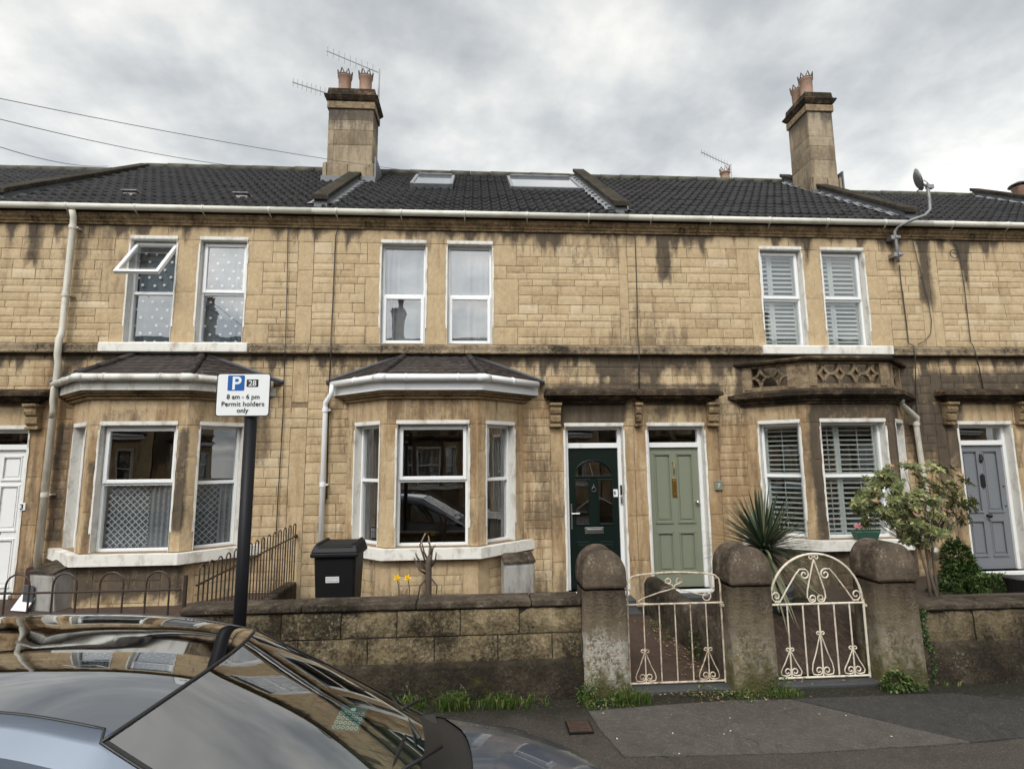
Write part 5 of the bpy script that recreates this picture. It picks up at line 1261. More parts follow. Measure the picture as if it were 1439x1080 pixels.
# ------------------------------------------------------------------ meter boxes and boxes on the walls
def meter(loc, w, dpt, hgt, label, M, leafm=True):
    t = thing('meter_box', loc, label, 'meter box'); m = MB(); m.M = M
    m.prism([(0, 0), (-dpt*.86, 0), (-dpt, hgt*.86), (0, hgt)], 0, w)
    m.build('box_body', GREYBOX, t, bevel=.008)
    m = MB(); m.M = M; m.prism([(-dpt*.87, .03), (-dpt*.87-.012, .03), (-dpt*.99-.012, hgt*.80), (-dpt*.99, hgt*.80)], .03, w-.02); m.build('box_door', GREYBOX, t, bevel=.003)
    m = MB(); m.M = M; m.prism([(.0, hgt*1.005), (-dpt-.02, hgt*.86), (-dpt-.02, hgt*.90), (0, hgt*1.05)], -.012, w+.012); m.build('box_lid', COPING, t, bevel=.003)
    return t
lM = bay_faces(-.585)[2][0]
meter((.42, -.5, .17), .42, .17, .60, 'weathered grey meter box with sloping lid on the wall right of the bin', Matrix.Translation((.33, -.42, .20)) @ Matrix.Rotation(R(12), 4, 'Z'))
t = meter((-5.2, -.6, .25), .40, .30, .56, 'pale grey meter box with its flap hanging open beside the left downpipe', Matrix.Translation((-5.42, -.36, .26)) @ Matrix.Rotation(R(-18), 4, 'Z'))
m = MB(); m.M = Matrix.Translation((-5.42, -.36, .26)) @ Matrix.Rotation(R(-18), 4, 'Z'); m.box(-.03, .13, -.33, -.32, .15, .34); m.build('window', BLIND, t); 
m = MB(); m.M = Matrix.Translation((-5.42, -.40, .22)) @ Matrix.Rotation(R(-18), 4, 'Z') @ Matrix.Rotation(R(-35), 4, 'X'); m.box(-.14, .10, -.34, -.33, -.12, .12); m.build('flap', PAPER, t)
t = thing('bell_box', (-5.86, -.16, .5), 'round topped brown plastic box on the wall by the white door', 'box')
m = MB(); m.poly([(-5.95, .50)] + [(-5.86 - .09*math.cos(math.pi*i/10), .68+.06*math.sin(math.pi*i/10)) for i in range(11)] + [(-5.77, .50)], -.14, -.01); m.build('box_body', BROWNBOX, t, bevel=.01)
m = MB(); m.tube([(-5.84, -.05, .5), (-5.85, -.04, .36), (-5.83, -.03, .27)], .008, 6); m.build('cable', CABLE, t)
# number plates
t = thing('number_plate', (-6.10, -.02, 1.72), 'small white plate with a black number 3 beside the white door', 'house number'); m = MB()
q = P(32, 711, 0); m.box(q.x-.045, q.x+.045, -.018, -.002, q.z-.05, q.z+.05); ORG[0] = Vector((-6.10, -.02, 1.72)); pp = m.build('plate', PAPER, t, bevel=.003)
text_mesh('3', .10, 'number', BLKS, pp, Matrix.Translation((q.x+6.10, -.019+.02, q.z-.035-1.72)) @ Matrix.Rotation(R(90), 4, 'X'), .003)
t = thing('number_plate', (3.52, -.02, 1.73), 'small green square plaque with a 7 beside the sage green door', 'house number')
q = P(1009, 681, 0); m = MB(); m.box(q.x-.058, q.x+.058, -.03, -.002, q.z-.07, q.z+.07); pp = m.build('plate', SAGE, t, bevel=.004)
m = MB(); rect_frame(m, q.x-.05, q.x+.05, q.z-.062, q.z+.062, .008, -.034, -.03); m.build('plate_rim', SAGE, pp)
text_mesh('7', .08, 'number', SHUT, pp, Matrix.Translation((q.x-3.52, -.032+.02, q.z-.028-1.73)) @ Matrix.Rotation(R(90), 4, 'X'), .002)
ORG[0] = Vector((0, 0, 0))

# ------------------------------------------------------------------ downpipes
def downpipe(pts, label, mat, r=.034, collars=(), name='downpipe'):
    t = thing(name, pts[-1], label, 'downpipe', 'rainwater downpipes'); m = MB(); m.tube(pts, r, 14); m.build('pipe', mat, t, smooth=R(40))
    for c in collars:
        m = MB(); m.tube([(c[0], c[1], c[2]-.03), (c[0], c[1], c[2]+.03)], r+.009, 14); m.box(c[0]-.02, c[0]+.07, c[1]+.0, -.0, c[2]-.012, c[2]+.012); m.build('collar', mat, t, bevel=.003)
xp = -5.83
downpipe([(xp+.01, -.16, 5.70), (xp+.01, -.12, 5.60), (xp+.0, -.10, 5.50), (xp, -.10, 3.9), (xp, -.14, 3.80), (xp, -.14, 3.58), (xp, -.11, 3.46), (xp, -.10, .25)], 'long cream downpipe from the eaves gutter to the ground beside the white door', PIPE, .042, ((xp, -.10, 5.46), (xp, -.1, 4.45), (xp, -.10, 1.66)))
ep = bay_pts(-4.385, .215, -.10)[0]
downpipe([(ep.x+.08, -.16, 3.165), (ep.x+.05, -.16, 3.10), (ep.x+.05, -.16, 2.92), (xp+.02, -.13, 2.80), (xp, -.12, 2.70)], 'short cream elbow pipe joining the left bay gutter to the long downpipe', PIPE, .036)
ep = bay_pts(-.585, .215, -.02)[0]; q = P(457, 700, -.1)
downpipe([(ep.x+.10, -.15, 3.15), (ep.x+.09, -.15, 3.02), (ep.x+.0, -.10, 2.90), (ep.x+.0, -.09, 2.82), (ep.x+.0, -.09, .2)], 'white plastic downpipe at the left end of the middle bay, behind the bin', UPVC, .036, ((ep.x, -.09, 2.80), (ep.x, -.09, 1.75)))
q1 = P(1262, 563, -.35); q2 = P(1286, 590, -.1); q3 = P(1318, 815, -.1)
downpipe([(q1.x, -.42, q1.z), (q1.x+.08, -.30, q1.z-.03), (q2.x+.0, -.14, q2.z+.04), (q2.x, -.11, q2.z-.06), ((q2.x+q3.x)/2, -.11, (q2.z+q3.z)/2), (q3.x-.02, -.11, .55)], 'cream downpipe at the right end of the balustraded bay, behind the rhododendron', PIPE, .038, ((q2.x, -.11, q2.z-.05), (q3.x-.02, -.11, 1.06), (q3.x-.02, -.11, .70)))

# ------------------------------------------------------------------ cables, dish, aerials, wires
def cable(px, label, r=.008, Y=-.03, cat='cable', pts=None, name='wall_cable'):
    w = pts or [tuple(P(a, b, Y)) if len(c_) == 0 else tuple(P(a, b, c_[0])) for a, b, *c_ in px]
    m = MB(); m.tube(w, r, 6); solo(m, name, CABLE, w[0], label, cat, smooth=True)
cable([(405, 300), (403, 420), (401, 480), (401, 484, -.12), (400, 497, -.125), (400, 505), (397, 600), (391, 690), (388, 752)], 'straight black cable down the wall between the left and middle bays', .007)
cable([(490, 304, -.1), (477, 315), (472, 330), (471, 345), (468, 420), (465, 480), (465, 484, -.12), (465, 497, -.125), (464, 510), (462, 560), (459, 700)], 'grey cable dropping past the upper window to the white downpipe', .009)
cable([(892, 318), (893, 345), (895, 410), (896, 470), (898, 483, -.12), (898, 497, -.125), (898, 545)], 'thin dark cable in the joint above the green doors', .008)
cable([(1264, 372), (1266, 395), (1272, 440), (1277, 482), (1284, 485, -.12), (1286, 500, -.125), (1287, 540), (1290, 620), (1300, 690)], 'black dish cable running down to the balustraded bay', .009)
cable([(1281, 330), (1284, 345), (1288, 360), (1296, 390), (1304, 420), (1309, 450), (1308, 468), (1300, 478), (1290, 483)], 'loose brown cable bowing beside the right hand pilaster', .006)
cp = [(1270, 330), (1320, 335), (1334, 337), (1344, 344), (1348, 356), (1356, 410), (1364, 480), (1368, 486, -.12), (1372, 500, -.125), (1377, 520), (1382, 548)]
cable(cp, 'dark cable over the grey blue door with a coil at the top', .007)
m = MB(); q = P(1341, 356, -.03); m.tube([(q.x+.07*math.cos(2*math.pi*i/20), -.03, q.z+.07*math.sin(2*math.pi*i/20)) for i in range(20)], .006, 6, True); solo(m, 'cable_coil', CABLE, q, 'small round loop of cable on the wall at upper right', 'cable')
DISHM = simple('grey_dish', (.20, .20, .20), .5, .3, var=.15, bmp=0)
t = thing('satellite_dish', (6.62, -.05, 5.2), 'grey satellite dish on a cranked pole above the right gutter', 'satellite dish')
pp = [P(*a) for a in ((1262, 368, -.12), (1260, 345, -.12), (1257, 325, -.12), (1262, 318, -.15), (1283, 308, -.3), (1300, 302, -.33), (1307, 294, -.33), (1306, 280, -.33), (1303, 258, -.33))]
m = MB(); m.tube(pp, .024, 10); m.build('pole', DISHM, t, smooth=R(40))
for a in ((1258, 334), (1262, 358)):
    q = P(*a, -.1); m = MB(); m.box(q.x-.09, q.x+.03, -.14, -.01, q.z-.035, q.z+.035); m.box(q.x-.03, q.x+.05, -.16, -.13, q.z-.02, q.z+.02); m.build('wall_bracket', ALU, t, bevel=.006)
q = P(1286, 254, -.38); m = MB(); m.M = Matrix.Translation(q) @ Matrix.Rotation(R(60), 4, 'Z') @ Matrix.Rotation(R(76), 4, 'X') @ Matrix.Scale(.78, 4)
m.lathe([(.001, .0), (.08, .008), (.16, .03), (.225, .062), (.23, .06), (.16, .022), (.08, -.002), (.001, -.01)], (0, 0, 0), 30); m.build('dish', DISHM, t, smooth=True)
q2 = P(1303, 262, -.33); m = MB(); m.tube([q, q.lerp(q2, .5)+Vector((0, 0, .02)), q2], .016, 8); m.tube([q+Vector((.02, 0, -.16)), q2+Vector((-.06, 0, -.02))], .010, 6); m.tube([q2+Vector((-.10, 0, .04)), q2+Vector((-.06, -.02, .10)), q2+Vector((.0, -.02, .05))], .008, 6); m.box(q2.x-.01, q2.x+.09, q2.y-.03, q2.y+.03, q2.z-.03, q2.z+.03); m.build('dish_arm', ALU, t)
def aerial(A, B, mast_bot, n, el, label, group=None, r=1.0):
    A, B = Vector(A), Vector(B); t = thing('tv_aerial', mast_bot, label, 'tv aerial', 'television aerials')
    m = MB(); m.tube([mast_bot, (mast_bot[0], mast_bot[1], B.z+.08)], .018*r, 8); m.build('mast', ALU, t)
    m = MB(); m.tube([A, B], .012*r, 6); m.build('boom', ALU, t)
    for i in range(n):
        p = A.lerp(B, .02 + .86*i/(n-1)); h_ = el*(1+.25*i/n); m = MB(); m.tube([p - Vector((0, 0, h_/2)), p + Vector((0, 0, h_/2))], .006*r, 5); m.build('element', ALU, t)
    return t
a, b = P(459, 71, 2.9), P(533, 102, 2.9)
aerial(a, b, (b.x, 2.9, 9.35), 9, .22, 'upper television aerial above the two pots of the left chimney')
a, b = P(411, 115, 2.9), P(470, 134, 2.9)
aerial(a, b, (b.x+.12, 2.95, 9.5), 9, .19, 'lower television aerial poking out left of the left chimney')
a, b = P(985, 213, 8.5), P(1027, 233, 8.5)
aerial(a, b, (b.x, 8.5, 8.4), 10, .22, 'distant television aerial behind the roof ridge beside a single pot', r=1.2)
t = thing('rear_chimney', (P(1019, 240, 8.5).x, 8.5, 6), 'single terracotta crowned pot peeping over the ridge under the distant aerial', 'chimney pot')
m = MB(); q = P(1019, 250, 8.5); m.lathe([(.16, -.6), (.15, .0), (.14, .15), (.17, .16), (.17, .2), (.14, .2)], (q.x, 8.5, q.z), 18); m.build('pot', TERRA, t, smooth=R(40))
m = MB()
for i in range(7):
    an = 2*math.pi*i/7; m.tube([(q.x+.15*math.cos(an-.4), 8.5+.15*math.sin(an-.4), q.z+.2), (q.x+.165*math.cos(an), 8.5+.165*math.sin(an), q.z+.36), (q.x+.15*math.cos(an+.4), 8.5+.15*math.sin(an+.4), q.z+.2)], .016, 5)
m.build('pot_crown', SOOTP, t); m = MB(); m.box(q.x-.3, q.x+.3, 8.2, 8.8, 5, q.z-.35); m.build('stack', CHIMP, t) if 'CHIMP' in globals() else m.build('stack', MOULD, t)
q = P(1434, 272, 3.5); t = thing('far_chimney', (q.x, 3.5, 7.5), 'terracotta chimney pot with a dark cowl at the far right edge', 'chimney pot')
m = MB(); m.lathe([(.15, -.3), (.14, .1), (.16, .12), (.16, .16), (.12, .16)], (q.x, 3.5, q.z), 18); m.build('pot', TERRA, t, smooth=R(40)); m = MB(); m.lathe([(.22, .20), (.20, .23), (.05, .30), (.01, .31)], (q.x, 3.5, q.z), 18); m.tube([(q.x-.1, 3.5, q.z+.1), (q.x-.1, 3.5, q.z+.22)], .015, 5); m.tube([(q.x+.1, 3.5, q.z+.1), (q.x+.1, 3.5, q.z+.22)], .015, 5); m.build('cowl', BLACKM, t); m = MB(); m.box(q.x-.3, q.x+.3, 3.2, 3.8, 6.5, q.z-.25); m.build('stack', MOULD, t)
for (x0_, y0_, x1_, y1_, lb) in ((0, 138, 620, 245, 'highest telephone wire, crossing in front of the left chimney'), (0, 167, 368, 237, 'middle telephone wire ending on the left roof ridge'), (0, 206, 152, 233, 'lowest telephone wire, short one at the left edge')):
    a = P(x0_, y0_, -1.0); b = P(x1_, y1_, 3.55); pts = []
    for i in range(25):
        f = 1.6 - 1.6*i/24; p = b.lerp(a, f); p.z -= .45*4*(f/1.6)*(1-f/1.6)*.5; pts.append(p)
    d_ = P(x0_, y0_, -1.0).z - (b.lerp(a, 1.0).z - .45*4*(1/1.6)*(1-1/1.6)*.5)
    for i, p in enumerate(pts): p.z += d_*min(1, (1.6-1.6*i/24))*(1.0) if i < 24 else 0
    m = MB(); m.tube(pts, .0055, 5); solo(m, 'telephone_wire', WIREM, pts[-1], lb, 'wire', 'telephone wires', smooth=True)

# ------------------------------------------------------------------ plants
def leafmat(name, c0, c1, c2=None, rough=.5):
    m, t, p, o = newmat(name); a = attr(t, 'blk')
    st = [(0, c0), (.75, c1)] + ([(.9, c2), (1, c2)] if c2 else [(1, c1)])
    L(t, ramp(t, a, st), p.inputs['Base Color']); p.inputs['Roughness'].default_value = rough
    p.inputs['Specular IOR Level'].default_value = .35
    tl = N(t, 'ShaderNodeBsdfTranslucent'); L(t, ramp(t, a, st), tl.inputs[0]); mi = N(t, 'ShaderNodeMixShader'); mi.inputs[0].default_value = .2
    L(t, p.outputs[0], mi.inputs[1]); L(t, tl.outputs[0], mi.inputs[2]); L(t, mi.outputs[0], o.inputs[0]); return m
RHODO = leafmat('rhododendron_leaf', (.035, .055, .016), (.15, .165, .055), (.38, .36, .16))
RHODY = leafmat('young_rhododendron_leaf', (.34, .24, .12), (.50, .36, .22), (.55, .30, .24))
CORD = leafmat('cordyline_leaf', (.022, .040, .022), (.075, .10, .058), (.22, .22, .13), .4)
HEDGE = leafmat('shrub_leaf', (.012, .030, .008), (.045, .085, .02), (.11, .16, .035))
GRASSM = leafmat('grass_blade', (.018, .040, .007), (.062, .105, .018), (.20, .20, .07))
WEED = leafmat('weed_leaf', (.02, .05, .01), (.07, .12, .028), (.20, .22, .08))
DRY = leafmat('dry_leaf', (.12, .06, .025), (.26, .17, .08), (.5, .42, .3))
def leaf(mb, p, d, up, l, w, droop=.25, v=None, fold=.2):
    d = d.normalized(); s = d.cross(up)
    if s.length < 1e-4: s = d.orthogonal()
    s.normalize(); n = s.cross(d)
    m0 = p + d*l*.45 - n*l*droop*.2; m1 = p + d*l - n*l*droop
    a = p + d*l*.5 + s*w*.5 + n*w*fold - n*l*droop*.25; b = p + d*l*.5 - s*w*.5 + n*w*fold - n*l*droop*.25
    i = mb.add([p, a, m1, b, m0], [(0, 4, 1), (4, 2, 1), (0, 3, 4), (4, 3, 2)])
    mb.fa.setdefault('blk', []); mb.fa['blk'] += [rnd.random() if v is None else v]*4
def rv(): return Vector((rnd.gauss(0, 1), rnd.gauss(0, 1), rnd.gauss(0, 1))).normalized()
# rhododendron
bx, by, bz = 4.80, -2.38, .60
t = thing('rhododendron', (bx, by, bz), 'small rhododendron tree with three bare stems and orange pink buds before the right bay', 'shrub')
forks = []
for i, (dx, dy, px_, py_) in enumerate(((0, 0, 1300, 765), (.05, .06, 1308, 752), (-.05, .03, 1292, 770))):
    m = MB(); q = P(px_, py_, -2.1 - .05*i); base = Vector((bx+dx, by+dy, bz-.02)); mid = base.lerp(q, .5)+Vector((.02*(i-1), 0, 0)); m.tube([base, mid, q], [.018, .014, .010], 8); m.build('trunk', BARK, t, smooth=True); forks.append(q)
heads = []
cc = P(1286, 705, -2.1)
for i in range(84):
    for _ in range(30):
        a = rnd.uniform(0, 2*math.pi); rr = math.sqrt(rnd.random()); px_ = 1286 + 86*rr*math.cos(a); py_ = 706 + 54*rr*math.sin(a)
        if py_ > 720 + .0 and abs(px_ - 1290) > 70: continue
        if py_ > 735 and (px_ < 1262 or px_ > 1325): continue
        if all(((px_-h_[1])**2 + (py_-h_[2])**2) > 60 for h_ in heads): break
    yy = -2.1 + rnd.uniform(-.38, .38); heads.append((P(px_, py_, yy), px_, py_))
br_ = MB()
for i, (q, _, _) in enumerate(heads):
    f = min(forks, key=lambda z: (z-q).length + rnd.uniform(0, .2)); mid = f.lerp(q, .55) + Vector((0, 0, -.05)) + rv()*.03
    br_.tube([f, mid, q], [.0055, .0035, .002], 5)
br_.build('branches', BARK, t)['kind'] = 'stuff'
lf = MB(); yl_ = MB()
for i, (q, px_, py_) in enumerate(heads):
    tone = rnd.random()
    for k in range(4):
        c = q + rv()*.055; ax = (Vector((q.x-cc.x, (q.y-cc.y)*.6-.25, (q.z-cc.z)*.8+.35))).normalized(); n = rnd.randint(7, 10)
        o1 = ax.orthogonal().normalized(); o2 = ax.cross(o1)
        for j in range(n):
            an = 2*math.pi*j/n + rnd.uniform(-.3, .3); d = (o1*math.cos(an)+o2*math.sin(an)) + ax*rnd.uniform(-.15, .55)
            leaf(lf, c, d, ax, rnd.uniform(.045, .085), rnd.uniform(.024, .036), rnd.uniform(.05, .35), min(1, max(0, rnd.gauss(.35+.35*tone, .22))))
    if i % 6 == 0:
        ax = Vector((rnd.uniform(-.2, .2), -.7, 1)).normalized(); o1 = ax.orthogonal().normalized(); o2 = ax.cross(o1); c = q + ax*.05
        for j in range(14):
            an = 2*math.pi*j/7; d = o1*math.cos(an)+o2*math.sin(an) + ax*rnd.uniform(.5, 1.8); leaf(yl_, c, d, ax, rnd.uniform(.045, .075), .03, .1)
lf.build('foliage', RHODO, t, recalc=False)['kind'] = 'stuff'; yl_.build('young_leaves', RHODY, t, recalc=False)['kind'] = 'stuff'
# cordyline in its pot
q = P(1073, 775, -1.9); t = thing('cordyline', (q.x, -1.9, .42), 'spiky dark green cordyline in a blue grey pot beside the sage green door', 'plant')
m = MB(); m.lathe([(.10, 0), (.12, .12), (.14, .22), (.155, .24), (.155, .28), (.13, .28), (.12, .25)], (q.x+.12, -1.95, .40), 28)
for z_ in (.08, .15): m.lathe([(.118, z_), (.14, z_+.015), (.12, z_+.03)], (q.x+.12, -1.95, .40), 28)
m.build('pot', POTB, t, smooth=R(40))
m = MB(); m.tube([(q.x+.12, -1.95, .6), (q.x+.05, -1.92, .85), (q.x, -1.9, q.z+.02)], [.04, .035, .05], 10); m.build('trunk', BARK, t, smooth=True)
m = MB(); m.fa['blk'] = []; c = Vector((q.x, -1.9, q.z+.03))
for i in range(360):
    el = R(rnd.choice((rnd.uniform(20, 85), rnd.uniform(5, 65), rnd.uniform(0, 45), rnd.uniform(-50, 5)))); az = rnd.uniform(0, 2*math.pi); l = rnd.uniform(.60, .84) * (1 if el > 0 else .95); w = rnd.uniform(.011, .017)
    d = Vector((math.cos(az)*math.cos(el), math.sin(az)*math.cos(el), math.sin(el))); s = d.cross(Vector((0, 0, 1))).normalized(); pts = []; n = 5
    for k in range(n+1):
        f = k/n; p = c + d*l*f - Vector((0, 0, 1))*l*.20*f*f*rnd.uniform(.8, 1.1)*(1.0 if el < R(50) else .3); ww = w*(1-f)**.6*(.7+.6*min(1, f*3)); pts.append((p - s*ww, p + s*ww))
    m.add([x for pr in pts for x in pr], [(2*k, 2*k+1, 2*k+3, 2*k+2) for k in range(n)]); v = rnd.random() if el > R(-10) else rnd.uniform(.8, 1); m.fa['blk'] += [v]*n
m.build('leaves', CORD, t, recalc=False)['kind'] = 'stuff'
def clump(mb, c, rx, ry, rz, n, l=(.03, .05), wid=.5, v=(.0, 1)):
    for i in range(n):
        d = rv(); r_ = rnd.uniform(.55, 1)**.5; p = Vector((c[0]+d.x*rx*r_, c[1]+d.y*ry*r_, c[2]+d.z*rz*r_)); q_ = 1+.25*fb(p.x*6, p.y*6, p.z*6)
        p = Vector(c) + (p-Vector(c))*q_; ll = rnd.uniform(*l); leaf(mb, p, (d + rv()*.8), Vector((0, 0, 1)), ll, ll*wid, .3, rnd.uniform(*v)*min(1, .35+.65*max(0, d.z+.6)) if False else rnd.uniform(*v))
t = thing('evergreen_bush', (6.75, -.9, .58), 'dense dark evergreen bush mounded in front of the grey blue door', 'shrub')
m = MB(); q = lambda a, b, y: tuple(P(a, b, y))
clump(m, q(1347, 790, -.7), .17, .20, .30, 4200, (.03, .055)); clump(m, q(1355, 815, -.8), .28, .26, .24, 3600, (.03, .05)); clump(m, q(1330, 835, -1.0), .2, .2, .16, 1800, (.03, .045)); m.build('foliage', HEDGE, t, recalc=False)['kind'] = 'stuff'
m = MB(); b0 = q(1350, 842, -.8); m.tube([b0, q(1348, 800, -.75), q(1347, 775, -.7)], [.02, .014, .006], 6); m.build('trunk', BARK, t)
t = thing('box_bush', (7.3, -1.2, .58), 'low lighter green clipped bush at the right edge under the grey blue door', 'shrub')
m = MB(); clump(m, q(1395, 825, -1.15), .27, .24, .17, 4200, (.025, .045), .5, (.35, 1)); clump(m, q(1425, 832, -1.15), .2, .2, .14, 2400, (.025, .045), .5, (.3, 1)); m.build('foliage', HEDGE, t, recalc=False)['kind'] = 'stuff'
m = MB(); m.tube([q(1400, 846, -1.15), q(1398, 820, -1.15)], .015, 6); m.build('trunk', BARK, t)
m = MB(); a_ = P(1420, 815, -1.6); m.lathe([(.10, -.12), (.14, .1), (.15, .11), (.14, .12)], (a_.x+.1, -1.6, a_.z-.08), 20); solo(m, 'plant_pot', BLACKM, (a_.x, -1.6, .58), 'black plastic plant pot at the right edge by the low bush', 'plant pot')
# pollarded stump
t = thing('pollarded_shrub', (-.53, -1.95, .2), 'bare brown pollarded shrub with cut branches before the middle bay window', 'shrub')
b0 = Vector((-.52, -1.95, .2)); top = P(602, 790, -1.95); m = MB(); m.tube([b0, b0.lerp(top, .5)+Vector((.01, 0, 0)), top, P(605, 778, -1.95)], [.036, .031, .036, .024], 9); m.build('trunk', BARK, t, smooth=True)
for (a1, b1, a2, b2, a3, b3) in ((600, 795, 590, 765, 598, 748), (603, 790, 604, 765, 602, 752), (604, 792, 608, 770, 612, 765), (598, 798, 586, 782, 584, 776), (600, 800, 588, 795, 582, 783), (606, 795, 612, 785, 613, 775), (602, 788, 596, 775, 593, 762), (598, 805, 590, 800, 583, 790), (597, 815, 590, 822, 588, 838), (606, 812, 614, 822, 613, 838), (604, 785, 606, 770, 601, 758)):
    m = MB(); y = -1.95+rnd.uniform(-.08, .08); m.tube([P(a1, b1, -1.95), P(a2, b2, y), P(a3, b3, y)], [.013, .010, .006], 6); m.build('cut_branch', BARKL if b3 < 755 else BARK, t, smooth=True)
m = MB(); m.fa['blk'] = []
for i in range(26):
    x = rnd.uniform(-.95, -.1); z = .2; h_ = rnd.uniform(.35, .58); m.tube([(x, -2.0, z), (x+rnd.uniform(-.04, .04), -2.0, z+h_*.6), (x+rnd.uniform(-.1, .1), -2.05, z+h_)], .003, 4)
m.fa = {}; m.build('dead_stems', BARKL, t)['kind'] = 'stuff'
for i, (a, b, lb) in enumerate(((558, 811, 'left one of two yellow daffodils under the middle bay'), (573, 811, 'right one of two yellow daffodils under the middle bay'))):
    c = P(a, b, -2.1); t = thing('daffodil', (c.x, -2.1, .2), lb, 'flower', 'daffodils')
    m = MB(); m.tube([(c.x+.03, -2.1, .2), (c.x+.02, -2.1, c.z-.1), c], .004, 5); m.build('stem', HEDGE, t)
    m = MB(); m.fa['blk'] = []
    for k in range(6):
        an = k*math.pi/3 + .3; leaf(m, c, Vector((math.cos(an), -.15, math.sin(an))), Vector((0, -1, 0)), .042, .028, .05)
    m.fa = {}; m.build('petals', YELLOW, t, recalc=False)
    m = MB(); m.lathe([(.006, 0), (.011, -.012), (.015, -.024), (.012, -.022)], (c.x, c.y, c.z), 12, 'y'); m.build('trumpet', ORANGE, t)
    m = MB(); m.fa['blk'] = []
    for k in range(4): leaf(m, Vector((c.x+.03, -2.1, .2)), Vector((rnd.uniform(-.25, .25), 0, 1)), Vector((0, -1, 0)), rnd.uniform(.25, .4), .016, .1)
    m.build('leaves', HEDGE, t, recalc=False)
# window box planter
a_ = P(1217, 757, -.66); t = thing('planter', (a_.x, -.66, SILLZ-.012), 'small green trough of pink and white flowers on the right bay sill', 'planter')
m = MB(); z_ = SILLZ-.012; taper(m, (a_.x-.135, a_.x+.135, -.71, -.61, z_), (a_.x-.175, a_.x+.175, -.73, -.59, z_+.125)); m.build('trough', POTG, t, bevel=.012)
m = MB(); m.fa['blk'] = []; clump(m, (a_.x, -.66, z_+.16), .15, .06, .06, 260, (.02, .04)); clump(m, (a_.x+.02, -.66, z_+.2), .06, .05, .1, 60, (.02, .04)); m.build('foliage', HEDGE, t, recalc=False)['kind'] = 'stuff'
m = MB()
for k in range(26): p = Vector((a_.x-.11+rnd.gauss(0, .035), -.70+rnd.uniform(-.03, .04), z_+.20+rnd.uniform(-.03, .03))); m.lathe([(.002, 0), (.012, -.004), (.006, -.01)], p, 6, 'y')
m.build('pink_flowers', PINKF, t)['kind'] = 'stuff'
m = MB()
for k in range(8): p = Vector((a_.x+rnd.uniform(-.1, .14), -.72, z_+rnd.uniform(.2, .36))); m.lathe([(.002, 0), (.012, -.004), (.006, -.01)], p, 6, 'y')
m.build('white_flowers', PAPER, t)['kind'] = 'stuff'
# grass, weeds, ivy, litter
def blades(mb, x0, x1, y0, y1, n, h0, h1, prof=None):
    mb.fa.setdefault('blk', [])
    for i in range(n):
        x = rnd.uniform(x0, x1); dens = .42+1.5*fb(x*3.1, 5, 5)
        if rnd.random() > max(.08, dens): continue
        dens = min(1.2, max(.2, dens))
        y = rnd.uniform(y0, y1); h_ = rnd.uniform(h0, h1)*(.6+.5*dens); an = rnd.uniform(0, 6.28); ln = rnd.uniform(.1, .9)*h_; w = rnd.uniform(.002, .0038)
        d = Vector((math.cos(an)*ln, math.sin(an)*ln*.7-.2*h_, 0)); p = Vector((x, y, 0)); s = Vector((math.sin(an), -math.cos(an), 0))*w + Vector((w*.6, 0, 0))
        a1, a2 = p + d*.3 + Vector((0, 0, h_*.65)), p + d + Vector((0, 0, h_*rnd.uniform(.55, 1)))
        mb.add([p-s, p+s, a1+s*.8, a1-s*.8, a2], [(0, 1, 2, 3), (3, 2, 4)]); v = rnd.random(); mb.fa['blk'] += [v, v]
m = MB(); blades(m, -1.3, .62, -3.10, -2.93, 4200, .04, .14); blades(m, -3, -1.3, -3.06, -2.93, 1200, .04, .12); blades(m, .9, 1.5, -3.12, -2.97, 1100, .03, .13); blades(m, 2.1, 2.9, -3.10, -2.95, 700, .02, .07); blades(m, 1.36, 2.3, -2.98, -2.92, 300, .01, .04); blades(m, 3.6, 9, -3.0, -2.93, 700, .01, .05)
solo(m, 'grass', GRASSM, (0, -3, 0), 'long grass growing along the foot of the garden wall', 'grass', kind='stuff', recalc=False)
m = MB(); m.fa['blk'] = []
for c_, r_, n in (((.95, -3.02, .05), (.09, .06, .10), 260), ((1.0, -3.06, .16), (.05, .04, .09), 90), ((1.15, -3.12, .02), (.2, .06, .03), 240), ((2.72, -2.98, .06), (.10, .05, .09), 260), ((2.05, -2.98, .03), (.2, .06, .04), 160), ((2.30, -3.06, .02), (.12, .1, .02), 140)): clump(m, c_, *r_, n, (.012, .032), .5, (.1, 1))
solo(m, 'weeds', WEED, (1, -3, 0), 'low green weeds sprouting at the feet of the gate piers', 'weeds', kind='stuff', recalc=False)
m = MB(); m.fa['blk'] = []; clump(m, (3.78, -3.02, .07), .12, .07, .085, 520, (.022, .042), .7, (.2, .95)); clump(m, (3.95, -3.04, .03), .1, .05, .03, 120, (.02, .03), .7, (.2, .8))
solo(m, 'round_weed', WEED, (3.78, -3.02, 0), 'bright green leafy weed clump at the foot of the third gate pier', 'weeds', kind='stuff', recalc=False)
m = MB(); m.fa['blk'] = []
for i in range(420):
    z_ = rnd.uniform(.0, .66); x = 4.175 + .035*math.sin(z_*9) + rnd.gauss(0, .022)*(.4+z_*1.2); leaf(m, Vector((x, -2.925+rnd.uniform(-.015, .015), z_)), Vector((rnd.gauss(0, .6), -.5, rnd.gauss(0, .6))), Vector((0, -1, 0)), rnd.uniform(.018, .035), .02, .1)
solo(m, 'ivy', HEDGE, (4.17, -2.93, 0), 'thin strip of ivy climbing between the third pier and the right wall', 'ivy', kind='stuff', recalc=False)
m = MB(); m.fa['blk'] = []
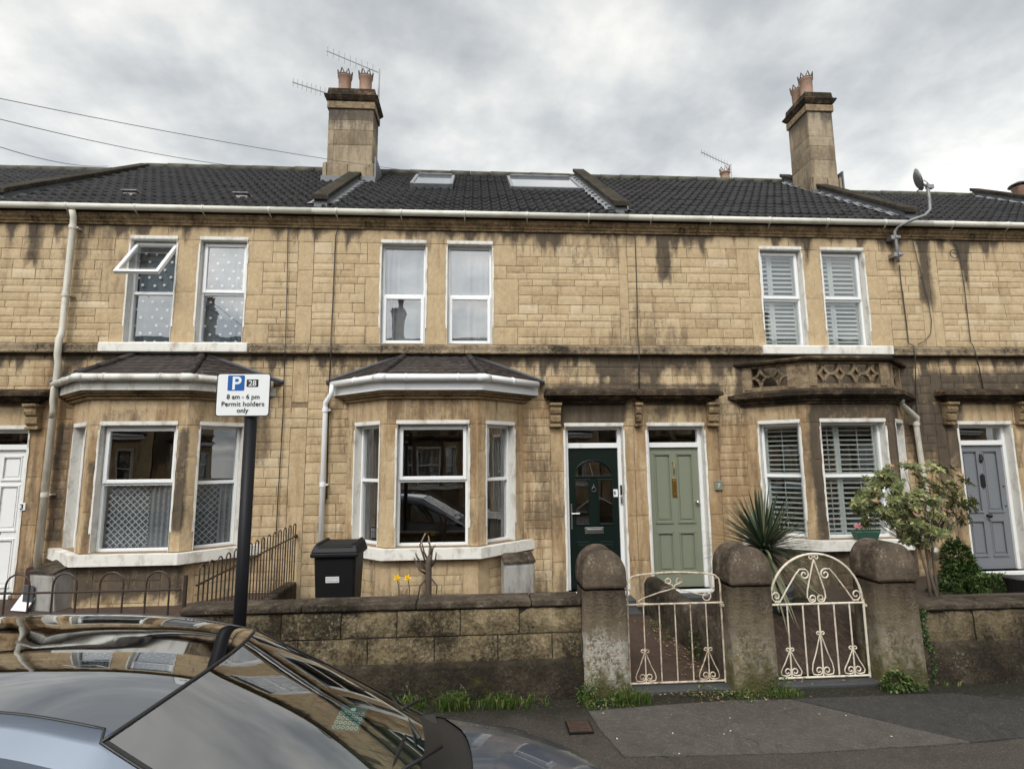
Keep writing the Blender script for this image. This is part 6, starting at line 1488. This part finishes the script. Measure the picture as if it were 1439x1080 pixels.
for (x0_, x1_, y0_, y1_, n) in ((1.95, 2.27, -2.7, -.8, 330), (2.9, 3.9, -2.88, -2.76, 20), (4.15, 5.2, -2.6, -2.4, 90), (1.9, 2.6, -3.2, -2.95, 60), (.8, 4.5, -3.9, -3.05, 18), (1.4, 2.3, -3.02, -2.95, 40)):
    for i in range(n):
        f = rnd.random()**.5 if x0_ == 1.95 else rnd.random(); zb = .59 if x0_ == 4.15 else .024
        leaf(m, Vector((x0_+(x1_-x0_)*f, rnd.uniform(y0_, y1_), zb+rnd.uniform(0, .01))), Vector((rnd.gauss(0, 1), rnd.gauss(0, 1), .1)), Vector((0, 0, 1)), rnd.uniform(.014, .034), .016, 0)
solo(m, 'leaf_litter', DRY, (2, -2, 0), 'dry leaf litter scattered on the path and pavement', 'leaf litter', kind='stuff', recalc=False)
m = MB(); m.fa['blk'] = []; clump(m, (2.18, -1.3, .05), .06, .3, .06, 240, (.015, .03)); clump(m, (2.25, -2.2, .18), .05, .12, .14, 240, (.015, .035)); clump(m, (3.65, -1.7, .46), .38, .10, .05, 420, (.02, .04)); clump(m, (3.3, -1.6, .50), .12, .08, .09, 200, (.02, .04))
solo(m, 'path_weeds', WEED, (2.2, -1.3, 0), 'small green plants along the path edges behind the gates', 'weeds', kind='stuff', recalc=False)
# white petals dropped on the pavement
m = MB(); m.fa['blk'] = []
for px_, py_ in ((1026, 1007), (1028, 1025), (945, 1030), (1016, 1030), (868, 1038), (953, 1058), (1190, 1004), (1255, 1034)):
    d_ = ray(px_, py_); q_ = CAM + d_*((.012-2.1)/d_.z); leaf(m, q_, Vector((rnd.gauss(0, 1), rnd.gauss(0, 1), .05)), Vector((0, 0, 1)), rnd.uniform(.015, .03), .012, 0)
m.fa = {}; solo(m, 'fallen_petals', PAPER, (1.5, -3.5, 0), 'white petals lying on the tarmac pavement', 'petals', kind='stuff', recalc=False)
COVERM = simple('rusty_iron', (.075, .048, .036), .6, .3, var=.5, scale=18, bmp=.5)
t = thing('stopcock_cover', (.80, -3.46, .01), 'small rusty rectangular iron cover set in the pavement left of the patch', 'cover')
m = MB(); rect_frame_ = None; m.box(.705, .90, -3.56, -3.37, .004, .016); o_ = m.build('cover_frame', BLACKM, t); m = MB(); m.box(.717, .888, -3.547, -3.383, .014, .020)
for i in range(7): m.box(.73, .875, -3.535+i*.022, -3.525+i*.022, .0202, .024)
m.build('cover_lid', COVERM, t)

# ------------------------------------------------------------------ parked car
def carpaint(name, col, metal=.75, rough=.32):
    m, t, p, o = newmat(name); g = geo(t)
    n = tnoise(t, g, 900, 2, .5); c = mix(t, n, tuple(v*.85 for v in col), tuple(v*1.15 for v in col))
    L(t, c, p.inputs['Base Color']); p.inputs['Metallic'].default_value = metal; p.inputs['Roughness'].default_value = rough
    p.inputs['Coat Weight'].default_value = 1; p.inputs['Coat Roughness'].default_value = .015; p.inputs['Coat IOR'].default_value = 1.5; return m
PAINTC = carpaint('blue_grey_car_paint', (.085, .105, .14), .55, .45)
ROOFG = carpaint('black_glass_roof', (.25, .26, .275), 1, .03)
TRIM = simple('black_car_trim', (.010, .010, .011), .45, var=.2, bmp=.1)
DASH = simple('dashboard_plastic', (.018, .021, .020), .7, var=.2, scale=20, bmp=.2)
SEAT = simple('grey_seat_cloth', (.07, .072, .075), .9, var=.3, scale=60, bmp=.3)
RIMM = simple('alloy_wheel', (.45, .46, .47), .3, .9, var=.05, bmp=0)
CYc = -5.52; CZ = 0.0
car = thing('parked_car', (-1.2, CYc, -.12), 'blue grey hatchback with black glass roof parked at the kerb, nose to the right', 'car')
# stations rear to front ; each: centre, mid, roof edge, rail, belt, side, sill   as (x, s, z)
T = [
 [(-3.40,0,.30),(-3.40,.30,.30),(-3.35,.56,.30),(-3.30,.66,.30),(-3.24,.76,.28),(-3.18,.83,.24),(-3.12,.82,.08)],
 [(-3.36,0,.78),(-3.36,.30,.78),(-3.30,.58,.77),(-3.24,.68,.75),(-3.18,.78,.70),(-3.08,.86,.42),(-3.02,.85,.06)],
 [(-2.98,0,1.24),(-2.98,.28,1.235),(-2.96,.53,1.20),(-2.90,.60,1.14),(-2.95,.79,.80),(-2.86,.88,.46),(-2.80,.87,.05)],
 [(-2.45,0,1.375),(-2.45,.28,1.37),(-2.44,.56,1.325),(-2.42,.625,1.265),(-2.40,.80,.81),(-2.4,.885,.48),(-2.4,.875,.04)],
 [(-1.90,0,1.385),(-1.90,.30,1.378),(-1.90,.57,1.33),(-1.90,.63,1.27),(-1.9,.80,.80),(-1.9,.89,.48),(-1.9,.88,.04)],
 [(-1.45,0,1.36),(-1.45,.30,1.353),(-1.48,.57,1.300),(-1.48,.63,1.24),(-1.45,.80,.79),(-1.45,.89,.48),(-1.45,.88,.04)],
 [(-1.02,0,1.305),(-1.05,.30,1.297),(-1.165,.575,1.235),(-1.18,.635,1.175),(-1.1,.80,.78),(-1.1,.89,.48),(-1.1,.88,.04)],
 [(-.58,0,1.09),(-.63,.32,1.075),(-.765,.625,1.018),(-.76,.69,.965),(-.74,.81,.765),(-.7,.89,.47),(-.7,.88,.04)],
 [(-.10,0,.80),(-.15,.36,.79),(-.30,.70,.735),(-.27,.765,.70),(-.26,.83,.665),(-.3,.89,.46),(-.3,.88,.04)],
 [(.25,0,.745),(.24,.36,.73),(.20,.66,.655),(.19,.755,.60),(.18,.82,.53),(.2,.875,.42),(.2,.87,.04)],
 [(.62,0,.62),(.61,.34,.60),(.56,.62,.535),(.54,.72,.475),(.52,.78,.41),(.5,.84,.33),(.5,.84,.06)],
 [(.93,0,.38),(.91,.32,.37),(.83,.56,.33),(.78,.66,.30),(.75,.73,.27),(.72,.79,.22),(.72,.80,.08)],
 [(.97,0,.08),(.95,.32,.08),(.87,.56,.08),(.82,.66,.08),(.79,.73,.08),(.76,.79,.07),(.74,.80,.04)]]
def cr(p0, p1, p2, p3, t):
    return .5*((2*p1) + (-p0+p2)*t + (2*p0-5*p1+4*p2-p3)*t*t + (-p0+3*p1-3*p2+p3)*t*t*t)
def interp(rows, segs, n):
    """Catmull-Rom through rows (lists of Vectors), sharp where segs break"""
    out = []; marks = []
    for a, b in segs:
        for i in range(a, b):
            p1, p2 = rows[i], rows[i+1]; p0 = rows[i-1] if i > a else [2*x-y for x, y in zip(p1, p2)]; p3 = rows[i+2] if i+1 < b else [2*y-x for x, y in zip(p1, p2)]
            marks.append(len(out))
            for k in range(n): out.append([cr(w, x, y, z, k/n) for w, x, y, z in zip(p0, p1, p2, p3)])
    out.append(list(rows[segs[-1][1]])); marks.append(len(out)-1); return out, marks
rows = [[Vector(q) for q in r] for r in T]
NX = 8; G1, mk = interp(rows, [(0, 1), (1, 2), (2, 6), (6, 8), (8, 11), (11, 12)], NX)
cols = [[G1[i][j] for i in range(len(G1))] for j in range(7)]
sym = [[Vector((v.x, -v.y, v.z)) for v in cols[1]]] + [cols[0]] + [cols[1]] + cols[2:]   # helper column for a round crown
NJ = 6
G2c = []
for j in range(6):
    smooth_break = {2, 3, 4}
    p1, p2 = cols[j], cols[j+1]
    p0 = [Vector((v.x, -v.y, v.z)) for v in cols[1]] if j == 0 else (cols[j-1] if j not in smooth_break else [2*x-y for x, y in zip(p1, p2)])
    p3 = cols[j+2] if (j+2 <= 6 and (j+1) not in smooth_break) else [2*y-x for x, y in zip(p1, p2)]
    for k in range(NJ): G2c.append([cr(w, x, y, z, k/NJ) for w, x, y, z in zip(p0, p1, p2, p3)])
G2c.append(cols[6])
# G2c[j'][i'] ; region helper
def region(i0, i1, j0, j1, lift=0.0, both=True):
    m = MB(); I = range(i0, i1+1); J = range(j0, j1+1)
    for s in ((1, -1) if both else (1,)):
        vs = [(G2c[j][i].x, CYc + s*G2c[j][i].y, G2c[j][i].z + CZ + lift) for i in I for j in J]; nj = len(J)
        m.add(vs, [((a*nj+b, a*nj+b+1, (a+1)*nj+b+1, (a+1)*nj+b) if s < 0 else (a*nj+b, (a+1)*nj+b, (a+1)*nj+b+1, a*nj+b+1)) for a in range(len(I)-1) for b in range(nj-1)])
    # weld the centre seam
    return m
def cbuild(m, name, mat, par=car, **k):
    import bmesh
    o = m.build(name, mat, par, recalc=False, **k); bm = bmesh.new(); bm.from_mesh(o.data); bmesh.ops.remove_doubles(bm, verts=bm.verts, dist=.0006); bm.to_mesh(o.data); bm.free()
    o.data.shade_smooth(); return o
e, r_, b_, s_, k_2 = 2*NJ, 3*NJ, 4*NJ, 5*NJ, 6*NJ
i_belt, i_hatch, i_head, i_cowl, i_end = NX, 2*NX, 6*NX, 8*NX, 12*NX
cbuild(region(i_hatch+2, i_head, 0, e-1, .0), 'roof_panel', ROOFG)
m = MB(); parts = []
body = MB()
def addr(*a, **k):
    q = region(*a, **k); body.add(q.v, q.f)
addr(0, i_hatch, 0, 1*0+NJ*2)           # tailgate skin
addr(i_hatch, i_hatch+2, 0, e); addr(i_hatch, i_head, e-1, r_)      # roof rails
addr(i_head, i_cowl, e, r_)             # windscreen pillars
addr(0, i_hatch, e, b_); addr(0, i_end, b_, k_2); addr(i_cowl+2, i_end, 0, b_); addr(i_cowl, i_cowl+2, r_-3, b_)
bodyo = cbuild(body, 'body', PAINTC)
# header, screen, cowl
ws = region(i_head, i_cowl-2, 0, e-0, -.003); wso = cbuild(ws, 'windscreen', CARGLASS)
q = region(i_cowl-2, i_cowl+2, 0, r_-3, -.008); cbuild(q, 'cowl', TRIM)
# black ceramic border of the screen
for s in (1, -1):
    m = MB()
    for i in range(i_head, i_cowl-2):
        a, b, c, d = G2c[e][i], G2c[e][i+1], G2c[e-1][i+1], G2c[e-1][i]; f = .3
        c = b.lerp(c, f); d = a.lerp(d, f); m.quad(*[(v.x, CYc+s*v.y, v.z+CZ+.0015) for v in (a, b, c, d)])
    cbuild(m, 'screen_border', TRIM, wso)
m = MB()
for s in (1, -1):
    m.tube([(G2c[e-1 if i < i_head else e][i].x, CYc+s*G2c[e-1 if i < i_head else e][i].y, G2c[e-1 if i < i_head else e][i].z+CZ-.001) for i in range(i_hatch+2, i_cowl-1)], .0055, 6)
m.tube([(G2c[j][i_head].x, CYc+G2c[j][i_head].y, G2c[j][i_head].z+CZ-.001) for j in range(0, e+1)], .0075, 6); m.tube([(G2c[j][i_head].x, CYc-G2c[j][i_head].y, G2c[j][i_head].z+CZ-.001) for j in range(0, e+1)], .0075, 6)
m.build('roof_seam', TRIM, car, smooth=True)
# side glass with pillars
SIDEG = simple('dark_side_glass', (.014, .018, .018), .03, var=.02, bmp=0, coat=1)
for s in (1, -1):
    sg = region(i_hatch, i_cowl-3, r_+1, b_, -.0, both=False)
    if s < 0:
        sg.v = [Vector((v.x, 2*CYc-v.y, v.z)) for v in sg.v]; sg.f = [f[::-1] for f in sg.f]
    cbuild(sg, 'side_window', SIDEG)
m = MB()
for s in (1, -1):
    m.tube([(G2c[r_+1][i].x, CYc+s*(G2c[r_+1][i].y+.004), G2c[r_+1][i].z+CZ) for i in range(i_hatch, i_cowl-2)], .014, 8)
    m.tube([(G2c[b_][i].x, CYc+s*(G2c[b_][i].y+.006), G2c[b_][i].z+CZ) for i in range(i_hatch, i_cowl-2)], .010, 8)
    ii = 4*NX+2; m.tube([(G2c[j][ii].x, CYc+s*(G2c[j][ii].y+.004), G2c[j][ii].z+CZ) for j in range(r_+1, b_+1)], .022, 6)
m.build('window_trim', TRIM, car, smooth=True)
q = region(i_hatch, i_cowl, r_, r_+1); cbuild(q, 'drip_rail', PAINTC)
m = MB(); m.box(-3.15, .75, CYc-.80, CYc+.80, .02, .30); m.build('floor_pan', TRIM, car)
# interior
m = MB(); n = 12; vs = []
for i in range(7):
    for j in range(n+1):
        s = -.66 + 1.32*j/n; x = -.16 - .58*i/6 - .14*abs(s)**2; z = .755 - .05*(i/6) + .03*math.sin(j*.9)*.2 - (.22 if i == 6 else 0); vs.append((x, CYc+s, z))
m.add(vs, [(i*(n+1)+j, i*(n+1)+j+1, (i+1)*(n+1)+j+1, (i+1)*(n+1)+j) for i in range(6) for j in range(n)]); m.box(-.55, -.45, CYc-.62, CYc+.62, .3, .70)
m.build('dashboard', DASH, car, smooth=R(40))
for s in (-.36, .36):
    m = MB(); m.add([(-1.55, CYc+s-.24, .3), (-1.0, CYc+s-.24, .3), (-1.0, CYc+s+.24, .3), (-1.55, CYc+s+.24, .3), (-1.6, CYc+s-.24, .45), (-1.0, CYc+s-.24, .48), (-1.0, CYc+s+.24, .48), (-1.6, CYc+s+.24, .45)], [(0,3,2,1),(4,5,6,7),(0,1,5,4),(1,2,6,5),(2,3,7,6),(3,0,4,7)])
    m.add([(-1.72, CYc+s-.22, .45), (-1.52, CYc+s-.24, .45), (-1.52, CYc+s+.24, .45), (-1.72, CYc+s+.22, .45), (-1.88, CYc+s-.17, 1.02), (-1.76, CYc+s-.18, 1.02), (-1.76, CYc+s+.18, 1.02), (-1.88, CYc+s+.17, 1.02)], [(0,3,2,1),(4,5,6,7),(0,1,5,4),(1,2,6,5),(2,3,7,6),(3,0,4,7)])
    m.box(-1.90, -1.80, CYc+s-.12, CYc+s+.12, 1.04, 1.2); m.build('seat', SEAT, car, bevel=.05, seg=3)
m = MB(); c_ = Vector((-.86, CYc-.36, .66)); ax1, ax2 = Vector((0, 1, 0)), Vector((-.35, 0, .94)); m.tube([c_ + (ax1*math.cos(2*math.pi*i/28)+ax2*math.sin(2*math.pi*i/28))*.18 for i in range(28)], .015, 8, True)
for a in (0, 2.6, 4.4): m.tube([c_, c_ + (ax1*math.cos(a)+ax2*math.sin(a))*.18], .016, 6)
m.build('steering_wheel', TRIM, car, smooth=True)
m = MB(); m.M = Matrix.Translation((-.70, CYc+.02, 1.09)) @ Matrix.Rotation(R(20), 4, 'Y'); m.poly(rrect(-.02, .02, -.035, .035, .018), 0, .001); m.box(-.012, .012, -.11, .11, -.032, .032); m.build('rear_view_mirror', TRIM, car, bevel=.01)
# wipers
def onscreen(s, f, lift=.012):         # point on the glass : s across, f from cowl (0) to header (1)
    i = i_cowl-2 - f*(i_cowl-2-i_head); i0 = int(i); fr = i - i0; best = None
    colp = [G2c[j][i0].lerp(G2c[j][min(i0+1, len(G1)-1)], fr) for j in range(0, e+1)]
    a = abs(s)
    for p_, q_ in zip(colp[:-1], colp[1:]):
        if p_.y <= a <= q_.y: best = p_.lerp(q_, (a-p_.y)/(q_.y-p_.y)); break
    if best is None: best = colp[-1]
    return Vector((best.x+lift*.5, CYc+math.copysign(best.y, s), best.z+CZ+lift))
for sgn, (a, b_p, piv) in enumerate((((-.55, .03), (.02, .10), (.06, -.02)), ((.08, .03), (.60, .10), (.62, -.05)))):
    m = MB(); A = onscreen(a[0], a[1]); B = onscreen(b_p[0], b_p[1], .015); m.tube([A, A.lerp(B, .5)+Vector((0, 0, .006)), B], .0075, 6); C_ = onscreen(b_p[0]+.0, 0, .03); m.tube([C_+Vector((.06, 0, -.01)), A.lerp(B, .55)+Vector((.005, 0, .012))], .008, 6); m.build('wiper', TRIM, car, smooth=True)
# bonnet shut lines
m = MB()
for s in (1, -1):
    m.tube([(G2c[e+1][i].x, CYc+s*G2c[e+1][i].y, G2c[e+1][i].z+CZ-.001) for i in range(i_cowl+3, 11*NX)], .004, 5)
m.build('bonnet_gap', TRIM, car, smooth=True)
m = MB()
for s in (1, -1):
    for ii in (4*NX+2, 7*NX+2): m.tube([(G2c[j][ii].x, CYc+s*(G2c[j][ii].y), G2c[j][ii].z+CZ) for j in range(4*NJ, 6*NJ)], .0045, 5)
m.build('door_gap', TRIM, car, smooth=True)
for s in (1, -1):
    for x in (-2.55, .12):
        m = MB(); m.M = Matrix.Translation((x, CYc+s*.79, .20)) @ Matrix.Rotation(R(90*s), 4, 'X') @ Matrix.Scale(-1, 4, (0, 0, 1))
        m.lathe([(.20, -.09), (.29, -.095), (.315, -.06), (.32, 0), (.315, .06), (.29, .095), (.20, .09)], (0, 0, 0), 36); wo = m.build('tyre', RUBBER, car, smooth=R(40)); wo.name = 'wheel'
        m2 = MB(); m2.M = m.M.copy(); m2.lathe([(.205, .10), (.20, .07), (.05, .06), (.04, .085), (.001, .09)], (0, 0, 0), 30); m2.build('rim', RIMM, wo, smooth=R(40))
    m = MB(); m.tube([(.12-.36*math.cos(math.pi*i/16), CYc+s*.868, .20+.36*math.sin(math.pi*i/16)) for i in range(17)], .022, 8); m.tube([(-2.55-.36*math.cos(math.pi*i/16), CYc+s*.872, .20+.36*math.sin(math.pi*i/16)) for i in range(17)], .022, 8); m.build('wheel_arch', TRIM, car, smooth=True)
    m = MB(); m.M = Matrix.Translation((.74, CYc+s*.58, .30)) @ Matrix.Rotation(R(-35*s), 4, 'Z'); m.box(-.02, .10, -.14, .14, -.05, .07); m.build('headlight', CARGLASS, car, bevel=.03, seg=3)
    m = MB(); m.M = Matrix.Translation((-3.22, CYc+s*.68, .66)); m.box(-.06, .05, -.06, .06, -.14, .12); m.build('tail_light', simple('red_lens', (.3, .01, .01), .15, var=.02, bmp=0), car, bevel=.03)
    m = MB(); m.M = Matrix.Translation((-.62, CYc+s*.90, .74)); m.box(-.055, .045, -.05, .05, -.045, .045); m.build('door_mirror', PAINTC if s < 0 else PAINTC, car, bevel=.03, seg=3)
m = MB(); m.box(.9, .985, CYc-.26, CYc+.26, .14, .25); m.build('front_plate', PAPER, car, bevel=.004)
# patterned blue pouch lying on the dashboard, seen through the screen
BLUEP = simple('teal_cloth', (.02, .085, .125), .8, var=.2, bmp=.2); ORG[0] = Vector((0, 0, 0))
d_ = ray(492, 1004); q = CAM + d_*((.80-2.1)/d_.z)
t = thing('patterned_pouch', (q.x, q.y, .79), 'teal patterned pouch with an oval white badge lying on the car dashboard', 'pouch')
m = MB(); m.M = Matrix.Translation((q.x, q.y, .785)) @ Matrix.Rotation(R(-14), 4, 'Z') @ Matrix.Rotation(R(28), 4, 'X'); m.box(-.075, .075, -.07, .07, -.006, .006); pb = m.build('pouch_cloth', BLUEP, t, bevel=.005)
m2 = MB(); m2.M = m.M
for r0 in range(4):
    for c0 in range(6):
        m2.tube([(-.06+c0*.024+.008*math.cos(2*math.pi*i/10), -.055+r0*.026+.008*math.sin(2*math.pi*i/10), .0072) for i in range(10)], .0011, 4, True)
m2.build('circle_pattern', WHS, pb); m2 = MB(); m2.M = m.M @ Matrix.Scale(1.7, 4, (1, 0, 0)); m2.lathe([(.0, .007), (.009, .0074), (.009, .0085), (0, .009)], (0.0, .045, 0), 16); m2.build('badge', PAPER, pb)
ORG[0] = Vector((0, 0, 0))
